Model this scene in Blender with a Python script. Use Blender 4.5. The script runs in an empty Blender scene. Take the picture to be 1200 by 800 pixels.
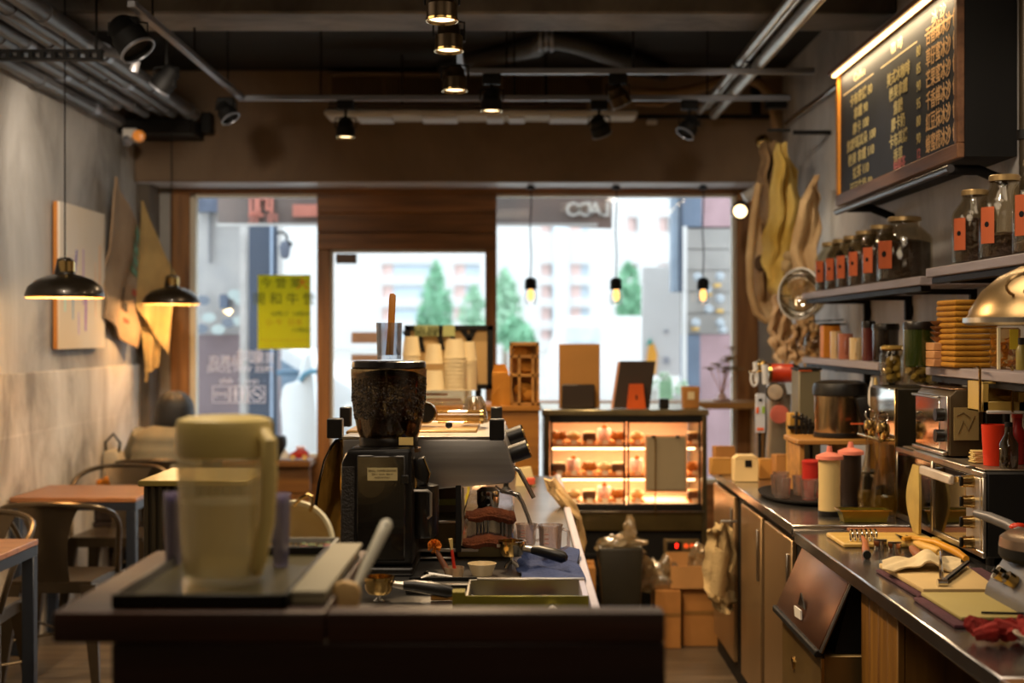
import bpy, bmesh, math, random
from mathutils import Vector, Matrix, Euler, noise
random.seed(7)
SC = bpy.context.scene
COL = SC.collection
R = math.radians
PI = math.pi

# ------------------------------------------------------------------ camera
cam_d = bpy.data.cameras.new('camera')
cam = bpy.data.objects.new('camera', cam_d)
COL.objects.link(cam)
cam.location = (0, 0, 1.5)
cam.rotation_euler = (R(90), 0, 0)
cam_d.lens = 50
cam_d.sensor_width = 36
cam_d.shift_x = -8 / 1200
cam_d.shift_y = -8 / 1200
cam_d.clip_start = 0.05
cam_d.clip_end = 600
cam_d.dof.use_dof = True
cam_d.dof.focus_distance = 4.0
cam_d.dof.aperture_fstop = 2.4
SC.camera = cam
FPX = 1200 * 50 / 36

# ------------------------------------------------------------------ sky and exposure
w = bpy.data.worlds.new('sky')
SC.world = w
w.use_nodes = True
bg = w.node_tree.nodes['Background']
bg.inputs[0].default_value = (0.90, 0.95, 1.0, 1)
bg.inputs[1].default_value = 3.3
SC.view_settings.view_transform = 'Standard'
SC.view_settings.look = 'None'
SC.view_settings.exposure = 0.0
SC.view_settings.gamma = 1
SC.view_settings.use_curve_mapping = False


def lamp(name, kind, loc, energy, color, size=0.1, target=None, spot=None, blend=0.5, size_y=None):
    d = bpy.data.lights.new(name, kind)
    d.energy = energy
    d.color = color
    if kind == 'AREA':
        d.size = size
        if size_y:
            d.shape = 'RECTANGLE'
            d.size_y = size_y
    else:
        d.shadow_soft_size = size
    if spot:
        d.spot_size = R(spot)
        d.spot_blend = blend
    o = bpy.data.objects.new(name, d)
    COL.objects.link(o)
    o.location = loc
    if target is not None:
        o.rotation_euler = (Vector(target) - Vector(loc)).to_track_quat('-Z', 'Y').to_euler()
    return o


# unseen warm area lamps added under the ceiling as fill for the room
WARM = (1.0, .80, .58)
for (nm_, lx, ly, lz, en, sz) in (('ceiling_fill', -.5, 2.7, 2.85, 24, 1.2), ('ceiling_fill', .95, 3.6, 2.85, 16, 1.0), ('ceiling_fill', -1.5, 4.4, 2.85, 12, 1.0), ('ceiling_fill', .2, .6, 2.8, 9, 1.4)):
    lamp(nm_, 'AREA', (lx, ly, lz), en, WARM, sz, (lx, ly, 0))

for (lx, ly, tx, ty, tz, en) in ((-1.5, 4.6, -2.4, 6.3, 1.75, 60), (-1.5, 6.0, -2.4, 7.9, 1.9, 80), (.95, 3.9, 1.65, 4.7, 1.6, 16), (.95, 5.4, 1.65, 6.2, 1.7, 22), (.8, 6.4, 1.42, 7.7, 1.95, 36)):  # unseen spots added to brighten the side walls and the corner sacks
    lamp('wall_fill_spot', 'SPOT', (lx, ly, 2.68), en, (1, .84, .66), .05, (tx, ty, tz), 80, .9)

# ------------------------------------------------------------------ helpers
def P(px, py, D):
    """point of the room seen at this direction at depth D (used only for taking measures)"""
    return Vector(((px - 608) * D / FPX, D, 1.5 + (392 - py) * D / FPX))


def X(px, D):
    return (px - 608) * D / FPX


def Z(py, D):
    return 1.5 + (392 - py) * D / FPX


def hexc(h):
    h = h.lstrip('#')
    v = [int(h[i:i + 2], 16) / 255 for i in (0, 2, 4)]
    return tuple(x / 12.92 if x <= 0.04045 else ((x + 0.055) / 1.055) ** 2.4 for x in v) + (1,)


MATS = {}


def mat(name, col, rough=0.6, metal=0.0, var=0.12, scale=6.0, bump=0.0, bscale=40.0, stretch=None,
        emit=None, estr=0.0, coat=0.0, col2=None, spec=0.5, detail=4, sheen=0.0, alpha=1.0):
    if name in MATS:
        return MATS[name]
    m = bpy.data.materials.new(name)
    m.use_nodes = True
    nt = m.node_tree
    N, L = nt.nodes, nt.links
    b = N['Principled BSDF']
    b.inputs['Roughness'].default_value = rough
    b.inputs['Metallic'].default_value = metal
    b.inputs['Specular IOR Level'].default_value = spec
    b.inputs['Coat Weight'].default_value = coat
    b.inputs['Sheen Weight'].default_value = sheen
    c = hexc(col) if isinstance(col, str) else tuple(col) + (1,)
    b.inputs['Base Color'].default_value = c
    tc = N.new('ShaderNodeTexCoord')
    mp = N.new('ShaderNodeMapping')
    if stretch:
        mp.inputs['Scale'].default_value = stretch
    L.new(tc.outputs['Object'], mp.inputs['Vector'])
    if var > 0 or col2:
        nz = N.new('ShaderNodeTexNoise')
        nz.inputs['Scale'].default_value = scale
        nz.inputs['Detail'].default_value = detail
        L.new(mp.outputs[0], nz.inputs['Vector'])
        rp = N.new('ShaderNodeValToRGB')
        rp.color_ramp.elements[0].position = 0.32
        rp.color_ramp.elements[1].position = 0.68
        if col2:
            c2 = hexc(col2)
            rp.color_ramp.elements[0].color = c
            rp.color_ramp.elements[1].color = c2
        else:
            rp.color_ramp.elements[0].color = tuple(x * (1 - var) for x in c[:3]) + (1,)
            rp.color_ramp.elements[1].color = tuple(min(1, x * (1 + var)) for x in c[:3]) + (1,)
        L.new(nz.outputs['Fac'], rp.inputs[0])
        L.new(rp.outputs[0], b.inputs['Base Color'])
    if bump > 0:
        n2 = N.new('ShaderNodeTexNoise')
        n2.inputs['Scale'].default_value = bscale
        n2.inputs['Detail'].default_value = 3
        L.new(mp.outputs[0], n2.inputs['Vector'])
        bp = N.new('ShaderNodeBump')
        bp.inputs['Strength'].default_value = bump
        bp.inputs['Distance'].default_value = 0.01
        L.new(n2.outputs['Fac'], bp.inputs['Height'])
        L.new(bp.outputs[0], b.inputs['Normal'])
    if emit:
        b.inputs['Emission Color'].default_value = hexc(emit)
        b.inputs['Emission Strength'].default_value = estr
    MATS[name] = m
    return m


def glassmat(name, tint='#ffffff', refl=0.08, rough=0.02, body=0.0, bodycol='#ffffff', fres=0.55):
    """thin glass or clear plastic: lets light straight through, mirrors by Fresnel, may carry a milky body"""
    if name in MATS:
        return MATS[name]
    m = bpy.data.materials.new(name)
    m.use_nodes = True
    nt = m.node_tree
    N, L = nt.nodes, nt.links
    N.remove(N['Principled BSDF'])
    out = N['Material Output']
    tr = N.new('ShaderNodeBsdfTransparent')
    tr.inputs[0].default_value = hexc(tint)
    gl = N.new('ShaderNodeBsdfGlossy')
    gl.inputs['Roughness'].default_value = rough
    lw = N.new('ShaderNodeLayerWeight')
    lw.inputs['Blend'].default_value = 0.35
    mu = N.new('ShaderNodeMath')
    mu.operation = 'MULTIPLY_ADD'
    mu.inputs[1].default_value = fres
    mu.inputs[2].default_value = refl * 0.5
    L.new(lw.outputs['Fresnel'], mu.inputs[0])
    mx = N.new('ShaderNodeMixShader')
    L.new(mu.outputs[0], mx.inputs[0])
    src = tr
    if body > 0:
        df = N.new('ShaderNodeBsdfDiffuse')
        df.inputs[0].default_value = hexc(bodycol)
        tl = N.new('ShaderNodeBsdfTranslucent')
        tl.inputs[0].default_value = hexc(bodycol)
        ad = N.new('ShaderNodeMixShader')
        ad.inputs[0].default_value = 0.5
        L.new(df.outputs[0], ad.inputs[1])
        L.new(tl.outputs[0], ad.inputs[2])
        m2 = N.new('ShaderNodeMixShader')
        m2.inputs[0].default_value = body
        L.new(tr.outputs[0], m2.inputs[1])
        L.new(ad.outputs[0], m2.inputs[2])
        src = m2
    L.new(src.outputs[0], mx.inputs[1])
    L.new(gl.outputs[0], mx.inputs[2])
    L.new(mx.outputs[0], out.inputs[0])
    MATS[name] = m
    return m


def wood(name, c1, c2, rough=0.5, axis='x', scale=3.0, bump=0.15, coat=0.0):
    st = {'x': (0.6, 9, 9), 'y': (9, 0.6, 9), 'z': (9, 9, 0.6)}[axis]
    return mat(name, c1, rough, col2=c2, scale=scale, stretch=st, bump=bump, bscale=6, detail=8, coat=coat)


class MB:
    def __init__(s):
        s.bm = bmesh.new()

    def _new(s, faces0):
        return s.bm.faces[faces0:]

    def box(s, x0, x1, y0, y1, z0, z1, bev=0.0, M=None, seg=1):
        b = bmesh.new()
        bmesh.ops.create_cube(b, size=1)
        sx, sy, sz = abs(x1 - x0), abs(y1 - y0), abs(z1 - z0)
        c = Vector(((x0 + x1) / 2, (y0 + y1) / 2, (z0 + z1) / 2))
        for v in b.verts:
            v.co = Vector((v.co.x * sx, v.co.y * sy, v.co.z * sz))
        if bev > 0:
            bev = min(bev, 0.45 * min(sx, sy, sz))
            bmesh.ops.bevel(b, geom=b.edges[:], offset=bev, segments=seg, affect='EDGES', profile=0.5)
        for v in b.verts:
            v.co += c
            if M:
                v.co = M @ v.co
        s.add(b)
        return s

    def rbox(s, c, size, rot=(0, 0, 0), bev=0.0, seg=1):
        M = Matrix.Translation(c) @ Euler(rot).to_matrix().to_4x4()
        x, y, z = size
        return s.box(-x / 2, x / 2, -y / 2, y / 2, -z / 2, z / 2, bev, M, seg)

    def add(s, b):
        me = bpy.data.meshes.new('t')
        b.to_mesh(me)
        b.free()
        s.bm.from_mesh(me)
        bpy.data.meshes.remove(me)

    def lathe(s, prof, c=(0, 0, 0), n=24, rot=None, sx=1.0, sy=1.0, M=None, closed=False):
        c = Vector(c)
        if M is None:
            M = Matrix.Translation(c)
            if rot:
                M = M @ Euler(rot).to_matrix().to_4x4()
        rings = []
        for r, z in prof:
            if r <= 1e-6:
                rings.append([s.bm.verts.new(M @ Vector((0, 0, z)))])
            else:
                rings.append([s.bm.verts.new(M @ Vector((r * math.cos(2 * PI * i / n) * sx, r * math.sin(2 * PI * i / n) * sy, z))) for i in range(n)])
        pairs = list(zip(rings, rings[1:]))
        if closed:
            pairs.append((rings[-1], rings[0]))
        for a, b in pairs:
            for i in range(n):
                j = (i + 1) % n
                if len(a) == 1 and len(b) == 1:
                    break
                if len(a) == 1:
                    s.bm.faces.new((a[0], b[j], b[i]))
                elif len(b) == 1:
                    s.bm.faces.new((a[i], a[j], b[0]))
                else:
                    s.bm.faces.new((a[i], a[j], b[j], b[i]))
        return s

    def cyl(s, p0, p1, r0, r1=None, n=16, cap=True):
        p0, p1 = Vector(p0), Vector(p1)
        if r1 is None:
            r1 = r0
        d = p1 - p0
        M = Matrix.Translation(p0) @ d.to_track_quat('Z', 'Y').to_matrix().to_4x4()
        pr = [(r0, 0), (r1, d.length)]
        if cap:
            pr = [(0, 0)] + pr + [(0, d.length)]
        return s.lathe(pr, n=n, M=M)

    def tube(s, pts, r, n=8, closed=False, cap=True):
        pts = [Vector(p) for p in pts]
        k = len(pts)
        rr = r if isinstance(r, (list, tuple)) else [r] * k
        up = Vector((0, 0, 1))
        rings = []
        prev = None
        for i, p in enumerate(pts):
            a = pts[(i - 1) % k] if (closed or i > 0) else p
            b = pts[(i + 1) % k] if (closed or i < k - 1) else p
            t = (b - a).normalized()
            if prev is None:
                u = t.orthogonal().normalized() if abs(t.dot(up)) > 0.95 else t.cross(up).normalized()
            else:
                u = (prev - t * prev.dot(t)).normalized()
            prev = u
            v = t.cross(u)
            rings.append([s.bm.verts.new(p + (u * math.cos(2 * PI * q / n) + v * math.sin(2 * PI * q / n)) * rr[i]) for q in range(n)])
        m = k if closed else k - 1
        for i in range(m):
            a, b = rings[i], rings[(i + 1) % k]
            for q in range(n):
                s.bm.faces.new((a[q], a[(q + 1) % n], b[(q + 1) % n], b[q]))
        if cap and not closed:
            s.bm.faces.new(rings[0][::-1])
            s.bm.faces.new(rings[-1])
        return s

    def prism(s, poly, a0, a1, axis='y', bev=0.0):
        """polygon extruded along an axis; the polygon's pairs are the other two axes in order"""
        def co(p, t):
            return {'y': (p[0], t, p[1]), 'x': (t, p[0], p[1]), 'z': (p[0], p[1], t)}[axis]
        b = bmesh.new()
        v0 = [b.verts.new(co(p, a0)) for p in poly]
        v1 = [b.verts.new(co(p, a1)) for p in poly]
        k = len(poly)
        b.faces.new(v0)
        b.faces.new(v1[::-1])
        for i in range(k):
            j = (i + 1) % k
            b.faces.new((v0[j], v0[i], v1[i], v1[j]))
        bmesh.ops.recalc_face_normals(b, faces=b.faces[:])
        if bev > 0:
            bmesh.ops.bevel(b, geom=b.edges[:], offset=bev, segments=2, affect='EDGES', profile=0.5)
        s.add(b)
        return s

    def ball(s, c, r, sc=(1, 1, 1), sub=2, jit=0.0, rot=None):
        b = bmesh.new()
        bmesh.ops.create_icosphere(b, subdivisions=sub, radius=r)
        M = Euler(rot).to_matrix() if rot else None
        for v in b.verts:
            k = 1 + random.uniform(-jit, jit)
            v.co = Vector((v.co.x * sc[0] * k, v.co.y * sc[1] * k, v.co.z * sc[2] * k))
            if M:
                v.co = M @ v.co
            v.co += Vector(c)
        s.add(b)
        return s

    def sheet(s, f, nu, nv, thick=0.004):
        """f(u,v)->point for u,v in 0..1; closed double skin"""
        g = [[Vector(f(i / nu, j / nv)) for j in range(nv + 1)] for i in range(nu + 1)]
        A, B = [], []
        for i in range(nu + 1):
            ra, rb = [], []
            for j in range(nv + 1):
                du = g[min(i + 1, nu)][j] - g[max(i - 1, 0)][j]
                dv = g[i][min(j + 1, nv)] - g[i][max(j - 1, 0)]
                nn = du.cross(dv)
                nn = nn.normalized() if nn.length > 1e-9 else Vector((0, 0, 1))
                ra.append(s.bm.verts.new(g[i][j] + nn * thick / 2))
                rb.append(s.bm.verts.new(g[i][j] - nn * thick / 2))
            A.append(ra)
            B.append(rb)
        F = s.bm.faces.new
        for i in range(nu):
            for j in range(nv):
                F((A[i][j], A[i + 1][j], A[i + 1][j + 1], A[i][j + 1]))
                F((B[i][j], B[i][j + 1], B[i + 1][j + 1], B[i + 1][j]))
        for i in range(nu):
            F((A[i][0], B[i][0], B[i + 1][0], A[i + 1][0]))
            F((A[i][nv], A[i + 1][nv], B[i + 1][nv], B[i][nv]))
        for j in range(nv):
            F((A[0][j], A[0][j + 1], B[0][j + 1], B[0][j]))
            F((A[nu][j], B[nu][j], B[nu][j + 1], A[nu][j + 1]))
        return s


ORG = {}


def finish(o, label=None, cat=None, group=None, kind=None):
    if label:
        o['label'] = label
    if cat:
        o['category'] = cat
    if group:
        o['group'] = group
    if kind:
        o['kind'] = kind
    return o


def thing(name, label, cat, loc=(0, 0, 0), group=None):
    o = bpy.data.objects.new(name, None)
    o.empty_display_size = 0.05
    COL.objects.link(o)
    o.location = loc
    ORG[o] = Vector(loc)
    return finish(o, label, cat, group)


def _mesh(name, mb, m, org, smooth=True, ang=38):
    bm = mb.bm
    if org.length > 0:
        bmesh.ops.translate(bm, verts=bm.verts[:], vec=-org)
    bmesh.ops.recalc_face_normals(bm, faces=bm.faces[:])
    me = bpy.data.meshes.new(name)
    bm.to_mesh(me)
    bm.free()
    if smooth:
        me.polygons.foreach_set('use_smooth', [True] * len(me.polygons))
        try:
            me.set_sharp_from_angle(angle=R(ang))
        except Exception:
            pass
    if m:
        me.materials.append(m)
    return me


def part(name, mb, m, parent, label=None, kind=None, ang=38):
    org = ORG[parent]
    me = _mesh(name, mb, m, org, ang=ang)
    o = bpy.data.objects.new(name, me)
    COL.objects.link(o)
    o.parent = parent
    ORG[o] = org
    return finish(o, label, None, None, kind)


def solo(name, mb, m, label=None, cat=None, group=None, kind=None, ang=38):
    """a thing (or piece of the setting) that is one mesh; its origin is the middle of its foot"""
    co = [v.co for v in mb.bm.verts]
    lo = Vector([min(c[i] for c in co) for i in range(3)])
    hi = Vector([max(c[i] for c in co) for i in range(3)])
    org = Vector(((lo.x + hi.x) / 2, (lo.y + hi.y) / 2, lo.z))
    me = _mesh(name, mb, m, org, ang=ang)
    o = bpy.data.objects.new(name, me)
    COL.objects.link(o)
    o.location = org
    ORG[o] = org
    return finish(o, label, cat, group, kind)


def struct(name, mb, m, ang=38):
    return solo(name, mb, m, kind='structure', ang=ang)


def dup(root, loc=None, rotz=None, label=None, group=None, scale=None):
    def cp(o, par):
        c = o.copy()
        COL.objects.link(c)
        c.parent = par
        for ch in o.children:
            cp(ch, c)
        return c
    r = cp(root, None)
    if loc is not None:
        r.location = loc
    if rotz is not None:
        r.rotation_euler[2] = rotz
    if scale is not None:
        r.scale = scale
    if label:
        r['label'] = label
    if group:
        r['group'] = group
    return r


def text_mb(body, size, M, extrude=0.0006, mb=None, sx=1.0, bold=0.0):
    cu = bpy.data.curves.new('txt', 'FONT')
    cu.body = body
    cu.size = size
    cu.extrude = extrude
    cu.resolution_u = 2
    cu.offset = bold
    cu.align_x = 'CENTER'
    cu.align_y = 'CENTER'
    o = bpy.data.objects.new('txt', cu)
    COL.objects.link(o)
    bpy.context.view_layer.update()
    me = bpy.data.meshes.new_from_object(o.evaluated_get(bpy.context.evaluated_depsgraph_get()))
    me.transform(M @ Matrix.Diagonal((sx, 1, 1, 1)))
    mb = mb or MB()
    mb.bm.from_mesh(me)
    bpy.data.meshes.remove(me)
    bpy.data.objects.remove(o)
    bpy.data.curves.remove(cu)
    return mb


def face_cam(loc):      # upright text facing the camera side (-Y)
    return Matrix.Translation(loc) @ Euler((R(90), 0, 0)).to_matrix().to_4x4()


def face_out(loc):      # upright text facing the street (+Y), seen mirrored from inside
    return Matrix.Translation(loc) @ Euler((R(90), 0, R(180))).to_matrix().to_4x4()


def face_left(loc):     # upright text facing -X
    return Matrix.Translation(loc) @ Euler((R(90), 0, R(-90))).to_matrix().to_4x4()


# ------------------------------------------------------------------ common materials
steel = mat('brushed_steel', '#b9b4ac', 0.28, 1.0, var=0.08, scale=3, stretch=(1, 30, 1), bump=0.04, bscale=8)
steel_top = mat('worktop_steel', '#a8a49d', 0.22, 1.0, var=0.15, scale=4, bump=0.05, bscale=5)
chrome = mat('chrome', '#d8d4cc', 0.08, 1.0, var=0.03)
gold_steel = mat('warm_polished_steel', '#c8a86a', 0.16, 1.0, var=0.08)
iron = mat('black_iron', '#0e0c0a', 0.62, 0.0, var=0.2, spec=.3)
blackp = mat('black_plastic', '#0b0908', 0.38, var=0.1)
blackm = mat('matt_black_paint', '#0a0908', 0.65, var=0.15, spec=.3)
gunmetal = mat('gunmetal_sheet', '#5a4f40', 0.33, 0.85, var=0.15, scale=5)
bluesteel = mat('painted_steel_frame', '#2c3340', 0.42, 0.5, var=0.1)
cream = mat('cream_plastic', '#d9bd78', 0.42, var=0.04)
white = mat('white_plastic', '#d8d4cc', 0.45, var=0.04)
paper = mat('paper', '#d8c7a0', 0.85, var=0.05)
kraft = mat('kraft_card', '#a8743a', 0.85, var=0.1, scale=10)
clear = glassmat('clear_glass')
clear2 = glassmat('clear_glass_body', tint='#f2ead8', refl=0.12, body=0.05)
winglass = glassmat('window_glass', tint='#f4f8f8', refl=0.01, fres=0.14)
darkwood = wood('dark_walnut', '#1d0d06', '#321a0c', 0.45)
# ------------------------------------------------------------------ room shell
def concrete(name, c1, c2, c3, s1=1.2, bricks=False):
    m = bpy.data.materials.new(name)
    m.use_nodes = True
    N, L = m.node_tree.nodes, m.node_tree.links
    b = N['Principled BSDF']
    b.inputs['Roughness'].default_value = 0.62
    tc = N.new('ShaderNodeTexCoord')
    n1 = N.new('ShaderNodeTexNoise'); n1.inputs['Scale'].default_value = s1; n1.inputs['Detail'].default_value = 9
    n1.inputs['Roughness'].default_value = 0.62; n1.inputs['Distortion'].default_value = 0.6
    mp = N.new('ShaderNodeMapping'); mp.inputs['Scale'].default_value = (1, 1.3, 0.75)
    L.new(tc.outputs['Object'], mp.inputs[0]); L.new(mp.outputs[0], n1.inputs['Vector'])
    rp = N.new('ShaderNodeValToRGB')
    e = rp.color_ramp.elements
    e[0].position = 0.34; e[0].color = hexc(c1)
    e[1].position = 0.66; e[1].color = hexc(c3)
    k = e.new(0.5); k.color = hexc(c2)
    L.new(n1.outputs['Fac'], rp.inputs[0])
    last = rp.outputs[0]
    n2 = N.new('ShaderNodeTexNoise'); n2.inputs['Scale'].default_value = 14; n2.inputs['Detail'].default_value = 6
    L.new(mp.outputs[0], n2.inputs['Vector'])
    bp = N.new('ShaderNodeBump'); bp.inputs['Strength'].default_value = 0.25; bp.inputs['Distance'].default_value = 0.02
    L.new(n2.outputs['Fac'], bp.inputs['Height'])
    if bricks:
        mp2 = N.new('ShaderNodeMapping'); mp2.inputs['Rotation'].default_value = (R(90), 0, R(90))
        cmb = N.new('ShaderNodeSeparateXYZ'); c2_ = N.new('ShaderNodeCombineXYZ')
        L.new(tc.outputs['Object'], cmb.inputs[0])
        L.new(cmb.outputs[1], c2_.inputs[0]); L.new(cmb.outputs[2], c2_.inputs[1])
        br = N.new('ShaderNodeTexBrick')
        br.inputs['Scale'].default_value = 1.0
        br.inputs['Brick Width'].default_value = 1.1
        br.inputs['Row Height'].default_value = 0.34
        br.inputs['Mortar Size'].default_value = 0.012
        br.inputs['Mortar Smooth'].default_value = 1.0
        br.inputs['Color1'].default_value = (1, 1, 1, 1); br.inputs['Color2'].default_value = (0.62, 0.62, 0.62, 1)
        br.inputs['Mortar'].default_value = (1.0, 1.0, 1.0, 1)
        L.new(c2_.outputs[0], br.inputs['Vector'])
        mx = N.new('ShaderNodeMix'); mx.data_type = 'RGBA'; mx.blend_type = 'MULTIPLY'; mx.inputs[0].default_value = 0.55
        L.new(last, mx.inputs[6]); L.new(br.outputs['Color'], mx.inputs[7])
        last = mx.outputs[2]
    L.new(last, b.inputs['Base Color']); L.new(bp.outputs[0], b.inputs['Normal'])
    return m


wallL = concrete('plaster_grey_left', '#757069', '#a8a39c', '#c2beb8')
wallL2 = concrete('washed_block_plaster', '#968c7e', '#c8bfb1', '#e2dbd0', 2.2, True)
wallR = concrete('plaster_grey_right', '#908c88', '#b4b0ac', '#cac6c2')
beamM = concrete('beam_brown_plaster', '#6a543c', '#7a6248', '#856c50', 0.8)
ceilM = mat('dark_ceiling_paint', '#17130f', 0.85, var=0.3, scale=1.5)
cbeam = concrete('beam_bare_concrete', '#4a4540', '#6a645d', '#7d776f', 2.0)
floorM = mat('worn_wood_floor', '#43382c', 0.45, col2='#6b5c49', scale=2.5, stretch=(0.5, 6, 1), bump=0.08, bscale=4, detail=8)
frameW = wood('facade_timber', '#6a4218', '#9c6a34', 0.5, 'z', bump=0.2)
frameH = wood('facade_timber_boards', '#64401c', '#966434', 0.5, 'x', bump=0.2)
shelfW = wood('oak_shelf', '#8a5f2a', '#b8843f', 0.5, 'x')
creamframe = mat('cream_window_frame', '#cfc6b2', 0.5, var=0.03)

XL, XR, YF, YB, ZC = -2.4, 1.65, -1.3, 9.3, 3.15
struct('floor', MB().box(XL - .15, XR + .15, YF - .15, 9.45, -0.1, 0), floorM)
struct('ceiling', MB().box(XL - .15, XR + .15, YF - .15, 9.6, ZC, ZC + .12), ceilM)
wl = struct('wall_left', MB().box(XL - .15, XL, YF - .15, 9.6, 0, ZC), wallL)
part('lower_facing', MB().box(XL - .01, XL + .014, YF, 9.25, 0.0, 1.315, 0.004), wallL2, wl)
struct('wall_right', MB().box(XR, XR + .15, YF - .15, 9.6, 0, ZC), wallR)
struct('wall_front', MB().box(XL, XR, YF - .15, YF, 0, ZC), mat('dim_back_wall', '#5a4630', 0.8, var=0.2))
struct('beam_back', MB().box(XL, XR, 8.88, 9.6, 2.454, ZC, 0.006), beamM)
struct('beam_middle', MB().box(XL, XR, 6.2, 6.57, 2.9, ZC, 0.01), cbeam)
struct('beam_front', MB().box(XL, XR, 2.6, 2.95, 2.9, ZC, 0.01), cbeam)

part('soffit', MB().box(XL + .01, XR - .01, 8.90, 9.235, 2.4495, 2.4538), mat('soffit_daylight_tone', '#c6c6cc', .35, var=.04), bpy.data.objects['beam_back'])  # pale grey strip stands in for daylight on the beam's underside

# window wall: plaster piers and timber facade
pier = mat('pale_pier_plaster', '#a7a39d', 0.7, var=0.06)
struct('wall_back', MB().box(XL, X(202, 9.3), 9.28, 9.6, 0, 2.454).box(X(887, 9.3), XR, 9.28, 9.6, 0, 2.454), pier)
struct('trim_1', MB().box(XL, XL + .075, 8.95, 9.2, 0, 2.454, 0.004), mat('taupe_paint', '#5a5044', 0.7, var=0.1))
fr = finish(bpy.data.objects.new('trim_2', None), kind='structure')
COL.objects.link(fr); ORG[fr] = Vector((0, 9.3, 0)); fr.location = (0, 9.3, 0)


def post(x0, x1, z0, z1, m=frameW, y0=9.24, y1=9.36, nm='post'):
    return part(nm, MB().box(x0, x1, y0, y1, z0, z1, 0.004), m, fr)


xa, xb, xc, xd, xe, xf, xg = [X(p, 9.3) for p in (202, 224, 373, 388, 569, 582, 862)]
post(xa, xb, 0, 2.415); post(xc, xd, 0, 2.052); post(xe, xf, 0, 2.052); post(xg, X(887, 9.3), 0, 2.415)
post(xa, X(887, 9.3), 2.415, 2.456, frameH, nm='top_rail')
zz = [2.052, 2.165, 2.29, 2.415]
for a, b in zip(zz, zz[1:]):
    post(xc, xf, a + .001, b - .0015, frameH, y0=9.24 + random.uniform(0, .006), nm='header_plank')
post(xb, xc, 0, .70, frameH, nm='lower_panel')
# left window with low timber bench below
w1 = struct('window_1', MB().box(xb, X(231, 9.3), 9.26, 9.34, .70, 2.415, .003).box(xb, xc, 9.26, 9.34, 2.395, 2.415, .003).box(xb, xc, 9.26, 9.34, .70, .72, .003), creamframe)
part('glass_pane', MB().box(X(231, 9.3), xc, 9.295, 9.303, .72, 2.395), winglass, w1)
sb = wood('bench_boards', '#5a360f', '#8a5c20', 0.5, 'x')
bench = thing('window_bench', 'low brown timber bench ledge under the left window', 'bench', (-1.7, 9.1, 0))
part('ledge', MB().box(xb - .05, xc, 8.95, 9.26, .665, .705, .006), sb, bench)
for i in range(4):
    part('board', MB().box(xb - .03, xc - .01, 9.0, 9.03, .01 + i * .163, .17 + i * .163 - .004, .003), sb, bench)
# glass door
d1 = struct('door_1', MB().box(xd, X(391, 9.3), 9.27, 9.33, .0, 2.052, .003).box(xd, xe, 9.27, 9.33, 2.035, 2.052, .003), creamframe)
part('glass_pane', MB().box(X(392, 9.3), xe - .003, 9.295, 9.305, .03, 2.033), winglass, d1)
part('patch_fitting', MB().box(X(394, 9.3), X(418, 9.3), 9.275, 9.325, 1.965, 2.027, .004), mat('bronze_fitting', '#4a3a30', .4, .6), d1)
part('patch_fitting', MB().box(X(394, 9.3), X(418, 9.3), 9.275, 9.325, .02, .085, .004), MATS['bronze_fitting'], d1)
part('door_handle', MB().tube([(xe - .12, 9.27, .85), (xe - .12, 9.2, .87), (xe - .12, 9.2, 1.25), (xe - .12, 9.27, 1.27)], .013), steel, d1)
# right window
w2 = struct('window_2', MB().box(X(857, 9.3), xg, 9.26, 9.34, .55, 2.415, .003).box(xf, xg, 9.26, 9.34, 2.398, 2.415, .003).box(xf, xg, 9.26, 9.34, .53, .56, .003), creamframe)
part('glass_pane', MB().box(xf, X(857, 9.3), 9.295, 9.303, .56, 2.398), winglass, w2)
post(xf, xg, 0, .53, frameH, nm='lower_panel')
solo('window_bar', MB().box(-.12, 1.56, 8.88, 9.24, 1.035, 1.078, .005).box(-.1, -.06, 8.95, 9.2, 0, 1.035).box(.7, .74, 8.95, 9.2, 0, 1.035).box(1.5, 1.54, 8.95, 9.2, 0, 1.035), shelfW,
     'honey-coloured timber bar shelf running along the right window', 'shelf')

# yellow notice and white lettering on the left window
pos = thing('window_notice', 'yellow-green handwritten poster taped inside the left window', 'poster', (X(333, 9.28), 9.28, Z(409, 9.28)))
part('sheet', MB().box(X(302, 9.28), X(364, 9.28), 9.278, 9.281, Z(409, 9.28), Z(322, 9.28)), glassmat('yellow_green_paper', refl=0, rough=.9, body=.97, bodycol='#d8d440', fres=0), pos)
inkg = mat('green_ink', '#5e6a22', .8, var=0)
inkr = mat('orange_red_ink', '#e0622a', .8, var=0)
inko = mat('faded_orange_ink', '#c09a2c', .8, var=0)
t = text_mb('今 營 業', .075, face_cam(P(329, 332, 9.274)))
text_mb('開 和 牛 營', .085, face_cam(P(333, 351, 9.274)), mb=t)
text_mb('10時17  14時47', .04, face_cam(P(340, 368, 9.274)), mb=t)
text_mb('11時02', .04, face_cam(P(352, 387, 9.274)), mb=t)
part('green_writing', t, inkg, pos, kind='stuff')
part('red_writing', text_mb('大', .085, face_cam(P(354, 333, 9.274))), inkr, pos)
t = text_mb('小 午  日本', .05, face_cam(P(333, 378, 9.274)))
text_mb('一一一一一一一一', .04, face_cam(P(333, 399, 9.274)), mb=t)
part('orange_writing', t, inko, pos, kind='stuff')
dec = thing('window_lettering', 'white shop lettering and pictogram stickers on the left window glass', 'sticker', (X(283, 9.29), 9.29, Z(475, 9.29)))
wd = glassmat('white_vinyl', refl=0, rough=.9, body=.75, bodycol='#ece8ee', fres=0)
t = text_mb('品質店', .07, face_out(P(264, 423, 9.29)), sx=1.05)
text_mb('咖啡', .105, face_out(P(292, 419, 9.29)), mb=t, sx=.8)
text_mb('館屋', .085, face_out(P(310, 420, 9.29)), mb=t, sx=.75)
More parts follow.
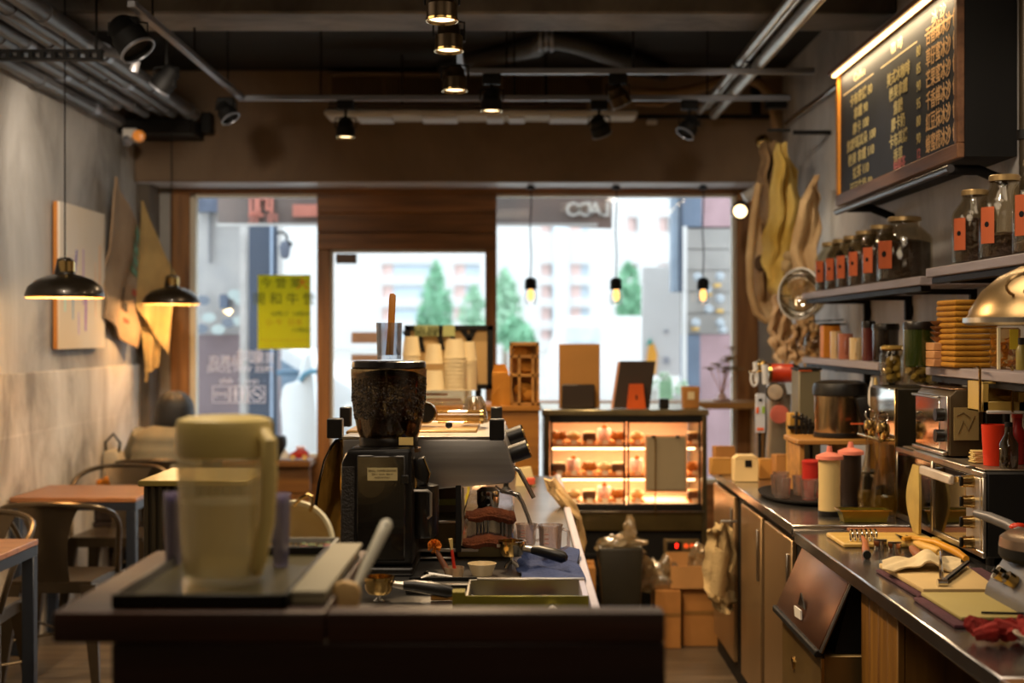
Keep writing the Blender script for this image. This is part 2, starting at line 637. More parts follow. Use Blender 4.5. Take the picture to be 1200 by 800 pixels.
text_mb('FREE WIFI ZONE', .062, face_out(P(281, 432.5, 9.29)), mb=t, sx=.95)
text_mb('·  open  ·  daily', .05, face_out(P(284, 446, 9.29)), mb=t)
part('lettering', t, wd, dec, kind='stuff')
for i, cx in enumerate((259, 280, 301)):
    c = P(cx, 462, 9.29)
    h = .056
    q = MB()
    for a in ((-h, -h + .006, -h, h), (h - .006, h, -h, h), (-h, h, -h, -h + .006), (-h, h, h - .006, h)):
        q.box(c.x + a[0], c.x + a[1], 9.288, 9.291, c.z + a[2], c.z + a[3])
    if i == 0:
        q.tube([(c.x - .03, 9.289, c.z - .02), (c.x - .035, 9.289, c.z + .01), (c.x, 9.289, c.z), (c.x + .035, 9.289, c.z + .01), (c.x + .03, 9.289, c.z - .02)], .006, 6)
    elif i == 1:
        for s in (-1, 1):
            q.cyl((c.x + s * .022, 9.288, c.z + .037), (c.x + s * .022, 9.291, c.z + .037), .009, n=10)
            q.box(c.x + s * .022 - .012, c.x + s * .022 + .012, 9.288, 9.291, c.z - .005, c.z + .026)
            q.box(c.x + s * .022 - .007, c.x + s * .022 + .007, 9.288, 9.291, c.z - .045, c.z - .004)
    else:
        q.tube([(c.x + .04 * math.cos(a * PI / 8), 9.289, c.z + .04 * math.sin(a * PI / 8)) for a in range(16)], .004, 6, closed=True)
        q.tube([(c.x - .028, 9.289, c.z + .028), (c.x + .028, 9.289, c.z - .028)], .004, 6)
        q.box(c.x - .02, c.x + .02, 9.288, 9.291, c.z - .006, c.z + .004)
    part('pictogram', q, wd, dec)

# ------------------------------------------------------------------ street outside
ow = mat('outdoor_white_render', '#cfcdcd', .8, var=.02)
struct('ground', MB().box(-60, 60, 9.6, 220, -.25, -.12), mat('pale_asphalt', '#a7a4a0', .9, var=.08, scale=.5))
struct('pavement', MB().box(-8, 8, 9.45, 13, -.12, -.05), mat('pavement_slab', '#b5afa8', .9, var=.06))


def bX(p): return X(p, 150)
def bZ(p): return Z(p, 150)


apt = thing('apartment_block', 'white apartment block with rows of pinkish recessed balconies far across the street', 'building', (bX(600), 152, -.12))
rows = [(254, 272), (309, 323), (334, 349), (360, 375), (386, 398)]
cols = [(447, 506), (532, 562), (634, 647), (668, 690), (735, 747), (772, 784)]
q = MB().box(-40, 40, 151.2, 165, -.12, 26)
zs = [-.12]
edges = []
for (a, b) in rows[::-1]:
    edges.append((bZ(b), bZ(a)))
z = -.12
for (a, b) in edges:
    q.box(-40, 40, 150, 151.3, z, a)
    z = b
q.box(-40, 40, 150, 151.3, z, 26)
xs = -40
for (a, b) in cols:
    q.box(xs, bX(a), 150.02, 151.3, -.12, 26)
    xs = bX(b)
q.box(xs, 40, 150.02, 151.3, -.12, 26)
part('wall', q, ow, apt)
part('drainpipe_recess', MB().box(bX(649), bX(666), 149.6, 150, -.12, 26), mat('pale_blue_render', '#d0dbe6', .8, var=.02), apt)
pk = mat('pinkish_tile', '#dcbfba', .8, var=.05)
bl = mat('pale_window_glass', '#c4d2de', .3, var=.1)
for (a, b) in rows:
    for (c, d) in cols:
        m_ = bX(c) + min(1.15, (bX(d) - bX(c)) * .8)
        o = part('window', MB().box(bX(c), m_, 150.5, 151.2, bZ(b), bZ(a)), pk, apt)
        if bX(d) - m_ > .3:
            part('pane', MB().box(m_, bX(d), 150.7, 151.2, bZ(b), bZ(a)), bl, o)


def tree(px, py, D, wd_, top, nleaf, col, label, mul=1.0):
    c = P(px, py, D)
    t = thing('street_tree', label, 'tree', (c.x, D, -.12))
    q = MB()
    H = Z(top, D)
    z0 = Z(py, D)
    lumps = [(random.uniform(.1, .95), random.uniform(0, 6.28), random.uniform(.35, .75)) for _ in range(9)]
    for i in range(nleaf):
        lu = lumps[i % 9]
        u = min(1, max(0, random.gauss(lu[0], .10)))
        zz_ = z0 + (H - z0) * u
        r_ = wd_ * (math.sin(PI * (0.12 + .86 * u)) ** .7) * math.sqrt(random.random())
        r_ *= .62
        an = random.uniform(0, 2 * PI)
        p = Vector((c.x + r_ * math.cos(an) + wd_ * .45 * math.cos(lu[1]) * (1.1 - u), D + r_ * math.sin(an) + wd_ * .45 * math.sin(lu[1]), zz_))
        s_ = random.uniform(.10, .22) * mul
        M = Euler((random.uniform(0, 6), random.uniform(0, 6), random.uniform(0, 6))).to_matrix()
        vs = [q.bm.verts.new(p + M @ Vector(v)) for v in ((-s_, 0, 0), (0, -s_ * .5, 0.02), (s_, 0, 0), (0, s_ * .5, .02))]
        q.bm.faces.new(vs)
    part('foliage', q, mat('tree_leaves_%d' % col, ['#86b898', '#a0c6aa', '#7cae8c'][col], .7, var=.25, scale=3), t, kind='stuff')
    part('trunk', MB().cyl((c.x, D, -.12), (c.x, D, z0 + (H - z0) * .6), .13, .05, n=8), mat('bark', '#7a6a5a', .9), t)


tree(510, 396, 70, 1.0, 306, 1700, 0, 'conical green street tree seen through the glass door')
tree(592, 400, 60, .85, 318, 1300, 1, 'pale green tree beside the post between door and right window')
tree(556, 398, 80, 1.0, 336, 900, 1, 'low rounded tree at the right edge of the glass door')
tree(738, 378, 70, 1.2, 308, 1700, 2, 'leafy green tree behind the middle window lamp')
tree(604, 410, 40, .6, 374, 900, 0, 'small green shrub-like tree low in the right window')

# shop fascia board over the pavement with the name read from behind
fas = thing('fascia_sign', 'grey fascia sign outside with shop name seen mirrored', 'sign', (-.6, 10.6, 2.3))
fm = mat('grey_fascia', '#6e6b6b', .7, col2='#8c766e', scale=1.2)
part('panel', MB().prism([(X(255, 10.6), Z(262, 10.6)), (X(600, 10.6), Z(262, 10.6)), (X(717, 10.6), Z(267, 10.6)), (X(717, 10.6), 2.75), (X(255, 10.6), 2.75)], 10.6, 10.68), fm, fas)
for ch, lx in (('L', 709), ('A', 697.5), ('D', 685), ('O', 672)):
    part('letter', text_mb(ch, .15, face_out(P(lx, 246, 10.58)), extrude=.004, bold=.003), mat('pale_sign_letters', '#d6d2ce', .6, var=0), fas)
for bx_ in (-2.0, .4):
    part('arm', MB().box(bx_, bx_ + .04, 9.6, 10.6, 2.66, 2.70), MATS['pale_sign_letters'], fas)
rd = mat('faded_red_letters', '#d98b7c', .7, var=.1)
part('red_lettering', text_mb('咖', .2, face_out(P(306, 242, 10.58)), extrude=.004, bold=.004), rd, fas)
part('red_lettering', text_mb('啡  館', .09, face_out(P(308, 257, 10.57)), extrude=.004), rd, fas, kind='stuff')
part('red_lettering', MB().box(X(343, 10.57), X(373, 10.57), 10.57, 10.59, Z(254, 10.6), Z(240, 10.6)), rd, fas)
part('edge_trim', MB().box(X(255, 10.6), X(700, 10.6), 10.56, 10.6, Z(265, 10.6), Z(262, 10.6)), ow, fas)

# neighbour premises left
nb = thing('neighbour_wall', 'weathered pale grey wall of the neighbouring shop left of the dark blue panel', 'wall', (-3.2, 12.3, -.12))
part('render', MB().box(-5, X(320, 12), 12.05, 12.5, 1.5, 2.6), mat('weathered_grey_render', '#9b9a9c', .8, col2='#b8b2ae', scale=2), nb)
part('plinth', MB().box(-5, X(318, 12), 12.02, 12.5, -.12, 1.5), mat('mauve_brown_panel', '#6c5c60', .7, col2='#7e6e72', scale=2), nb)
part('blue_sign', MB().box(X(231, 12), X(276, 12), 11.9, 12.03, Z(249, 12), Z(233, 12)), mat('slate_blue_sign', '#5a6478', .6, col2='#434a5c', scale=6), nb)
part('drainpipe', MB().cyl((X(246, 12), 12, Z(308, 12)), (X(246, 12), 12, Z(248, 12)), .015), mat('grey_pipe', '#77767a', .6), nb)
part('small_dark_sign', MB().box(X(258, 12), X(268, 12), 11.98, 12.04, Z(361, 12), Z(345, 12)), MATS['slate_blue_sign'], nb)
part('column', MB().box(X(285, 12), X(292, 12), 11.85, 12.1, -.12, 2.6), mat('column_grey', '#b9b4b2', .8), nb)
for i, (a, b, c) in enumerate(((238, 352, 0), (275, 345, 1), (283, 352, 1), (245, 372, 1), (268, 378, 0), (280, 376, 1), (236, 385, 0), (256, 386, 1))):
    p = P(a, b, 11.95)
    solo('hanging_plate', MB().lathe([(0, 0), (.05, 0), (.06, .01), (0, .012)], p, 14, rot=(R(90), 0, 0), sy=.7), mat(['blue_glaze', 'pale_glaze'][c], ['#6a7280', '#a8b4b4'][c], .4),
         'small round %s plate on the neighbouring wall outside, %s' % (['blue', 'pale'][c], ['alone above the others at left', 'topmost, nearest the grey column', 'second down beside the grey column', 'alone in the middle row', 'lower middle', 'lowest beside the grey column', 'bottom left corner', 'bottom row second from left'][i]), 'plate', 'round plates on the neighbouring shop wall')
dp = mat('dark_slate_panel', '#3a4354', .55, var=.12, scale=2)
sp = thing('sliding_panel', 'tall dark slate-blue sliding panel outside the left window', 'door', (X(308, 11.8), 11.8, -.12))
part('leaf', MB().box(X(292, 11.8), X(325, 11.8), 11.78, 11.84, -.12, Z(265, 11.8), .004), dp, sp)
part('stile', MB().box(X(317, 11.78), X(320, 11.78), 11.765, 11.78, -.12, Z(265, 11.8)), mat('silver_stile', '#9fb0c8', .4), sp)
wlq = thing('wall_lantern', 'black outdoor lantern hanging from curved bracket beside the blue panel', 'lamp', P(336, 303, 11.8))
part('bracket', MB().tube([P(325, 273, 11.8), P(332, 272, 11.8), P(336, 276, 11.8), P(336, 284, 11.8)], .012), blackm, wlq)
part('lantern_body', MB().lathe([(0, .16), (.03, .15), (.05, .1), (.035, .02), (0, 0)], P(334, 304, 11.8), 10), mat('dull_dark_metal', '#5b6070', .5), wlq)
part('finial', MB().ball(P(339, 286, 11.8), .03, sub=1), blackm, wlq)

# parked white car, white van, slatted bench, sign board
car = thing('parked_car', 'white car parked outside the left window', 'car', (-2.8, 14, -.12))
carw = mat('white_car_paint', '#e6e8ea', .3, var=.02, coat=.5)
part('body', MB().prism([(-4.9, .25), (-4.8, .75), (-4.1, .95), (-3.4, 1.38), (-2.2, 1.38), (-1.5, .95), (-.6, .8), (-.55, .25)], 13.6, 15.1, bev=.05), carw, car)
part('side_window', MB().prism([(-3.9, .97), (-3.35, 1.28), (-2.3, 1.28), (-1.8, .97)], 13.57, 13.62), mat('car_glass', '#8fa8bf', .1, var=.1), car)
for xw in (-4.1, -1.85):
    wq = part('wheel', MB().lathe([(0, 0), (.26, 0), (.31, .03), (.31, .16), (.26, .19), (0, .19)], (xw, 13.75, .2), 20, rot=(R(90), 0, 0)), mat('tyre', '#4b5f78', .6), car)
    part('hub_cap', MB().lathe([(0, .2), (.16, .2), (.2, .17), (0, .17)], (xw, 13.75, .2), 14, rot=(R(90), 0, 0)), mat('silver_hub', '#cfd6dc', .3, .3), wq)
sc_ = thing('parked_scooter', 'white scooter with blue wheel arch standing outside the left window', 'scooter', (X(350, 11.5), 11.5, -.12))
wb = mat('scooter_white', '#e2e6ea', .35, var=.02)
part('fairing', MB().prism([(X(330, 11.5), Z(470, 11.5)), (X(334, 11.5), Z(450, 11.5)), (X(350, 11.5), Z(446, 11.5)), (X(358, 11.5), Z(415, 11.5)), (X(366, 11.5), Z(412, 11.5)), (X(373, 11.5), Z(480, 11.5)), (X(376, 11.5), .15), (X(340, 11.5), .15)], 11.4, 11.6, bev=.03), wb, sc_)
part('seat', MB().box(X(326, 11.5), X(352, 11.5), 11.42, 11.58, Z(440, 11.5), Z(433, 11.5), .01), mat('slate_seat', '#5a7892', .5), sc_)
for a, b in ((338, 510), (378, 506)):
    part('wheel', MB().tube([Vector((X(a, 11.5), 11.5, .095)) + Vector((.17 * math.cos(k * PI / 10), 0, .17 * math.sin(k * PI / 10))) for k in range(20)], .045, 8, closed=True), mat('blue_grey_tyre', '#3f5a78', .6), sc_)
part('wheel_arch', MB().tube([P(368, 452, 11.38) + Vector((.12 * math.cos(k), 0, .12 * math.sin(k))) for k in (.3, .8, 1.3, 1.8, 2.3, 2.8)], .02, 8), mat('teal_trim', '#5f93ad', .5), sc_)
wd3 = mat('terracotta_slat', '#b07850', .7, var=.1)
bn = thing('slatted_sign', 'brown slatted board outside the glass door left of the glass cup', 'sign', (X(430, 11), 11, -.12))
for a, b in ((389, 402), (415, 423), (436, 443)):
    part('slat', MB().box(X(412, 11), X(446, 11), 10.98, 11.02, Z(b, 11), Z(a, 11)), wd3, bn)
part('stand', MB().box(X(444, 11), X(446, 11), 11.02, 11.05, -.12, Z(386, 11)), wd3, bn)
van = thing('parked_van', 'white van parked across the road behind the right window', 'van', (2, 24, -.12))
part('body', MB().prism([(X(646, 24), -.0), (X(640, 24), .9), (X(656, 24), Z(372, 24)), (X(775, 24), Z(370, 24)), (X(780, 24), 0)], 23.8, 25.4, bev=.06), ow, van)
part('window_band', MB().box(X(664, 24), X(700, 24), 23.74, 23.8, Z(400, 24), Z(383, 24)), bl, van)
for xw in (680, 755):
    part('wheel', MB().lathe([(0, 0), (.3, 0), (.3, .2), (0, .2)], (X(xw, 24), 23.98, .18), 18, rot=(R(90), 0, 0)), MATS['tyre'], van)
sg = thing('street_signboard', 'white street signboard with orange and green carrot shape', 'sign', (X(775, 13), 13, -.12))
part('board', MB().box(X(752, 13), X(802, 13), 13, 13.05, Z(440, 13), Z(312, 13), .01), ow, sg)
part('post', MB().box(X(775, 13), X(780, 13), 13, 13.05, -.12, Z(440, 13)), ow, sg)
part('orange_shape', MB().prism([(X(757, 13), Z(425, 13)), (X(760, 13), Z(405, 13)), (X(766, 13), Z(402, 13)), (X(770, 13), Z(415, 13)), (X(768, 13), Z(438, 13)), (X(764, 13), Z(440, 13))], 12.985, 12.999), mat('orange_print', '#e8a33a', .6), sg)
part('green_shape', MB().prism([(X(757, 13), Z(404, 13)), (X(762, 13), Z(396, 13)), (X(765, 13), Z(403, 13))], 12.985, 12.999), mat('teal_print', '#3f9a8a', .6), sg)
part('small_print', MB().box(X(778, 13), X(783, 13), 12.985, 13, Z(390, 13), Z(386, 13)).box(X(777, 13), X(784, 13), 12.985, 13, Z(426, 13), Z(418, 13)), mat('grey_print', '#9a9ca4', .6), sg)

# right neighbour
nr = thing('stone_wall', 'grey block wall of the right-hand neighbour with round planters outside', 'wall', (2.0, 12.3, -.12))
gs = mat('grey_stone', '#8e8a88', .8, col2='#a39e9a', scale=3)
for r_ in range(5):
    for c_ in range(3):
        x0 = X(802, 12) + c_ * .42
        z0 = 1.5 + (r_) * .18
        part('stone', MB().box(x0 + .003, x0 + .417, 12.0 + random.uniform(0, .01), 12.3, z0 + .003, z0 + .177, .004), gs, nr)
part('mortar', MB().box(X(802, 12), X(802, 12) + 1.3, 12.03, 12.3, 1.5, 2.4), mat('mortar', '#7a7674', .9), nr)
part('blue_panel', MB().box(X(802, 12), X(820, 12), 11.98, 12.3, -.12, 1.5).box(X(793, 12), X(822, 12), 11.98, 12.3, 2.41, 2.9), mat('dusty_blue', '#667286', .7, var=.1), nr)
part('pink_panel', MB().box(X(820, 12), X(870, 12), 11.99, 12.3, -.12, 1.5).box(X(822, 12), X(870, 12), 11.99, 12.3, 2.41, 2.9), mat('dusty_pink', '#a4868c', .7, var=.15, scale=4), nr)
part('blue_post', MB().box(X(786, 12), X(799, 12), 11.95, 12.1, 1.86, 2.9), mat('steel_blue', '#7f8c9c', .5), nr)
part('blue_post', MB().box(X(795, 12), X(799, 12), 11.93, 11.95, 1.86, 2.9), dp, nr)
part('white_frame', MB().box(X(799, 12), X(804, 12), 11.93, 12.0, -.12, 2.41), ow, nr)
for i, (a, b) in enumerate(((817, 325), (843, 324), (843, 350), (815, 378), (843, 378), (830, 362), (828, 339), (846, 386))):
    p = P(a, b, 11.9)
    solo('wall_planter', MB().lathe([(0, 0), (.036, 0), (.04, .03), (.022, .06), (0, .06)], p, 12, rot=(R(90), 0, 0)), mat('pale_planter', '#a9b0b8', .5),
         'pale round planter on the stone wall outside, %s' % ['top left', 'top right', 'right, second down', 'bottom left', 'right, third down', 'middle of the group', 'just left of the middle bulb lamp', 'lowest at the right'][i], 'planter', 'round planters on the stone wall')
for (a, b), wh in (((842, 334), 'top right one'), ((845, 364), 'middle right one'), ((816, 385), 'bottom left one'), ((831, 345), 'centre one')):
    p = P(a, b, 11.9)
    solo('yellow_tag', MB().box(p.x - .03, p.x + .03, 11.95, 11.99, p.z - .015, p.z + .015, .005), mat('yellow_enamel', '#d9b060', .5), 'yellow tag under a planter on the stone wall outside, %s' % wh, 'tag', 'yellow tags on the stone wall')
for i, (a, b, cc) in enumerate(((748, 468, '#7f8a86'), (764, 455, '#c9c7c2'), (780, 446, '#7ea07e'), (790, 462, '#a9a6a2'), (800, 456, '#9fb0a0'), (770, 470, '#b2aaa2'))):
    p = P(a, b, 11 + i * .16)
    t = thing('street_planter', ['low grey', 'white', 'leafy green', 'stone grey', 'sage green', 'beige'][i] + ' flower box on the pavement outside right window', 'planter', (p.x, p.y, -.05))
    part('box', MB().box(p.x - .05, p.x + .05, p.y - .05, p.y + .05, -.05, p.z, .01), mat('box_%d' % i, cc, .8), t)
    q = MB()
    for k in range(14):
        q.ball((p.x + random.uniform(-.045, .045), p.y + random.uniform(-.04, .04), p.z + random.uniform(0, .06)), .018, sub=1)
    part('plants', q, mat('planter_leaf', '#86a886', .8, col2='#c9d0c0', scale=20), t, kind='stuff')
# ------------------------------------------------------------------ ceiling services
glowm = mat('lamp_face', '#fff0d0', .4, var=0, emit='#ffd9a0', estr=5)
brassy = mat('lamp_can_bronze', '#3a2c18', .35, .7, var=.1)
railm = mat('grey_track_metal', '#8d8f96', .35, .6, var=.05)
zrail = 2.75


def rail(name, p0, p1, label):
    p0, p1 = Vector(p0), Vector(p1)
    t = thing(name, label, 'light track', p0)
    d = (p1 - p0).normalized()
    h = Vector((d.y, -d.x, 0)) * .017
    q = MB()
    lo = Vector((min(p0.x, p1.x) - abs(h.x), min(p0.y, p1.y) - abs(h.y), 0))
    hi = Vector((max(p0.x, p1.x) + abs(h.x), max(p0.y, p1.y) + abs(h.y), 0))
    q.box(lo.x, hi.x, lo.y, hi.y, zrail, zrail + .028, .003)
    part('channel', q, railm, t)
    for f in (.15, .5, .85):
        c = p0.lerp(p1, f)
        part('hanger', MB().cyl((c.x, c.y, zrail + .028), (c.x, c.y, ZC), .005, n=6), iron, t)
    return t


rail('track_rail', (-1.48, 5.43, 0), (-1.48, 7.55, 0), 'grey lighting track running along the left of the ceiling')
rail('track_rail', (-.27, 4.3, 0), (-.27, 6.8, 0), 'central lighting track running away under the ceiling with three lit cans')
rail('track_rail', (-.32, 6.83, 0), (1.42, 6.83, 0), 'upper cross track in front of the ceiling grille')
rail('track_rail', (-1.5, 7.6, 0), (1.45, 7.6, 0), 'long lower cross track in front of the brown beam')


def can(px, py, D, aim, label, r=.05, h=.1, lit=True, energy=6, rz=None, color=(1, .70, .40), m=blackm, spot=140):
    """track spotlight: adapter on the rail, fork, can, lit face"""
    c = P(px, py, D)
    t = thing('track_spotlight', label, 'spotlight', (c.x, D, zrail))
    a = Vector(aim).normalized()
    q = a.to_track_quat('Z', 'Y').to_matrix().to_4x4()
    M = Matrix.Translation(c) @ q
    part('adapter', MB().box(c.x - .045, c.x + .045, D - .022, D + .022, zrail - .05, zrail - .001, .004).cyl((c.x, D, zrail - .05), (c.x, D, c.z + .03), .008, n=8), blackm, t)
    part('lamp_can', MB().lathe([(0, -h * .5), (r * .55, -h * .5), (r * .78, -h * .38), (r * .82, -h * .1), (r, 0), (r, h * .5), (r * .9, h * .5), (r * .86, h * .38), (0, h * .38)], n=22, M=M), m, t)
    part('trim_ring', MB().lathe([(r * 1.0, h * .44), (r * 1.06, h * .46), (r * 1.06, h * .53), (r * .95, h * .54), (r * .9, h * .46)], n=22, M=M, closed=True), gold_steel if lit else railm, t)
    if lit:
        part('lamp_face', MB().lathe([(0, h * .4), (r * .88, h * .4), (r * .88, h * .43), (0, h * .43)], n=20, M=M), glowm, t)
        lamp('spot_light', 'SPOT', c + a * (h * .62), energy * 3.2, color, .04, c + a * 3, spot, .6)
    part('bracket', MB().tube([c + Vector((-r * 1.1, 0, -.0)), c + Vector((-r * 1.1, 0, .05)), c + Vector((0, 0, .06)), c + Vector((r * 1.1, 0, .05)), c + Vector((r * 1.1, 0, 0))], .004, 6), blackm, t)
    return t


can(518, 6, 4.56, (0, -.05, -1), 'nearest lit can of the central track at the top edge', energy=32, m=brassy)
can(526, 43, 5.04, (0, -.05, -1), 'second lit can of the central track', energy=28, m=brassy)
can(533, 92, 5.83, (0, -.05, -1), 'third lit can at the far end of the central track', energy=24, m=brassy)
can(576, 118, 6.83, (0, -.05, -1), 'lit can on the upper cross track, left of the pair', energy=24)
can(724, 112, 6.83, (.5, .3, -1), 'bronze can on the upper cross track turned away', lit=False, m=brassy)
can(405, 150, 7.6, (0, -.05, -1), 'lit can at the left of the long lower cross track', energy=22)
can(702, 148, 7.6, (.35, .4, -.8), 'unlit black can in a wire fork on the lower cross track', lit=False, r=.052)
can(808, 148, 7.6, (-.5, -.25, -.8), 'black can tilted left at the right end of the lower cross track', lit=False)
can(265, 130, 7.5, (.55, -.2, -.9), 'black can tilted right at the far end of the left track', lit=False)
can(150, 42, 5.6, (.7, -.2, -1.0), 'large dark can on the left track by the pipe bundle', lit=False, r=.07, h=.15)
# one more unlit can by the left pipes; it sheds no light
can(195, 92, 6.9, (-.75, .15, -1), 'dark unlit can hidden among the shadows behind the left pipes', lit=False, r=.055, h=.13)
part('ceiling_rod', MB().cyl((X(195, 6.9), 6.9, zrail), (X(195, 6.9), 6.9, ZC), .008, n=8), iron, [o for o in COL.objects if o.name.startswith('track_spotlight')][-1])
# bright lamp at right end of the soffit
rs = thing('soffit_spotlight', 'bright round spotlight on a white arm at the right end of the soffit', 'spotlight', P(872, 225, 8.6))
part('arm', MB().cyl(P(872, 232, 8.6), P(902, 214, 8.6), .035, .04, n=14), white, rs)
part('wall_arm', MB().cyl(P(900, 215, 8.6), (1.649, 8.6, P(900, 212, 8.6).z), .02, n=10), iron, rs)
c = P(868, 246, 8.5)
M = Matrix.Translation(c) @ Vector((-.25, -.9, -.35)).to_track_quat('Z', 'Y').to_matrix().to_4x4()
part('lamp_can', MB().lathe([(0, -.09), (.035, -.09), (.05, -.03), (.055, .03), (.05, .03), (0, .02)], n=20, M=M), blackm, rs)
part('lamp_face', MB().lathe([(0, .022), (.048, .022), (.048, .028), (0, .028)], n=20, M=M), glowm, rs)
lamp('spot_light', 'SPOT', c + Vector((-.03, -.09, -.03)), 12, (1, .8, .55), .05, c + Vector((-.25, -1, -.6)), 100, .6)

# air conditioner grille and long white fitting
ac = thing('ceiling_grille', 'wide brown slatted air-conditioning grille high on the beam', 'vent', (X(548, 8.8), 8.8, 2.96))
x0, x1, z0, z1 = X(385, 8.8), X(712, 8.8), Z(119, 8.8), Z(86, 8.8)
gb = mat('bronze_beige_metal', '#7a6244', .5, .2)
part('frame', MB().box(x0, x1, 8.76, 8.88, z1 - .02, z1, .003).box(x0, x1, 8.76, 8.88, z0, z0 + .012, .003).box(x0, x0 + .025, 8.76, 8.88, z0, z1, .003).box(x1 - .025, x1, 8.76, 8.88, z0, z1, .003), gb, ac)
part('backing', MB().box(x0 + .01, x1 - .01, 8.84, 8.88, z0, z1), mat('grille_dark', '#1c140c', .8), ac)
q = MB()
n = 96
for i in range(n):
    xx = x0 + .03 + (x1 - x0 - .06) * i / (n - 1)
    q.box(xx - .0035, xx + .0035, 8.77, 8.83, z0 + .012, z1 - .02)
part('slats', q, gb, ac, kind='stuff')
for f in (.2, .42, .62):
    part('divider', MB().box(x0 + (x1 - x0) * f - .006, x0 + (x1 - x0) * f + .006, 8.765, 8.835, z0 + .012, z1 - .02), gb, ac)
af = thing('linear_fitting', 'long white linear fitting hanging under the ceiling grille', 'light fitting', (X(560, 8.3), 8.3, Z(139, 8.3)))
x0, x1 = X(381, 8.3), X(747, 8.3)
part('housing', MB().box(x0, x1, 8.25, 8.5, Z(137, 8.3), Z(129, 8.3), .012), mat('fitting_white', '#b9b2a6', .5), af)
part('shaded_top', MB().box(x0 + .02, x1 - .3, 8.27, 8.48, Z(129, 8.3), Z(122, 8.3), .008), mat('top_shadow_brown', '#4a3a28', .5), af)  # brown strip stands for the shadow along the top of the white bar
for a, b in ((419, 459), (494, 535), (570, 590), (596, 615), (644, 690)):
    part('diffuser', MB().box(X(a, 8.3), X(b, 8.3), 8.27, 8.47, Z(140, 8.3), Z(137, 8.3), .003), mat('cool_diffuser', '#dfe6f0', .3, var=0), af)
for a in (470, 640):
    part('rod', MB().cyl((X(a, 8.3), 8.38, Z(122, 8.3)), (X(a, 8.3), 8.38, ZC), .006, n=6), iron, af)

# flexible ducts
duct = mat('grey_flex_duct', '#4b4845', .4, .5, var=.15)
fd = thing('flexible_duct', 'grey flexible duct with a bright collar hung under the ceiling', 'duct', P(640, 45, 7.8))
part('hose', MB().tube([P(520, 78, 8.7), P(560, 68, 8.3), P(600, 62, 8.0), P(628, 55, 7.8), P(640, 45, 7.7)], [.05, .055, .055, .058, .058], 12), duct, fd)
part('hose', MB().tube([P(640, 45, 7.7), P(670, 50, 7.8), P(700, 60, 7.9), P(735, 72, 8.2), P(775, 84, 8.7)], [.055, .055, .055, .06, .06], 12), duct, fd)
for i in range(3):
    c = P(640, 44, 7.7) + Vector((-.03 + .03 * i, 0, -.006 * abs(i - 1)))
    part('collar', MB().tube([c + Vector((0, .065 * math.cos(k * PI / 8), .065 * math.sin(k * PI / 8))) for k in range(16)], .012, 6, closed=True), railm, fd)
tan = mat('tan_pipe_lagging', '#8a6a44', .7, var=.15)
tp = thing('lagged_pipe', 'tan lagged pipes bent below the ceiling beside the steel conduits', 'pipe', P(790, 105, 8.5))
part('pipe_run', MB().tube([P(738, 107, 8.5), P(785, 110, 8.5), P(800, 108, 8.5), P(830, 100, 8.5), P(848, 93, 8.5)], .03, 10), tan, tp)
part('pipe_run', MB().tube([P(745, 121, 8.6), P(775, 122, 8.6), P(800, 112, 8.6)], .014, 8), tan, tp)
part('pipe_run', MB().tube([P(872, 92, 8.6), P(890, 98, 8.6), P(905, 112, 8.6), P(910, 150, 8.6)], .03, 10), tan, tp)
bc = thing('conduit_frame', 'black square conduit frame at the right end of the beam', 'conduit', P(860, 120, 8.7))
part('upright', MB().box(X(881, 8.7), X(892, 8.7), 8.7, 8.75, Z(138, 8.7), Z(88, 8.7), .006), iron, bc)
part('crossbar', MB().box(X(748, 8.7), X(905, 8.7), 8.72, 8.76, Z(138, 8.7), Z(133, 8.7), .004), iron, bc)
part('junction_box', MB().box(X(898, 8.2), X(923, 8.2), 8.2, 8.28, Z(126, 8.2), Z(110, 8.2), .006), iron, bc)
so = thing('soffit_lamp', 'small brass-coloured ball lamp on the right end of the beam', 'lamp', P(894, 166, 8.7))
part('ball_shade', MB().ball(P(894, 166, 8.7), .045, sub=3), gold_steel, so)
part('stem', MB().cyl(P(894, 166, 8.7), (P(899, 164, 8.8).x, 8.879, P(899, 164, 8.8).z), .02, n=10), iron, so)
wb_ = solo('small_sensor', MB().box(X(759, 8.8), X(771, 8.8), 8.83, 8.9, Z(144, 8.8), Z(139, 8.8), .004), white, 'tiny white sensor box on the beam right of the linear fitting', 'sensor')

# left pipe bundle
pm = mat('grey_painted_pipe', '#5c5a5a', .4, .35, var=.12)
for i, (x, z, r, y0, y1, lb) in enumerate(((-2.335, 2.745, .038, 1.5, 8.3, 'lowest grey pipe of the bundle, against the left wall'),
                                 (-2.27, 2.80, .04, 1.5, 8.0, 'second pipe from the wall in the left bundle'),
                                 (-2.195, 2.80, .03, 1.5, 8.35, 'slim pipe second row of the left bundle'),
                                 (-2.13, 2.83, .03, 1.5, 8.5, 'middle slim pipe of the left bundle'),
                                 (-2.055, 2.82, .034, 1.5, 8.45, 'pipe next to the outermost of the left bundle'),
                                 (-1.965, 2.83, .042, 1.5, 8.6, 'outermost and thickest pipe of the left ceiling bundle'))):
    t = thing('ceiling_pipe', lb, 'pipe', (x, y0, z))
    part('pipe_run', MB().cyl((x, y0, z), (x, y1, z), r, n=14), pm, t)
    for k in range(4):
        yy = 5.2 + k * .85 + i * .13
        part('coupling', MB().cyl((x, yy, z), (x, yy + .07, z), r + .006, n=14), railm if (i + k) % 3 == 0 else pm, t)
lad = thing('pipe_rack', 'black slotted steel strut carrying the left pipe bundle', 'rack', (-2.1, 6.0, 2.68))
q = MB().box(-2.4, X(121, 6.0), 5.98, 6.02, 2.69, 2.70).box(-2.4, X(121, 6.0), 5.98, 6.02, 2.655, 2.665)
xx = -2.4
while xx < X(121, 6.0):
    q.box(xx, xx + .018, 5.98, 6.02, 2.665, 2.69)
    xx += .048
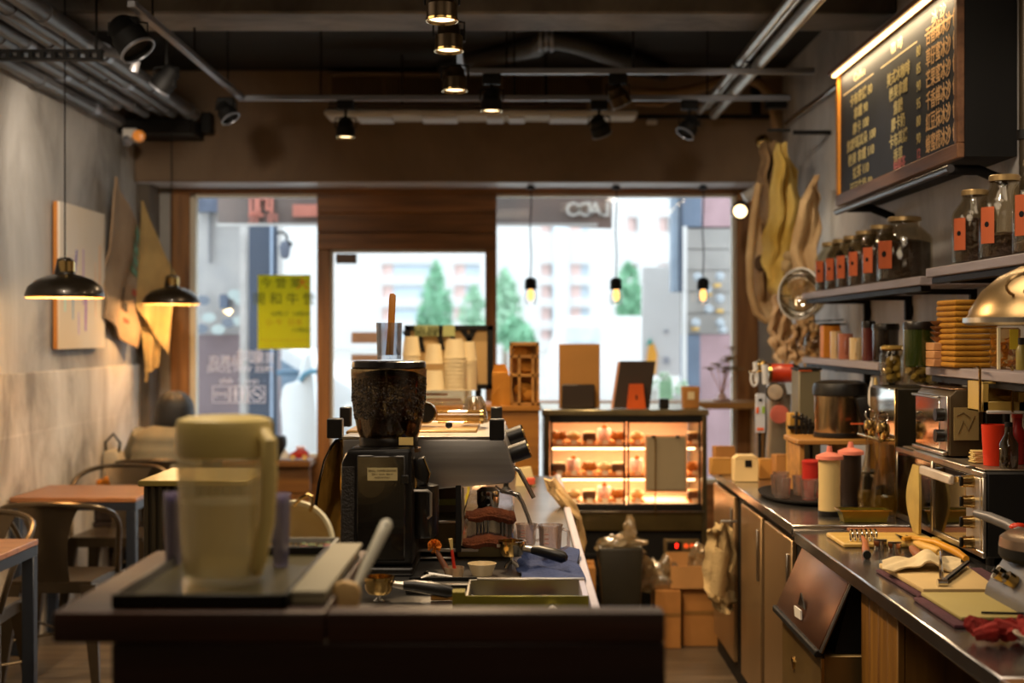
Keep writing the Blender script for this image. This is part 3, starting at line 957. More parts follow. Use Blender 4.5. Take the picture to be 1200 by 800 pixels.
part('strut', q, iron, lad)
part('hanging_rod', MB().cyl((X(113, 6.0), 6.0, 2.69), (X(113, 6.0), 6.0, ZC), .006, n=6), iron, lad)
part('hanging_rod', MB().cyl((-2.37, 6.0, 2.69), (-2.37, 6.0, ZC), .006, n=6), iron, lad)
bp_ = thing('bent_pipe', 'bent grey pipe elbow beside the left bundle', 'pipe', P(150, 70, 6.4))
part('elbow', MB().tube([P(112, 60, 6.6), P(135, 62, 6.5), P(152, 67, 6.4), P(159, 74, 6.4), P(156, 84, 6.4)], .022, 10), pm, bp_)
pe = thing('trunking_box', 'black trunking box where the left pipes end', 'box', P(200, 150, 8.6))
part('box_body', MB().box(X(135, 8.5), X(224, 8.5), 8.5, 8.85, Z(156, 8.5), Z(138, 8.5), .006), iron, pe)
sk = thing('small_speaker', 'small black wall speaker right of the trunking box', 'speaker', P(241, 155, 8.7))
part('cabinet', MB().box(X(235, 8.7), X(247, 8.7), 8.7, 8.8, Z(155, 8.7), Z(131, 8.7), .006), iron, sk)
part('bracket', MB().box(X(240, 8.7), X(242, 8.7), 8.8, 8.88, Z(145, 8.7), Z(141, 8.7)), iron, sk)
el = thing('emergency_lamp', 'small twin emergency lamp with orange face near the left beam end', 'lamp', P(155, 158, 8.3))
part('body', MB().box(X(143, 8.3), X(160, 8.3), 8.3, 8.4, Z(165, 8.3), Z(150, 8.3), .006), white, el)
part('lens', MB().lathe([(0, 0), (.03, 0), (.035, .01), (.03, .05), (0, .06)], P(164, 160, 8.25), 16, rot=(R(90), 0, 0)), mat('amber_lens', '#e08a3a', .3, emit='#ff9a3c', estr=.25), el)
part('lens', MB().lathe([(0, 0), (.025, 0), (.03, .01), (.02, .05), (0, .06)], P(150, 168, 8.25), 14, rot=(R(60), 0, 0)), railm, el)

# right conduits
cm = mat('silver_conduit', '#a9a399', .33, .8, var=.12)
for i, (dx, dz, r, lb) in enumerate(((-.05, .02, .022, 'left slim steel conduit of the right ceiling run'), (-.005, .045, .02, 'upper steel conduit of the right ceiling run'),
                             (.035, .0, .03, 'thick lower conduit of the right ceiling run'), (.07, .06, .022, 'rightmost conduit of the right ceiling run'))):
    x, z = 1.12 + dx, 2.80 + dz
    t = thing('steel_conduit', lb, 'conduit', (x, 3, z))
    part('pipe_run', MB().cyl((x, 3, z), (x, 8.4, z), r, n=12), cm, t)
    part('strap', MB().cyl((x, 6.9, z), (x, 6.93, z), r + .004, n=12), iron, t)
t = thing('wall_conduit', 'thin bright conduit along the right wall behind the menu board', 'conduit', (1.6, 6, 2.75))
part('pipe_run', MB().cyl((1.615, 5.2, 2.745), (1.615, 8.6, 2.775), .014, n=10), chrome, t)

# pendant globes in the right window
for i, (px, nm) in enumerate(((622, 'left'), (722, 'middle'), (824, 'right'))):
    D = 9.05
    t = thing('bare_bulb_pendant', '%s one of three bare bulb pendants before the right window' % nm, 'lamp', (X(px, D), D, Z(352, D)), group='bare bulb pendants')
    q = MB().lathe([(0, .0), (.012, 0), (.03, -.02), (.032, -.03), (0, -.03)], (X(px, D), D, 2.454), 14)
    part('ceiling_rose', q, iron, t)
    pts = [(X(px, D) + .004 * math.sin(k * 1.3), D, 2.44 + (Z(328, D) - 2.44) * k / 8) for k in range(9)]
    part('cord', MB().tube(pts, .004, 6), iron, t)
    part('socket', MB().lathe([(0, .075), (.02, .075), (.037, .06), (.04, .0), (0, .0)], (X(px, D), D, Z(339, D)), 18), blackm, t)
    part('bulb', MB().lathe([(0, -.075), (.012, -.072), (.02, -.055), (.022, -.03), (.014, 0), (0, 0)], (X(px, D), D, Z(339, D)), 14),
         mat('bulb_glow', '#ffdca0', .3, var=0, emit='#ffbe62', estr=[2.2][0]), t)
    part('globe', MB().lathe([(.03, 0), (.04, -.03), (.045, -.06), (.035, -.095), (0, -.105)], (X(px, D), D, Z(339, D)), 18), clear, t)

# two enamel pendants on the left
shade_m = mat('dark_olive_enamel', '#2b241a', .32, .5, var=.12, coat=.3)
shade_in = mat('white_shade_inside', '#e8c48a', .6, var=.03)


def pendant(px, py, D, label):
    c = Vector((X(px, D), D, Z(py, D)))
    t = thing('pendant_lamp', label, 'lamp', c, group='dark enamel pendants over the left tables')
    r = .167
    prof = [(r, 0), (r * 1.0, .012), (r * .93, .045), (r * .72, .075), (r * .45, .092), (r * .27, .10)]
    part('shade', MB().lathe(prof, c, 36), shade_m, t)
    part('shade_lining', MB().lathe([(a * .985, b - .003) for a, b in prof], c, 36), shade_in, t)
    part('rim', MB().lathe([(r, -.003), (r + .003, 0), (r, .004), (r - .004, 0)], c, 36, closed=True), gold_steel, t)
    part('neck', MB().lathe([(r * .27, .10), (r * .26, .115), (.038, .135), (.033, .165), (.02, .172), (0, .172)], c, 20), shade_m, t)
    part('collar', MB().lathe([(.0275, .112), (.036, .11), (.036, .155), (.0275, .16)], c + Vector((.012, -.012, 0)), 16), gold_steel, t)
    part('cord', MB().cyl(c + Vector((0, 0, .17)), (c.x, c.y, ZC), .0035, n=6), iron, t)
    part('bulb', MB().ball(c + Vector((0, 0, .035)), .032, sub=2), mat('warm_bulb', '#ffe0b0', .3, var=0, emit='#ffc070', estr=6), t)
    lamp('pendant_light', 'POINT', c + Vector((0, 0, -.01)), 14, (1, .62, .28), .03)


pendant(76, 348, 6.2, 'larger nearer dark enamel pendant in front of the canvas picture')
pendant(201, 356, 8.46, 'farther dark enamel pendant in front of the second sack')

# ------------------------------------------------------------------ picture and sacks on the left wall
pic = thing('canvas_picture', 'white canvas with faint coloured brush strokes on the left wall', 'picture', (-2.38, 7.68, 1.42))
part('stretcher', MB().box(-2.386, -2.364, 7.285, 8.08, 1.425, 2.185, .002), mat('canvas_side', '#b9742c', .7, var=.1), pic)
cvm = mat('canvas_cloth', '#ded3c4', .8, col2='#d9c3a2', scale=1.2)
part('canvas', MB().box(-2.364, -2.352, 7.285, 8.08, 1.425, 2.185, .002), cvm, pic)
for i, (y, z0, z1, w_, cc, sl) in enumerate(((7.37, 1.62, 1.98, .028, '#b5dccf', 0), (7.52, 1.78, 1.95, .035, '#7a6ca8', .05), (7.5, 1.58, 1.80, .016, '#6fa0c0', .01), (7.68, 1.66, 1.96, .018, '#a880b8', 0),
                                             (7.72, 1.52, 1.78, .03, '#9c62b8', .01), (7.9, 1.6, 1.9, .02, '#e6bf9a', 0), (7.98, 1.7, 2.0, .03, '#e0b487', 0), (7.6, 1.5, 1.62, .02, '#cbb0d6', 0))):
    q = MB()
    ns = 6
    for k in range(ns):
        a = z0 + (z1 - z0) * k / ns
        b = z0 + (z1 - z0) * (k + 1) / ns
        off = sl * (k / ns)
        ww = w_ * (.6 + .4 * math.sin(PI * (k + .5) / ns))
        q.box(-2.352, -2.3505, y + off - ww / 2, y + off + ww / 2, a, b)
    part('brush_stroke', q, mat('paint_%d' % i, cc, .8, var=.1), pic)

jute = mat('jute_sack', '#8d7358', .9, col2='#a48a6c', scale=5, bump=.5, bscale=180)
jute2 = mat('jute_sack_warm', '#8f7a52', .9, col2='#b79b62', scale=4, bump=.5, bscale=180)


def sack(name, label, corners, m, sag=.05, fold=.02, ink=None, thick=.012, nf=3):
    tl, tr, br, bl = [Vector(c_) for c_ in corners]
    c0 = (tl + tr + br + bl) / 4
    t = thing(name, label, 'sack', (c0.x, c0.y, min(tl.z, tr.z, br.z, bl.z)))
    nrm = (tr - tl).cross(bl - tl).normalized()

    def f(u, v):
        p = tl.lerp(tr, u).lerp(bl.lerp(br, u), v)
        p = p + nrm * (fold * 2.2 * noise.noise(p * 5) + fold * math.sin(nf * PI * u + 2 * v) * (0.3 + v) + sag * math.sin(PI * u) * math.sin(PI * v))
        p.z -= sag * math.sin(PI * u) * (1 - v)
        return p
    part('cloth', MB().sheet(f, 18, 18, thick), m, t)
    part('hem', MB().tube([f(u / 12, 0) for u in range(13)], .009, 6), m, t)
    return t, f, nrm


t, f, nr_ = sack('coffee_sack', 'printed burlap coffee sack hung by one corner beside the canvas', (P(133, 208, 8.18), P(171, 288, 8.85), P(158, 408, 8.62), P(124, 372, 8.03)), jute, sag=.02, fold=.015)


def onsack(f, n, uvs, off=.009):
    q = MB()
    for (u0, u1, v0, v1) in uvs:
        q.sheet(lambda a, b: Vector(f(u0 + (u1 - u0) * a, v0 + (v1 - v0) * b)) + n * off, 4, 4, .002)
    return q


part('green_stripes', onsack(f, nr_, [(.60, .98, .02, .09), (.62, .98, .12, .19), (.64, .98, .22, .29), (.66, .98, .32, .38)], .012), mat('green_print', '#5e7f5f', .9), t)
part('green_stripes', onsack(f, nr_, [(.60, .98, .02, .09), (.62, .98, .12, .19), (.64, .98, .22, .29), (.66, .98, .32, .38)], -.012), MATS['green_print'], t)
part('black_print', onsack(f, nr_, [(.35 + .09 * k, .41 + .09 * k, .66, .74) for k in range(5)], .012), mat('black_print', '#3a322c', .9), t)
part('black_print', onsack(f, nr_, [(.35 + .09 * k, .41 + .09 * k, .66, .74) for k in range(5)], -.012), MATS['black_print'], t)
part('red_print', onsack(f, nr_, [(.82, .9, .5, .55), (.7, .78, .8, .84)], .012), mat('red_print', '#b0503c', .9), t, kind='stuff')
part('red_print', onsack(f, nr_, [(.82, .9, .5, .55), (.7, .78, .8, .84)], -.012), MATS['red_print'], t, kind='stuff')
sack('coffee_sack', 'plain folded burlap sack hanging behind the farther pendant', (P(166, 236, 8.62), P(205, 325, 8.7), P(196, 415, 8.72), P(161, 360, 8.6)), jute2, sag=.02, fold=.02)
sack('coffee_sack', 'narrow lower fold of burlap hanging under the second sack', (P(162, 358, 8.66), P(203, 330, 8.76), P(184, 430, 8.74), P(172, 437, 8.7)), jute2, sag=.012, fold=.012)
part('cord_tail', MB().tube([P(171, 432, 8.7), P(172, 440, 8.7), P(171, 447, 8.7)], .01, 6), jute2, t)
# ------------------------------------------------------------------ tables, chairs and the guest
tabletop = wood('reddish_table_board', '#7a4c2c', '#9a6a44', .35, 'x')


def table(x0, x1, y0, y1, z, label, group='square wood-topped cafe tables'):
    t = thing('cafe_table', label, 'table', ((x0 + x1) / 2, (y0 + y1) / 2, 0), group)
    part('tabletop', MB().box(x0, x1, y0, y1, z - .022, z, .003), tabletop, t)
    part('apron', MB().box(x0 + .002, x1 - .002, y0 + .002, y0 + .035, z - .06, z - .023).box(x0 + .002, x1 - .002, y1 - .035, y1 - .002, z - .06, z - .023)
         .box(x0 + .002, x0 + .035, y0 + .03, y1 - .03, z - .06, z - .023).box(x1 - .035, x1 - .002, y0 + .03, y1 - .03, z - .06, z - .023), bluesteel, t)
    for a in (x0 + .002, x1 - .047):
        for b in (y0 + .002, y1 - .047):
            part('leg', MB().box(a, a + .045, b, b + .045, 0, z - .06, .003), bluesteel, t)
    return t


table(-2.375, -1.785, 6.63, 7.2, .74, 'wood-topped steel-legged table behind the metal chair at left')
table(-2.385, -1.79, 4.72, 5.3, .74, 'nearest wood-topped table cut by the left picture edge')
table(-2.38, -1.86, 8.56, 8.92, .74, 'far table by the window where the guest in the padded jacket sits')


def chair(x, y, rz, label):
    t = thing('metal_chair', label, 'chair', (x, y, 0), 'curved-back metal chairs')
    m = gunmetal
    O = Vector((x, y, 0))

    def w_(a):
        return O + Vector(a)
    s = .19
    # dished seat
    part('seat', MB().sheet(lambda u, v: w_(((u - .5) * 2 * s * (1 - .10 * (1 - v)), (v - .5) * 2 * s, .452 - .014 * math.sin(PI * u) * math.sin(PI * v))), 8, 8, .006), m, t)
    q = MB()
    k = .045
    ws, wf = s * .9, s
    for a, b in (((-ws, -s), (ws, -s)), ((ws, -s), (wf, s)), ((wf, s), (-wf, s)), ((-wf, s), (-ws, -s))):
        A, B = Vector((a[0], a[1], .45)), Vector((b[0], b[1], .45))
        q.sheet(lambda u, v, A=A, B=B: w_(A.lerp(B, u) + Vector((0, 0, -k * v))), 2, 1, .006)
    part('seat_frame', q, m, t)
    for sx, sy in ((-1, -1), (1, -1), (1, 1), (-1, 1)):
        tx, ty = (ws if sy < 0 else wf) * sx * .93, s * .93 * sy
        bx, by = tx + .045 * sx, ty + .05 * sy
        part('leg', MB().prism([(-.03, -.012), (.03, -.012), (.026, .012), (-.026, .012)], 0, 1, 'z'), m, t) if False else None
        q = MB()
        b = bmesh.new()
        vs = []
        for (cx, cy, z, r_) in ((bx, by, 0.008, .016), (tx, ty, .44, .034)):
            vs.append([b.verts.new(w_((cx + dx * r_, cy + dy * r_, z))) for dx, dy in ((-1, -.6), (1, -.6), (1, .6), (-1, .6))])
        b.faces.new(vs[0][::-1]); b.faces.new(vs[1])
        for i in range(4):
            b.faces.new((vs[0][i], vs[0][(i + 1) % 4], vs[1][(i + 1) % 4], vs[1][i]))
        q.add(b)
        lg = part('leg', q, m, t)
        part('foot_cap', MB().box(x + bx - .019, x + bx + .019, y + by - .014, y + by + .014, 0, .02, .003), blackp, lg)
    part('brace', MB().tube([w_((-.19, -.19, .2)), w_((.19, .19, .2))], .006, 6).tube([w_((.19, -.19, .207)), w_((-.19, .19, .207))], .006, 6), m, t)
    pts = [(-.195, .13, .45), (-.215, .07, .58), (-.235, .0, .675), (-.24, -.09, .725), (-.215, -.17, .758), (-.15, -.225, .778), (-.07, -.248, .785), (0, -.252, .787)]
    pts = pts + [(-a, b, c) for a, b, c in pts[-2::-1]]
    # smooth by Catmull-Rom
    sm = []
    V = [Vector(p) for p in pts]
    for i in range(len(V) - 1):
        p0, p1, p2, p3 = V[max(i - 1, 0)], V[i], V[i + 1], V[min(i + 2, len(V) - 1)]
        for k_ in range(4):
            u = k_ / 4
            sm.append(w_(.5 * ((2 * p1) + (p2 - p0) * u + (2 * p0 - 5 * p1 + 4 * p2 - p3) * u * u + (3 * p1 - p0 - 3 * p2 + p3) * u ** 3)))
    sm.append(w_(V[-1]))
    part('back_tube', MB().tube(sm, .0125, 8), m, t)

    def splat(u, v):
        wv = .062 + .075 * (v ** 3) + .02 * (1 - v) ** 2
        return w_(((u - .5) * 2 * wv, -.185 - .062 * v - .004 * math.sin(PI * u) + (.02 * (abs(u - .5) * 2) ** 2) * v, .44 + .342 * v))
    part('splat', MB().sheet(splat, 6, 10, .004), m, t)
    t.rotation_euler[2] = rz
    return t


chair(-1.985, 6.22, 0, 'metal chair seen from behind, tucked at the nearer side of the wood-topped table')
chair(-2.13, 7.52, PI, 'metal chair facing us across the wood-topped table, seat seen under it')
chair(-2.1, 8.3, 0, 'metal chair under the guest in the padded jacket')
chair(-2.15, 5.48, PI, 'metal chair cut by the left edge, facing us beyond the nearest table')


def skin_obj(name, verts, edges, radii, root, m, parent, sub=1):
    me = bpy.data.meshes.new(name)
    org = ORG[parent]
    me.from_pydata([Vector(v) - org for v in verts], edges, [])
    o = bpy.data.objects.new(name, me)
    COL.objects.link(o)
    o.parent = parent
    ORG[o] = org
    md = o.modifiers.new('skin', 'SKIN')
    md.use_smooth_shade = True
    for i, r in enumerate(radii):
        sv = me.skin_vertices[0].data[i]
        sv.radius = r if isinstance(r, tuple) else (r, r)
        sv.use_root = (i in root)
    s = o.modifiers.new('sub', 'SUBSURF')
    s.levels = sub
    s.render_levels = sub
    me.materials.append(m)
    return o


skinm = mat('skin', '#c08f72', .55, var=.05)
jackm = mat('olive_grey_quilted_jacket', '#6f6650', .7, col2='#857b62', scale=6, bump=.3, bscale=20)
gx, gy = -2.085, 8.30
g = thing('person', 'person with black bobbed hair in olive-grey padded jacket seated with back to us', 'person', (gx, gy, 0))
V_ = [(gx, gy, .52), (gx, gy + .03, .66), (gx + .0, gy + .07, .80), (gx + .01, gy + .12, .92), (gx + .025, gy + .16, .985), (gx + .03, gy + .19, 1.05), (gx + .03, gy + .19, 1.115)]
Rr = [(.14, .10), (.12, .08), (.12, .07), (.07, .05), (.04, .04), (.075, .085), (.06, .07)]
E_ = [(i, i + 1) for i in range(6)]
for s_ in (-1, 1):
    b0 = len(V_)
    V_ += [(gx + s_ * .125, gy + .12, .885), (gx + s_ * .2, gy + .2, .78), (gx + s_ * .13, gy + .36, .765), (gx + s_ * .09, gy + .42, .77)]
    Rr += [.035, .036, .03, (.035, .016)]
    E_ += [(3, b0), (b0, b0 + 1), (b0 + 1, b0 + 2), (b0 + 2, b0 + 3)]
    b0 = len(V_)
    V_ += [(gx + s_ * .09, gy + .05, .5), (gx + s_ * .1, gy + .42, .49), (gx + s_ * .1, gy + .4, .09), (gx + s_ * .105, gy + .5, .05)]
    Rr += [.08, .06, .04, (.035, .03)]
    E_ += [(0, b0), (b0, b0 + 1), (b0 + 1, b0 + 2), (b0 + 2, b0 + 3)]
b1 = len(V_)
roots = {0}
for s_ in (-1, 1):
    hx, hy, hz = gx + s_ * .09, gy + .43, .772
    for k, (dx, ln) in enumerate(((-.026, .05), (-.009, .058), (.009, .055), (.026, .044))):
        i = len(V_)
        V_ += [(hx + dx, hy, hz), (hx + dx, hy + ln * .6, hz + .004), (hx + dx, hy + ln, hz - .012)]
        Rr += [.0085, .008, .0068]
        E_ += [(i, i + 1), (i + 1, i + 2)]
        roots.add(i)
    i = len(V_)
    V_ += [(hx - s_ * .02, hy - .03, hz), (hx - s_ * .05, hy - .005, hz), (hx - s_ * .055, hy + .018, hz)]
    Rr += [.0095, .009, .0075]
    E_ += [(i, i + 1), (i + 1, i + 2)]
    roots.add(i)
skin_obj('body', V_, E_, Rr, roots, skinm, g, 2)
hc = Vector((gx + .03, gy + .185, 1.045))
hair = mat('black_hair', '#0e0a09', .45, var=.3, scale=30, stretch=(8, 8, 1), bump=.4, bscale=30)
q = MB()


def hairf(u, v):
    an = PI * (1.5 + 1.56 * (u - .5) * 1.04)
    a9 = min(v, .6) / .6 * PI / 2
    zt = .01 + .105 * math.cos(a9) - max(0, v - .6) * .37
    rr_ = .108 * math.sin(a9) + .006 * math.sin(PI * max(0, v - .6) / .4)
    return hc + Vector((rr_ * 1.02 * math.cos(an), rr_ * 1.0 * math.sin(an), zt + .004 * math.sin(40 * u)))


part('hair', MB().sheet(hairf, 40, 14, .012), hair, g)
jk = MB()
rings = []
for k in range(26):
    u = k / 25
    z = .50 + .465 * u
    puff = .010 * abs(math.sin(PI * u * 6.5))
    k9 = max(0, u - .84) / .16
    wx = (.19 + .015 * math.sin(PI * u)) * math.sqrt(max(.02, 1 - (k9 * .92) ** 2)) + puff
    wy = .125 * math.sqrt(max(.05, 1 - (k9 * .85) ** 2)) + puff
    cy = gy + .0 + .155 * u ** 1.3
    rings.append([jk.bm.verts.new((gx + .012 * u + wx * math.cos(a * PI / 16), cy + wy * math.sin(a * PI / 16), z)) for a in range(32)])
for a, b in zip(rings, rings[1:]):
    for i in range(32):
        jk.bm.faces.new((a[i], a[(i + 1) % 32], b[(i + 1) % 32], b[i]))
jk.bm.faces.new(rings[0][::-1])
jk.bm.faces.new(rings[-1])
part('jacket', jk, jackm, g, ang=80)
part('jacket_collar', MB().lathe([(.07, -.02), (.078, .0), (.07, .03), (.06, .03), (.058, -.01)], (gx + .02, gy + .155, .965), 20, closed=True), jackm, g)
for s_ in (-1, 1):
    pts, rad = [], []
    for k in range(15):
        u = k / 14
        A, B, C = Vector((gx + s_ * .135, gy + .12, .905)), Vector((gx + s_ * .215, gy + .19, .785)), Vector((gx + s_ * .135, gy + .36, .79))
        p = A.lerp(B, u * 2) if u < .5 else B.lerp(C, u * 2 - 1)
        pts.append(p)
        rad.append((.07 - .022 * u) * (1 + .09 * abs(math.sin(u * PI * 6))))
    part('sleeve', MB().tube(pts, rad, 14), jackm, g)
    part('trouser_leg', MB().tube([(gx + s_ * .085, gy + .02, .51), (gx + s_ * .1, gy + .42, .5), (gx + s_ * .1, gy + .44, .44), (gx + s_ * .1, gy + .4, .1)], [.098, .08, .07, .055], 14), mat('dark_trousers', '#22201f', .8), g)
    part('shoe', MB().box(gx + s_ * .1 - .045, gx + s_ * .1 + .045, gy + .34, gy + .58, 0, .085, .03, seg=3), blackp, g)
    part('eye', MB().ball(hc + Vector((s_ * .032, .078, .005)), .009, sub=2), mat('eye', '#2a1d18', .2), g)
    part('ear', MB().ball(hc + Vector((s_ * .09, .03, -.005)), .02, (.4, .8, 1.3), 2), skinm, g)
part('nose', MB().ball(hc + Vector((0, .092, -.015)), .014, (.8, 1.1, 1.3), 2), skinm, g)
part('mouth', MB().ball(hc + Vector((0, .08, -.045)), .016, (1.3, .5, .4), 2), mat('lips', '#a8564a', .5), g)

# bag and orange scarf between the guest and the wall
bgm = mat('cream_cloth_bag', '#a89a80', .8, var=.1)
tb = thing('tote_bag', 'cream bag with dark handles between guest and left wall', 'bag', (-2.33, 8.15, .52))
part('bag_body', MB().prism([(-2.385, .6), (-2.28, .6), (-2.27, .76), (-2.3, .84), (-2.37, .84)], 8.1, 8.26, bev=.02), bgm, tb)
part('handle', MB().tube([(-2.37, 8.17, .82), (-2.375, 8.17, .88), (-2.33, 8.17, .93), (-2.29, 8.17, .88), (-2.3, 8.17, .82)], .008, 6), blackm, tb)
part('underside_box', MB().box(-2.39, -2.26, 8.08, 8.28, .45, .6, .01), mat('dark_brown_box', '#2b1c14', .7), tb)
sf = MB()
for k in range(7):
    sf.ball((-2.36 + .017 * k, 8.04 + random.uniform(-.02, .02), .66 + random.uniform(-.02, .03)), .035, (1, 1, .8), 2, .12)
solo('orange_scarf', sf, mat('orange_wool', '#d98a1e', .9, col2='#a85f14', scale=25), 'crumpled orange scarf beside the cream bag by the left wall', 'scarf')
stl = thing('wall_stool', 'low dark stool under the bag and orange scarf by the left wall', 'stool', (-2.32, 8.1, 0))
part('seat', MB().box(-2.39, -2.235, 7.96, 8.3, .42, .448, .004).box(-2.385, -2.24, 7.98, 8.08, .448, .635, .01), MATS['dark_brown_box'], stl)
for a in (-2.385, -2.26):
    for b in (7.97, 8.27):
        part('leg', MB().box(a, a + .025, b, b + .025, 0, .42), MATS['dark_brown_box'], stl)

# bench things
bk = thing('black_backpack', 'black backpack leaning in the left window corner behind the water jug', 'bag', P(305, 536, 9.05))
part('bag_body', MB().box(X(283, 9.05), X(321, 9.05), 9.0, 9.14, .707, Z(488, 9.05), .05, seg=4), blackm, bk)
part('side_pocket', MB().prism([(X(317, 9.0), Z(511, 9)), (X(333, 9), Z(511, 9)), (X(334, 9), Z(522, 9)), (X(326, 9), .708), (X(317, 9), .708)], 8.99, 9.1, bev=.015), blackm, bk)
part('strap', MB().tube([P(296, 492, 8.98), P(294, 512, 8.95), P(298, 534, 8.98)], .012, 6), blackm, bk)
tc_ = thing('toy_car', 'small red toy car with white roof on the window ledge', 'toy', P(351, 536, 9.05))
part('body', MB().prism([(X(341, 9.05), .715), (X(340, 9.05), .745), (X(345, 9.05), .757), (X(349, 9.05), .775), (X(356, 9.05), .775), (X(361, 9.05), .752), (X(362, 9.05), .715)], 9.02, 9.09, bev=.005), mat('toy_red', '#a01a14', .35), tc_)
part('roof', MB().box(X(347, 9.05), X(357, 9.05), 9.025, 9.085, .775, .79, .006), mat('toy_pink_white', '#e8c6c6', .4), tc_)
for a in (344, 358):
    part('wheel', MB().cyl((X(a, 9.05), 9.012, .723), (X(a, 9.05), 9.03, .723), .016, n=14), cream, tc_)
solo('paper_cone', MB().lathe([(.04, 0), (.04, .008), (.012, .055), (0, .06)], P(333, 536.5, 9.05), 16), white, 'little white cone beside the red toy car on the window ledge', 'ornament')

# corrugated service cabinet between guest tables and the counter
cab = thing('service_cabinet', 'dark corrugated cabinet with olive top behind the water jug', 'cabinet', (-1.1, 5.2, 0))
yt, x0, x1 = 4.87, -1.3, -.93
corr = mat('dark_corrugated', '#2c2516', .5, .3, var=.15)
part('top', MB().box(x0 - .005, x1, yt, 5.35, .98, 1.0, .003), mat('olive_worktop', '#6e6230', .35, var=.1), cab)
part('carcass', MB().box(x0 + .012, x1 - .012, yt + .02, 5.33, 0, .98), corr, cab)
for k in range(14):
    xx = x0 + .012 + k * .0255
    part('rib', MB().cyl((xx + .008, yt + .018, .01), (xx + .008, yt + .018, .978), .009, n=8), corr, cab)

# ------------------------------------------------------------------ front bar in the foreground
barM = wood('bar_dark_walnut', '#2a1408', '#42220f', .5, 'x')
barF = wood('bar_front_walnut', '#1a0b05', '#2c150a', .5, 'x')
bar = thing('front_bar', 'dark walnut bar counter across the bottom of the picture', 'bar', (-.23, 2.2, 0))
xl, xr = X(60, 2.05), X(780, 2.05)
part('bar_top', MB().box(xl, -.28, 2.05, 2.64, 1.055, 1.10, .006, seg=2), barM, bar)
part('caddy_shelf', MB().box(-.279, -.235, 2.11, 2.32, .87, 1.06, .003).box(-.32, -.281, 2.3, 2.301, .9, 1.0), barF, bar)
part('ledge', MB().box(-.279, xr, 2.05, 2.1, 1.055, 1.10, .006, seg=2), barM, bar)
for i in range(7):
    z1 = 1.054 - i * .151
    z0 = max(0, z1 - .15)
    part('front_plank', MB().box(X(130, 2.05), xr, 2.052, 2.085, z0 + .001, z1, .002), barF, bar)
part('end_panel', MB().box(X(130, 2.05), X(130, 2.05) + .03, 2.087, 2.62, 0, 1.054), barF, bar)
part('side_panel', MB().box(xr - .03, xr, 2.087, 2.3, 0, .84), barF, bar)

# tray, jug, tumblers
tray = thing('serving_tray', 'black rectangular serving tray under the water jug', 'tray', (-.45, 2.3, 1.1))
x0, x1 = X(130, 2.07), X(336, 2.07)
y0, y1 = 2.07, 2.55
part('base', MB().box(x0 + .006, x1 - .006, y0 + .006, y1 - .006, 1.101, 1.106), mat('tray_olive_sheen', '#4a4428', .3, var=.1), tray)
part('rim', MB().box(x0, x1, y0, y0 + .008, 1.101, 1.122, .002).box(x0, x1, y1 - .008, y1, 1.101, 1.122, .002).box(x0, x0 + .008, y0, y1, 1.101, 1.122, .002).box(x1 - .008, x1, y0, y1, 1.101, 1.122, .002), blackp, tray)

jg = thing('water_jug', 'large frosted plastic water jug with cream lid on black tray', 'jug', (-.453, 2.27, 1.107))
jx, jy, jz = X(260, 2.25), 2.27, 1.107
jm = glassmat('frosted_jug_plastic', tint='#fcf8ea', refl=.08, rough=.25, body=.16, bodycol='#f0e8c8', fres=.3)
part('body', MB().lathe([(.0, 0), (.055, 0), (.063, .01), (.070, .06), (.073, .14), (.0745, .205), (.0725, .205), (.0705, .14), (.067, .06), (.06, .012), (0, .008)], (jx, jy, jz), 40), jm, jg)
part('water', MB().lathe([(0, .01), (.058, .012), (.066, .06), (.0685, .128), (0, .128)], (jx, jy, jz), 32), glassmat('cloudy_water', tint='#f8f6ee', refl=.03, rough=.1, body=.34, bodycol='#eeeade', fres=.2), jg)
lid = mat('jug_lid_cream', '#e4cc7c', .4, var=.03, coat=.2)
part('lid', MB().lathe([(0, .262), (.06, .262), (.073, .258), (.076, .25), (.0765, .205), (.074, .2), (.0, .2)], (jx, jy, jz), 40), lid, jg)
part('lid_recess', MB().lathe([(0, .264), (.045, .264), (.05, .262), (.05, .26), (0, .26)], (jx, jy, jz), 32), lid, jg)
part('handle', MB().tube([(jx + .066, jy - .03, jz + .235), (jx + .078, jy - .045, jz + .225), (jx + .08, jy - .048, jz + .17), (jx + .076, jy - .045, jz + .10), (jx + .06, jy - .03, jz + .035), (jx + .05, jy - .02, jz + .02)], [.014, .014, .013, .012, .012, .012], 12),
     mat('jug_handle_plastic', '#e2ca80', .4, var=.04), jg)
tum = glassmat('violet_clear_plastic', tint='#d8d4e8', refl=.2, rough=.05, body=.42, bodycol='#dcd6f4')
for i, (px, py0, py1, D, lb) in enumerate(((329, 583, 668, 2.42, 'stack of clear violet plastic tumblers right of the water jug'), (203, 583, 672, 2.44, 'stack of clear plastic tumblers left of the water jug'))):
    t = thing('tumbler_stack', lb, 'tumblers', (X(px, D), D, 1.107), group='clear tumblers beside the water jug')
    zz_ = 1.107
    for k in range(4):
        part('tumbler', MB().lathe([(0, 0), (.013, 0), (.0165, .105 - k * .0), (.015, .105), (.012, .004), (0, .004)], (X(px, D), D, zz_ + k * .006), 20), tum, t)

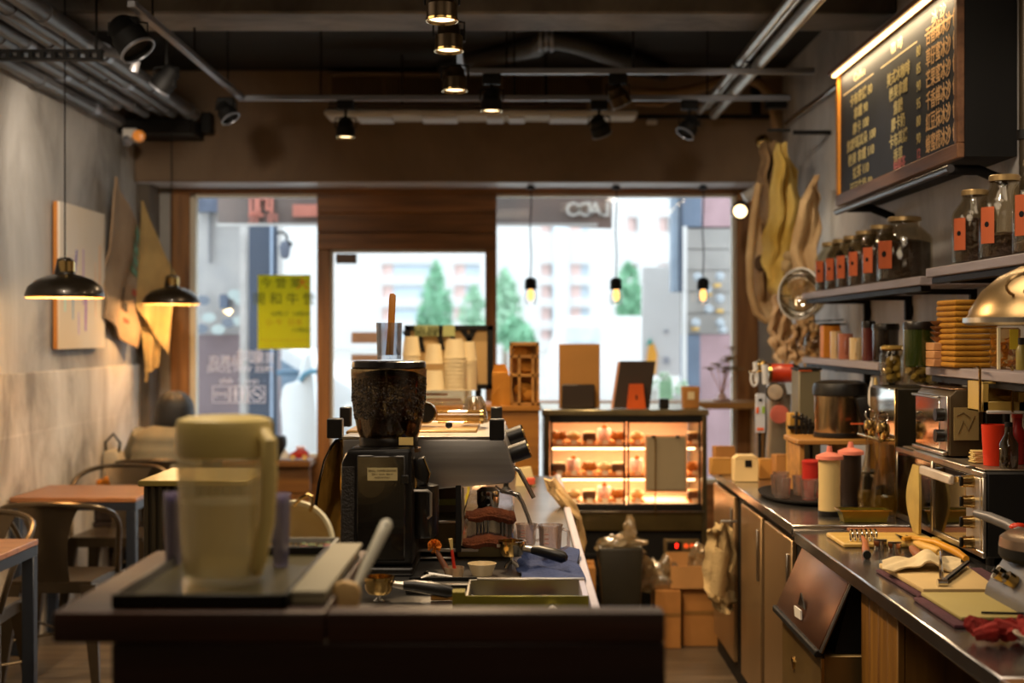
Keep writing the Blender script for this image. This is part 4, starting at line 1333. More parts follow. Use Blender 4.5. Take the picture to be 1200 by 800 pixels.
# white board stack, lattice basket, colander and strawberries at the back of the bar
wst = thing('napkin_box', 'long cream-white napkin box lying behind the water jug', 'box', (-.29, 2.3, 1.1))
bx0 = X(345, 2.1)
part('box_body', MB().prism([(-.336, 1.101), (-.288, 1.101), (-.288, 1.114), (-.336, 1.114)], 2.1, 2.58, bev=.003), mat('cream_card', '#8e8468', .7, var=.04), wst)
part('lid', MB().prism([(-.338, 1.115), (-.284, 1.115), (-.284, 1.122), (-.338, 1.122)], 2.1, 2.585, bev=.003), mat('cream_card_lid', '#9c947c', .7, var=.03), wst)
bsk = thing('wire_basket', 'grey lattice basket holding the colander behind the white boxes', 'basket', (-.47, 2.78, .86))
gm = mat('grey_plastic_lattice', '#8c8c84', .5)
bx = (-.50, -.355, 2.66, 2.82)
top = 1.098
q = MB().box(bx[0], bx[1], bx[2], bx[2] + .006, top - .01, top).box(bx[0], bx[1], bx[3] - .006, bx[3], top - .01, top).box(bx[0], bx[0] + .006, bx[2], bx[3], top - .01, top).box(bx[1] - .006, bx[1], bx[2], bx[3], top - .01, top)
part('rim', q, gm, bsk)
q = MB()
for k in range(15):
    xx = bx[0] + .002 + k * .01
    q.box(xx, xx + .003, bx[2] + .001, bx[2] + .004, .862, top - .01).box(xx, xx + .003, bx[3] - .004, bx[3] - .001, .862, top - .01)
for zz_ in (.9, .94, .98, 1.02, 1.06):
    q.box(bx[0], bx[1], bx[2], bx[2] + .004, zz_, zz_ + .003)
q.box(bx[0], bx[1], bx[2], bx[3], .86, .865)
part('lattice', q, gm, bsk, kind='stuff')
part('liner_tray', MB().box(bx[0] + .006, bx[1] - .006, bx[2] + .006, bx[3] - .006, 1.068, 1.074), gm, bsk)
co_ = thing('enamel_colander', 'cream enamel colander tipped on its side showing its inside', 'colander', (-.44, 3.0, 1.0))
cc = P(340, 641, 3.0)
ax = Vector((-.25, -1, .30)).normalized()
M = Matrix.Translation(cc) @ ax.to_track_quat('Z', 'Y').to_matrix().to_4x4()
em = mat('cream_enamel', '#e0c890', .35, var=.05, coat=.4)
part('bowl', MB().lathe([(0, -.085), (.04, -.082), (.075, -.055), (.09, 0), (.096, .004), (.096, -.002), (.088, -.012), (.07, -.06), (.04, -.09), (0, -.092)], n=40, M=M), em, co_)
part('rim', MB().lathe([(.089, .0), (.097, .006), (.101, .0), (.097, -.006)], n=40, M=M, closed=True), mat('enamel_rim', '#eadfb8', .3), co_)
part('handle', MB().tube([P(345, 592, 3.0), P(352, 584, 2.98), P(361, 579, 2.98), P(366, 581, 2.98), P(366, 592, 2.98), P(364, 598, 3.0)], .004, 8), gold_steel, co_)
solo('colander_stand', MB().lathe([(0, 0), (.07, 0), (.07, .012), (.03, .03), (.028, .04), (.05, .05), (.05, .055), (0, .055)], (cc.x, 3.06, .861), 24), mat('dark_pot', '#2a241c', .4), 'dark round stand under the cream colander', 'stand')
sbm = mat('strawberry_red', '#c8443a', .4, col2='#e8b8a8', scale=30)
for i, (a, b) in enumerate(((350, 646), (357, 643), (363, 641), (369, 642), (376, 644), (384, 642), (360, 648))):
    p = Vector((X(a, 2.74), 2.72 + .012 * (i % 3), 1.085 + .004 * (i % 2)))
    t = thing('strawberry', 'pink-red strawberry in the lattice basket, %s' % ['leftmost', 'second from left', 'third from left', 'third from right', 'second from right', 'rightmost', 'in the middle at the front'][i], 'strawberry', p, group='strawberry pieces')
    part('fruit', MB().ball(p, .0105, (1, 1, .85), 2, .04), sbm, t)
    part('calyx', MB().lathe([(0, .008), (.006, .010), (0, .012)], p, 6), mat('leaf_green', '#5c7a3a', .6), t)

# paddle
pd = thing('plastic_paddle', 'cream rice paddle with red mark and long white handle leaning by the white box', 'paddle', P(398, 716, 2.2))
A, B = P(417, 688, 2.26), P(455, 610, 2.34)
part('handle', MB().tube([A, A.lerp(B, .3), A.lerp(B, .75), A.lerp(B, .95), B], [.006, .0085, .010, .0105, .006], 12), mat('grey_white_plastic', '#c9c6b4', .4), pd)
part('hang_hole', MB().ball(A.lerp(B, .93) + Vector((0, -.0105, 0)), .004, (.7, .4, 1.2), 1), blackm, pd)
part('blade', MB().prism([(X(374, 2.2), 1.062), (X(378, 2.2), Z(702, 2.2)), (X(390, 2.2), Z(686, 2.2)), (X(402, 2.2), Z(680, 2.2)), (X(418, 2.2), Z(684, 2.2)), (X(423, 2.2), Z(694, 2.2)), (X(418, 2.2), 1.062)], 2.2, 2.215, bev=.005), mat('peach_plastic', '#e0b878', .5, var=.05), pd)
part('red_mark', MB().prism([(X(392, 2.2), Z(710, 2.2)), (X(394, 2.2), Z(700, 2.2)), (X(396, 2.2), Z(710, 2.2))], 2.197, 2.2).box(X(391, 2.2), X(397, 2.2), 2.197, 2.2, Z(712, 2.2), Z(709, 2.2)), mat('red_mark_ink', '#c83c28', .5), pd)
# ------------------------------------------------------------------ working counter behind the bar
ct = thing('work_counter', 'long steel-topped working counter carrying grinder and espresso machine', 'counter', (-.25, 4.3, 0))
part('countertop', MB().box(-.66, .165, 2.66, 6.45, .825, .86, .003).box(-.275, .165, 2.12, 2.6595, .825, .86, .003), mat('counter_steel_dull', '#8f8c88', .3, .9, var=.15, scale=5), ct)
part('edge_strip', MB().box(.166, .19, 2.66, 6.45, .80, .868, .004), mat('pale_edge_strip', '#b9b4c0', .4, .1, var=.05), ct)
part('carcass', MB().box(-.63, .14, 2.7, 6.4, 0, .825), iron, ct)
for i in range(6):
    y = 2.72 + i * .61
    part('cupboard_door', MB().box(.141, .158, y, y + .59, .06, .80, .003), mat('dark_cupboard', '#221a14', .5), ct)

# ------------------------------------------------------------------ grinder
D = 3.78
gx0, gx1 = X(398, D), X(484, D)
gc = (X(451, D), D + .12)
gr = thing('coffee_grinder', 'black coffee grinder with big bean hopper in the picture centre', 'grinder', (gc[0], gc[1], .86))
bodym = mat('grinder_black', '#0c0907', .32, .2, var=.2, coat=.25)
part('base', MB().box(gx0 - .01, gx1 + .004, D - .02, D + .3, .86, .885, .01, seg=3), bodym, gr)
part('body', MB().prism([(gx0, .885), (gx0 + .003, 1.16), (gx0 + .02, 1.195), (gx1 - .005, 1.2), (gx1, 1.185), (gx1, .885)], D, D + .24, bev=.012), bodym, gr)
part('body_front_panel', MB().box(gx0 + .045, gx1 - .02, D - .008, D + .002, .90, 1.18, .004), mat('grinder_front_gloss', '#090706', .22, .1, coat=.5), gr)
part('side_mesh', MB().box(gx0 + .006, gx0 + .04, D - .003, D + .003, .9, 1.15, .002), mat('perforated_black', '#1a130d', .6, bump=.6, bscale=160), gr)
pl = part('rating_plate', MB().box(X(431, D), X(466, D), D - .0105, D - .008, Z(562.5, D), Z(547.5, D)), mat('rating_plate_cream', '#b8a878', .5, var=.05), gr)
t = text_mb('SERIAL  COFFEE GRINDER', .0065, face_cam((X(448.5, D), D - .0112, Z(551, D))), extrude=.0002)
text_mb('220 V   60 Hz   800 W', .006, face_cam((X(448.5, D), D - .0112, Z(555, D))), extrude=.0002, mb=t)
text_mb('MADE IN ITALY', .006, face_cam((X(448.5, D), D - .0112, Z(559, D))), extrude=.0002, mb=t)
part('plate_lettering', t, mat('plate_ink', '#5a4c30', .6), pl, kind='stuff')
part('green_indicator', MB().ball((X(473.5, D), D - .003, Z(549, D)), .0028, sub=2), mat('green_led', '#7ad04a', .3, emit='#8cff4a', estr=3), gr)
part('power_switch', MB().box(X(470, D), X(479, D), D - .012, D, Z(566, D), Z(556, D), .002), blackp, gr)
hc_ = Vector((gc[0], gc[1], 0))
s_ = (D + .12) / FPX
zt = lambda py: 1.5 + (392 - py) * (D + .10) / FPX
part('collar', MB().lathe([(0, zt(526)), (.078, zt(526)), (.082, zt(522)), (.08, zt(513)), (.074, zt(509)), (0, zt(509))], hc_, 36), mat('hopper_collar', '#15100b', .3, .3), gr)
part('adjusting_ring', MB().lathe([(.080, zt(529)), (.088, zt(529)), (.088, zt(525)), (.080, zt(525))], hc_, 36, closed=True), mat('ring_bronze', '#5a4428', .3, .8), gr)
st_ = part('hopper_sticker', MB().box(X(466, D), X(483, D), D + .035, D + .040, Z(522.5, D), Z(513.5, D)), cream, gr)
hop = [(34, 512), (37, 505), (40.5, 488), (43, 470), (44, 450), (44.5, 432)]
part('hopper', MB().lathe([(a * s_, zt(b)) for a, b in hop] + [((a - 1.0) * s_, zt(b)) for a, b in hop[::-1]], hc_, 48, closed=True), glassmat('smoked_hopper', tint='#d8c8b0', refl=.06, rough=.03, fres=.3), gr)
beanm = mat('roast_beans', '#120a06', .35, col2='#3c2414', scale=90, bump=.9, bscale=70)
bb = [(0, 510), (33, 510), (36, 503), (39.5, 488), (42, 470), (43, 450), (43, 441), (30, 436), (15, 433.5), (0, 433)]
part('beans', MB().lathe([(a * s_, zt(b)) for a, b in bb], hc_, 48), beanm, gr, kind='stuff')
q = MB()
rb = random.Random(3)
for k in range(520):
    an = rb.uniform(PI * .98, PI * 2.02)
    zb = rb.uniform(490, 442)
    rad = (39.5 + (43 - 39.5) * min(1, (490 - zb) / 25)) * s_ - .0015
    p = hc_ + Vector((rad * math.cos(an), rad * math.sin(an), zt(zb)))
    b = bmesh.new()
    bmesh.ops.create_icosphere(b, subdivisions=1, radius=.0042)
    M = Matrix.Translation(p) @ Euler((rb.uniform(0, 6), rb.uniform(0, 6), rb.uniform(0, 6))).to_matrix().to_4x4() @ Matrix.Diagonal((1, .75, 1.35, 1))
    b.transform(M)
    q.add(b) if False else None
    vs = [q.bm.verts.new(v.co) for v in b.verts]
    b.verts.index_update()
    for f_ in b.faces:
        q.bm.faces.new([vs[v.index] for v in f_.verts])
    b.free()
part('loose_beans', q, mat('bean_skin', '#170c05', .45, col2='#2c1a0e', scale=60), gr, kind='stuff')
part('hopper_lid', MB().lathe([(0, zt(423)), (.09, zt(422.5)), (.1, zt(424)), (.102, zt(430)), (.099, zt(432)), (0, zt(432))], hc_, 48), mat('lid_black', '#100c0a', .25, coat=.4), gr)
part('dosing_knob', MB().prism([(X(484, D), Z(541, D)), (X(495, D), Z(537.5, D)), (X(502, D), Z(557, D)), (X(498, D), Z(569, D)), (X(484, D), Z(562, D))], D + .05, D + .11, bev=.004), blackp, gr)
part('dosing_knob_trim', MB().tube([(X(495, D), D + .048, Z(538, D)), (X(502.5, D), D + .048, Z(557, D)), (X(499, D), D + .048, Z(569, D))], .0025, 6), gold_steel, gr)
part('chute', MB().cyl((X(484, D), D + .06, Z(545, D)), (X(484, D), D + .06, Z(574, D)), .007, n=12), gold_steel, gr)
part('fork', MB().tube([(X(484, D), D + .03, Z(576, D)), (X(500, D), D + .03, Z(576, D)), (X(504, D), D + .03, Z(579, D)), (X(504, D), D + .03, Z(606, D)), (X(500, D), D + .03, Z(609, D))], .004, 8), steel, gr)
part('rear_doser', MB().lathe([(0, .95), (.04, .95), (.045, .96), (.045, 1.09), (0, 1.1)], (X(492, D), D + .1, 0), 20), bodym, gr)
cg = thing('glass_cup', 'clear glass standing on the grinder lid with the wooden stick', 'glass', (gc[0] + .01, gc[1], zt(422)))
gp = (X(456, D + .12), D + .12)
zc0 = Z(421, D + .10)
part('glass_wall', MB().lathe([(0, zc0), (.033, zc0), (.036, zc0 + .1), (.034, zc0 + .1), (.031, zc0 + .012), (0, zc0 + .01)], (gp[0], gp[1], 0), 28), glassmat('bright_glass', tint='#eef2f8', refl=.35, rough=.03, body=.03), cg)
stk = thing('wooden_stick', 'flat orange-brown wooden stick standing in the glass on the grinder', 'stick', (gp[0], gp[1], zc0 + .012))
part('blade', MB().prism([(X(452, 3.9), zc0 + .012), (X(461, 3.9), zc0 + .012), (X(462.5, 3.9), Z(380, 3.9)), (X(464, 3.9), Z(346, 3.9)), (X(461, 3.9), Z(343.5, 3.9)), (X(457, 3.9), Z(344, 3.9)), (X(456, 3.9), Z(350, 3.9)), (X(454.5, 3.9), Z(385, 3.9))], 3.895, 3.902, bev=.001), wood('honey_wood', '#a8651a', '#c88428', .5, 'z'), stk)

# ------------------------------------------------------------------ espresso machine, seen from its end
Y0, Y1 = 4.02, 4.74


def poly(pts, D=4.0):
    return [(X(a, D), Z(b, D)) for a, b in pts]


em_ = thing('espresso_machine', 'large steel espresso machine seen from its end behind the grinder', 'coffee machine', (X(480, 4.0), 4.38, .86))
side = mat('machine_side_steel', '#a8a4a0', .33, .85, var=.12, scale=3, stretch=(.5, 1, 14), bump=.05, bscale=5)
part('body', MB().prism(poly([(400, 515), (590, 515), (597, 531), (604, 556), (603, 562), (598, 567), (545, 571), (505, 575), (400, 575)]), Y0, Y1, bev=.006), side, em_)
part('curved_customer_panel', MB().prism(poly([(401, 514), (395, 515), (388, 522), (380, 540), (373, 566), (369.5, 590), (369.5, 606), (373, 622), (382, 634), (401, 642)]), Y0 - .005, Y1, bev=.003), mat('gold_mirror_panel', '#c09448', .1, 1.0, var=.1, scale=3), em_)
part('panel_edge', MB().tube([Vector((a, Y0 - .008, b)) for a, b in poly([(400, 514), (393, 516), (387, 523), (379, 540), (372.5, 566), (369, 590), (369, 606), (372.5, 622), (382, 635)])], .0028, 6), iron, em_)
part('top_tray', MB().box(X(400, 4), X(590, 4), Y0, Y1, Z(515, 4), Z(515, 4) + .006), steel, em_)
part('cup_rail', MB().box(X(400, 4), X(574, 4), Y0, Y0 + .008, Z(515, 4) + .004, Z(512, 4), .001).box(X(400, 4), X(590, 4), Y1 - .012, Y1, Z(515, 4), Z(494, 4.7), .001), steel, em_)
for (a, b, c_, d_, DD) in ((383, 401, 490.5, 513.5, Y0), (573.5, 591, 491, 515.5, Y0), (575, 588.5, 477, 500, Y1 - .04), (398, 411, 477, 500, Y1 - .04)):
    part('corner_post', MB().box(X(a, DD), X(b, DD), DD - .004, DD + .04, Z(d_, DD), Z(c_, DD), .003), blackp, em_)
part('top_boiler_cover', MB().box(X(410, 4.3), X(560, 4.3), 4.2, 4.6, Z(515, 4), Z(515, 4) + .012, .004), mat('amber_cover', '#9a7a48', .35, .6, var=.3, scale=12), em_)
part('lower_frame', MB().prism(poly([(401, 576), (533, 576), (533, 612), (401, 612)]), Y0 + .2, Y1 - .05), gunmetal, em_)
part('green_stripe', MB().box(X(505, 4.2), X(534, 4.2), Y0 + .185, Y0 + .198, Z(592, 4.2), Z(585, 4.2)), mat('olive_reflection', '#8a8a30', .4), em_)  # olive strip drawn for a reflection on the machine's underside
part('inner_shelf', MB().box(X(485, 4), X(534, 4), Y0 + .02, Y0 + .2, Z(615, 4), Z(612, 4), .001), steel, em_)
part('support_bracket', MB().box(X(499, 4), X(504, 4), Y0 + .04, Y0 + .06, Z(612, 4), Z(580, 4), .001).box(X(486, 4), X(508, 4), Y0 + .04, Y0 + .06, Z(581, 4), Z(577, 4), .001), gold_steel, em_)
part('base_panel', MB().prism(poly([(401, 618), (533, 618), (533, 672), (401, 672)]), Y0 + .12, Y1), mat('base_panel_olive', '#6a5a38', .35, .6, var=.3, scale=6), em_)
part('base_rails', MB().box(X(483, 4), X(560, 4), Y0 + .02, Y0 + .12, Z(649, 4), Z(645, 4), .001).box(X(483, 4), X(530, 4), Y0 + .0, Y0 + .1, Z(656, 4), Z(654, 4), .001), steel, em_)
part('black_post', MB().box(X(533.5, 4), X(540, 4), Y0, Y0 + .016, Z(648, 4), Z(569, 4), .001), iron, em_)
part('post_rib', MB().box(X(541, 4), X(543, 4), Y0 + .005, Y0 + .012, Z(640, 4), Z(572, 4)), steel, em_)
part('drip_tray', MB().box(X(540, 4), X(602, 4), Y0 + .02, Y1 - .03, Z(642, 4), Z(606, 4), .006), mat('drip_tray_steel', '#a8a8a8', .22, .9, var=.4, scale=8, stretch=(6, 1, .5)), em_)
q = MB()
for k, a in enumerate((559, 563, 567, 571.5, 588, 593)):
    q.cyl((X(a, 4), Y0 + .012, Z(634, 4)), (X(a, 4), Y0 + .012, Z(608, 4)), .0032 if k < 4 else .005, n=8)
part('tray_bars', q, chrome, em_, kind='stuff')
part('slanted_side', MB().prism(poly([(540, 640), (546, 606), (549, 606), (545, 641)]), Y0, Y0 + .02), chrome, em_)
part('foot_box', MB().box(X(534, 4), X(590, 4), Y0 + .06, Y1 - .1, .861, Z(643, 4), .002), mat('foot_box_steel', '#7a7050', .3, .8, var=.2), em_)
part('foot_side', MB().box(X(590, 4), X(602, 4), Y0 + .06, Y1 - .1, .861, Z(643, 4), .002), iron, em_)
for (DD, a, b, c_, d_) in ((4.1, 594, 534, 619, 525.5), (4.4, 591, 514.5, 613, 507)):
    A, B = P(a, b, DD), P(c_, d_, DD)
    k_ = part('steam_knob', MB().cyl(A, B, .026, .027, 24), blackp, em_)
    part('knob_ring', MB().cyl(B, B + (B - A).normalized() * .004, .0265, .024, 24), gold_steel, k_)
part('steam_wand', MB().tube([P(a, b, 4.08) for a, b in ((598, 549), (604, 548.5), (608, 551), (612, 558), (618, 569), (625.5, 583))], .0065, 10), chrome, em_)
part('steam_wand', MB().tube([P(a, b, 4.35) for a, b in ((580, 570), (588, 575.5), (600, 577.5), (607, 580), (612, 588), (618, 603), (624.5, 622))], [.006, .006, .007, .009, .0065, .0065, .006], 10), chrome, em_)
for DD in (4.25, 4.52):
    g_ = part('group_head', MB().lathe([(0, 0), (.03, 0), (.034, .012), (.034, .05), (.02, .06), (0, .06)], P(572, 590, DD) + Vector((0, 0, -.01)), 22), chrome, em_)
    part('group_screw', MB().cyl(P(572, 590, DD) + Vector((0, -.034, .01)), P(572, 590, DD) + Vector((0, -.04, .01)), .008, n=10), iron, g_)


def towel(px0, px1, py0, py1, D, lb):
    t = thing('rolled_cloth', lb, 'cloth', P((px0 + px1) / 2, py1, D))
    k = 14
    cy = (py0 + py1) / 2
    rr_ = (py1 - py0) / 2 * D / FPX
    pts = [P(px0 + (px1 - px0) * i / k, cy + 1.6 * math.sin(i * .7) + (2.2 if i > k - 3 else 0), D) for i in range(k + 1)]
    part('roll', MB().tube(pts, [rr_ * (.55 + .45 * min(1, i / 3, (k - i) / 1.5 + .45)) * (1 + .08 * math.sin(i * 2.1)) for i in range(k + 1)], 12), mat('rust_brown_towel', '#7e4220', .95, col2='#60321a', scale=30, bump=.7, bscale=150), t)
    part('loose_edge', MB().tube([p + Vector((0, -rr_ * .9, -rr_ * .2)) for p in pts[1:-1]], rr_ * .22, 6), MATS['rust_brown_towel'], t)


towel(545, 604, 595, 611, 4.03, 'upper rust-brown rolled cloth on the espresso machine drip tray')
towel(542, 605, 627, 642, 4.02, 'lower rust-brown rolled cloth on the espresso machine drip tray')

# cups and jars on top of the machine
zt4 = Z(515, 4) + .020
t = thing('tumbler_glass', 'clear faceted glass upside down on the espresso machine', 'glass', (X(556, 4.45), 4.45, zt4))
q = MB().lathe([(.042, 0), (.041, .02), (.035, .06), (.025, .082), (0, .084), (0, .076), (.022, .074), (.03, .055), (.037, .02), (.039, 0)], (X(556, 4.45), 4.45, zt4), 12)
part('glass_wall', q, glassmat('sparkle_glass', tint='#f6efe0', refl=.35, rough=.02, body=.1, bodycol='#e8d8b8'), t)
t = thing('round_tin', 'round brass-rimmed tin lying on its side on the espresso machine', 'tin', (X(500, 4.4), 4.4, zt4))
cc2 = Vector((X(499, 4.4), 4.38, zt4 + .033))
part('tin_wall', MB().lathe([(.033, 0), (.033, .05), (.03, .05), (.028, .004), (.028, 0)], cc2, 24, rot=(R(-90), 0, 0), closed=True), gold_steel, t)
part('dark_inside', MB().lathe([(0, .006), (.028, .006), (.028, .045), (0, .045)], cc2, 24, rot=(R(-90), 0, 0)), blackp, t)
t = thing('clear_tube', 'clear plastic cylinder lying between the tin and upturned glass', 'cylinder', (X(530, 4.35), 4.35, zt4))
part('tube_wall', MB().cyl((X(512, 4.35), 4.4, zt4 + .022), (X(562, 4.35), 4.4, zt4 + .022), .021, n=20), glassmat('amber_clear', tint='#f4e2bc', refl=.25, body=.15, bodycol='#e0c080'), t)
part('cap', MB().cyl((X(562, 4.35), 4.4, zt4 + .022), (X(566, 4.35), 4.4, zt4 + .022), .023, n=20), gold_steel, t)
solo('black_knob', MB().ball((X(527, 4.2), 4.15, zt4 + .012), .011, sub=2), blackp, 'small black knob in front of the clear cylinder on the machine', 'stopper')  # small knob on the machine top, made as a thing of its own

# small things on the counter near the machine
ol = thing('steel_box_drawer', 'open olive steel knock box tray at the counter front', 'tray', (0, 3.34, .86))
x0, x1, y0, y1, z1 = X(530, 3.24), X(690, 3.24), 3.24, 3.46, .905
os_ = mat('olive_steel', '#8a8232', .25, .7, var=.12)
part('front_wall', MB().box(x0 + .03, x1, y0, y0 + .006, .861, z1, .001), os_, ol)
part('left_return', MB().prism([(x0, .861), (x0 + .03, .861), (x0 + .03, z1), (x0 + .028, z1 + .008), (x0, z1 + .008)], y0, y0 + .05), os_, ol)
part('back_wall', MB().box(x0 + .03, x1, y1 - .006, y1, .861, z1, .001).box(x0 + .05, x1, y1 - .012, y1 + .004, z1, z1 + .004, .001), steel, ol)
part('right_wall', MB().box(x1 - .014, x1, y0 + .006, y1, .861, z1, .001), mat('pale_steel_edge', '#c8c0cc', .3, .4), ol)
part('left_wall', MB().box(x0 + .03, x0 + .036, y0 + .006, y1, .861, z1, .001), steel, ol)
part('coffee_pucks', MB().ball((-.02, 3.38, .868), .03, (1.6, .8, .4), 2, .15).ball((.06, 3.39, .868), .03, (1.3, .8, .4), 2, .15), mat('spent_coffee', '#3a1a0c', .9, var=.3, scale=60, bump=.8, bscale=90), ol)
solo('paper_scrap', MB().sheet(lambda u, v: (X(637, 3.24) + .04 * u, 3.2 + .03 * v, .864 + .022 * math.sin(PI * u)), 6, 2, .002), white, 'white paper scrap before the steel knock box tray', 'paper')


def portafilter(c, hd, lb, L=.12, twin=True):
    c = Vector(c)
    hd = Vector(hd).normalized()
    t = thing('portafilter', lb, 'portafilter', c)
    part('basket', MB().lathe([(0, 0), (.026, .002), (.033, .012), (.034, .036), (.038, .037), (.038, .043), (.033, .043), (.031, .014), (0, .008)], c, 28), gold_steel, t)
    part('neck', MB().cyl(c + hd * .034 + Vector((0, 0, .025)), c + hd * .062 + Vector((0, 0, .022)), .008, .010, 12), steel, t)
    a = c + hd * .06 + Vector((0, 0, .023))
    part('handle', MB().tube([a, a + hd * L * .2, a + hd * L * .6 + Vector((0, 0, -.006)), a + hd * L * .9 + Vector((0, 0, -.012)), a + hd * L + Vector((0, 0, -.014))], [.011, .014, .0165, .016, .008], 14), blackp, t)
    part('lug', MB().box(c.x - .041, c.x - .03, c.y - .006, c.y + .006, c.z + .025, c.z + .032), steel, t)
    part('spout', MB().tube([c + Vector((0, 0, .002)), c + Vector((0, 0, -.012)), c + Vector((.012, 0, -.022)), c + Vector((.016, 0, -.032))], .006, 8)
         .tube([c + Vector((0, 0, -.012)), c + Vector((-.012, 0, -.022)), c + Vector((-.016, 0, -.032))], .006, 8), chrome, t)
    return t


portafilter((X(444, 3.42), 3.42, Z(696, 3.42)), (1, -.05, -.02), 'brass-coloured portafilter with black handle on the counter left of centre')
portafilter((X(600, 3.85), 3.85, .90), (1, -.45, -.03), 'portafilter with black handle lying right of the machine on blue cloth', .10)
bc_ = mat('blue_microfibre', '#2c3c68', .95, var=.15, scale=20, bump=.6, bscale=120)
solo('blue_cloth', MB().sheet(lambda u, v: (.0 + .165 * u + .008 * math.sin(9 * v), 3.6 + .5 * v, .866 + .012 * math.sin(5 * u + 7 * v) ** 2 + .012 * u * v), 14, 14, .004), bc_,
     'folded blue microfibre cloth on the counter right of the espresso machine', 'cloth')


def jug(cx, cy, z, r, h, lb):
    t = thing('measuring_glass', lb, 'measuring glass', (cx, cy, z))
    part('glass_wall', MB().lathe([(0, 0), (r * .8, 0), (r * .88, h * .1), (r, h * .92), (r * 1.08, h), (r * 1.0, h), (r * .93, h * .9), (r * .8, h * .12), (0, h * .08)], (cx, cy, z), 26), glassmat('pinkish_glass', tint='#f8f0ec', refl=.3, body=.10, bodycol='#ecdcd4'), t)
    part('handle', MB().tube([(cx + r, cy - .01, z + h * .88), (cx + r * 1.5, cy - .015, z + h * .8), (cx + r * 1.5, cy - .015, z + h * .35), (cx + r * .95, cy - .01, z + h * .2)], .0045, 8), MATS['pinkish_glass'], t)
    for k in range(4):
        part('mark', MB().box(cx - r * .55, cx - r * .15, cy - r * .96, cy - r * .94, z + h * (.3 + .14 * k), z + h * (.3 + .14 * k) + .0015), mat('red_scale_print', '#b86a5c', .6), t)


jug(X(645, 3.95), 3.95, .885, .033, .088, 'clear measuring glass with handle standing on the blue cloth')
jug(X(617, 4.12), 4.12, .892, .03, .06, 'lower clear measuring glass left of the taller one')
t = thing('small_dish', 'small white dish right of the brush cup on the counter', 'dish', (X(565, 3.78), 3.78, .861))
part('bowl', MB().lathe([(0, 0), (.026, 0), (.037, .028), (.039, .032), (.036, .032), (.025, .004), (0, .004)], (X(565, 3.78), 3.78, .861), 28), mat('cream_ceramic', '#dcc9a0', .3, var=.02, coat=.4), t)
t = thing('brush_cup', 'small clear cup holding brushes at the counter front', 'cup', (X(532, 3.7), 3.7, .861))
part('cup_wall', MB().lathe([(0, 0), (.022, 0), (.027, .035), (.025, .035), (.02, .003), (0, .003)], (X(532, 3.7), 3.7, .861), 22), glassmat('cloudy_cup', tint='#e8dcc8', refl=.2, body=.35, bodycol='#d8c8b0'), t)
t = thing('round_brush', 'brown-handled brush with round orange bristle head in the small cup', 'brush', P(524, 668, 3.7))
part('handle', MB().cyl(P(526, 672, 3.7), P(511, 645, 3.72), .009, .006, 12), mat('brown_brush_handle', '#6a3a1c', .5), t)
q = MB()
for k in range(90):
    v_ = Vector((random.gauss(0, 1), random.gauss(0, 1), random.gauss(.4, 1))).normalized()
    p = P(509, 640, 3.72)
    q.cyl(p, p + v_ * .019, .0016, .0022, 4, cap=False)
part('bristles', q, mat('orange_bristles', '#d07a14', .8, var=.2), t, kind='stuff')
t = thing('red_brush', 'slim red-handled brush standing beside the orange round brush', 'brush', P(531, 668, 3.72))
part('handle', MB().cyl(P(533, 670, 3.72), P(529.5, 644, 3.72), .0045, .004, 8), mat('red_handle', '#c8301c', .4), t)
part('bristle_tip', MB().cyl(P(529.5, 645, 3.72), P(528, 631, 3.72), .003, .006, 8), cream, t)
t = thing('tool_tray', 'flat black tray of bar tools in front of the brush cup', 'tray', P(520, 684, 3.58))
part('base', MB().box(X(478, 3.58), X(565, 3.58), 3.5, 3.62, .861, .874, .002), blackp, t)
part('rim', MB().box(X(478, 3.58), X(565, 3.58), 3.5, 3.506, .874, .884, .001).box(X(478, 3.58), X(565, 3.58), 3.614, 3.62, .874, .884, .001), iron, t)
solo('steel_spatula', MB().box(X(484, 3.55), X(560, 3.55), 3.53, 3.55, .875, .88, .001), steel, 'long steel spatula lying in the black tool tray', 'spatula')
solo('bright_spoon', MB().tube([P(493, 676, 3.56), P(500, 672, 3.56), P(508, 672, 3.56), P(530, 675, 3.56)], [.004, .008, .004, .002], 8), chrome, 'small bright spoon at the left of the tool tray', 'spoon')
t = thing('bamboo_brush', 'bamboo-handled brush with black ends before the tool tray', 'brush', P(530, 691, 3.42))
part('handle', MB().cyl((X(505, 3.42), 3.42, .868), (X(541, 3.42), 3.42, .868), .007, n=12), mat('bamboo', '#c89448', .5), t)
part('black_tip', MB().cyl((X(541, 3.42), 3.42, .868), (X(556, 3.42), 3.42, .868), .008, .006, n=12), blackp, t)
# things glimpsed under the machine
for (a, b, c_, d_, mm, nm, lb, ct_) in ((570, 586, 578, 600, cream, 'cream_carton', 'cream carton behind the espresso machine drip tray', 'carton'),
                                      (585, 601, 562, 600, iron, 'dark_bottle', 'dark bottle behind the steam wands', 'bottle'),
                                      (545, 553, 570, 600, mat('yellow_green_bottle', '#a89a28', .3), 'yellow_bottle', 'yellow-green bottle between the black post and group head', 'bottle')):
    DD = 5.1
    x0, x1 = X(a, DD), X(b, DD)
    r_ = (x1 - x0) / 2
    h = Z(c_, DD) - .861
    if ct_ == 'bottle':
        solo(nm, MB().lathe([(0, 0), (r_, 0), (r_, h * .65), (r_ * .4, h * .8), (r_ * .4, h), (0, h)], ((x0 + x1) / 2, DD, .861), 18), mm, lb, ct_)
    else:
        solo(nm, MB().box(x0, x1, DD, DD + .06, .861, Z(c_, DD), .004), mm, lb, ct_)
q = MB()
for k in range(9):
    q.ball(P(560, 580, 5.0) + Vector((random.uniform(-.02, .02), 0, random.uniform(-.03, .03))), .02, sub=2)
t = thing('garlic_bundle', 'mottled copper-and-white bundle seen under the espresso machine', 'bundle', P(560, 610, 5.0))
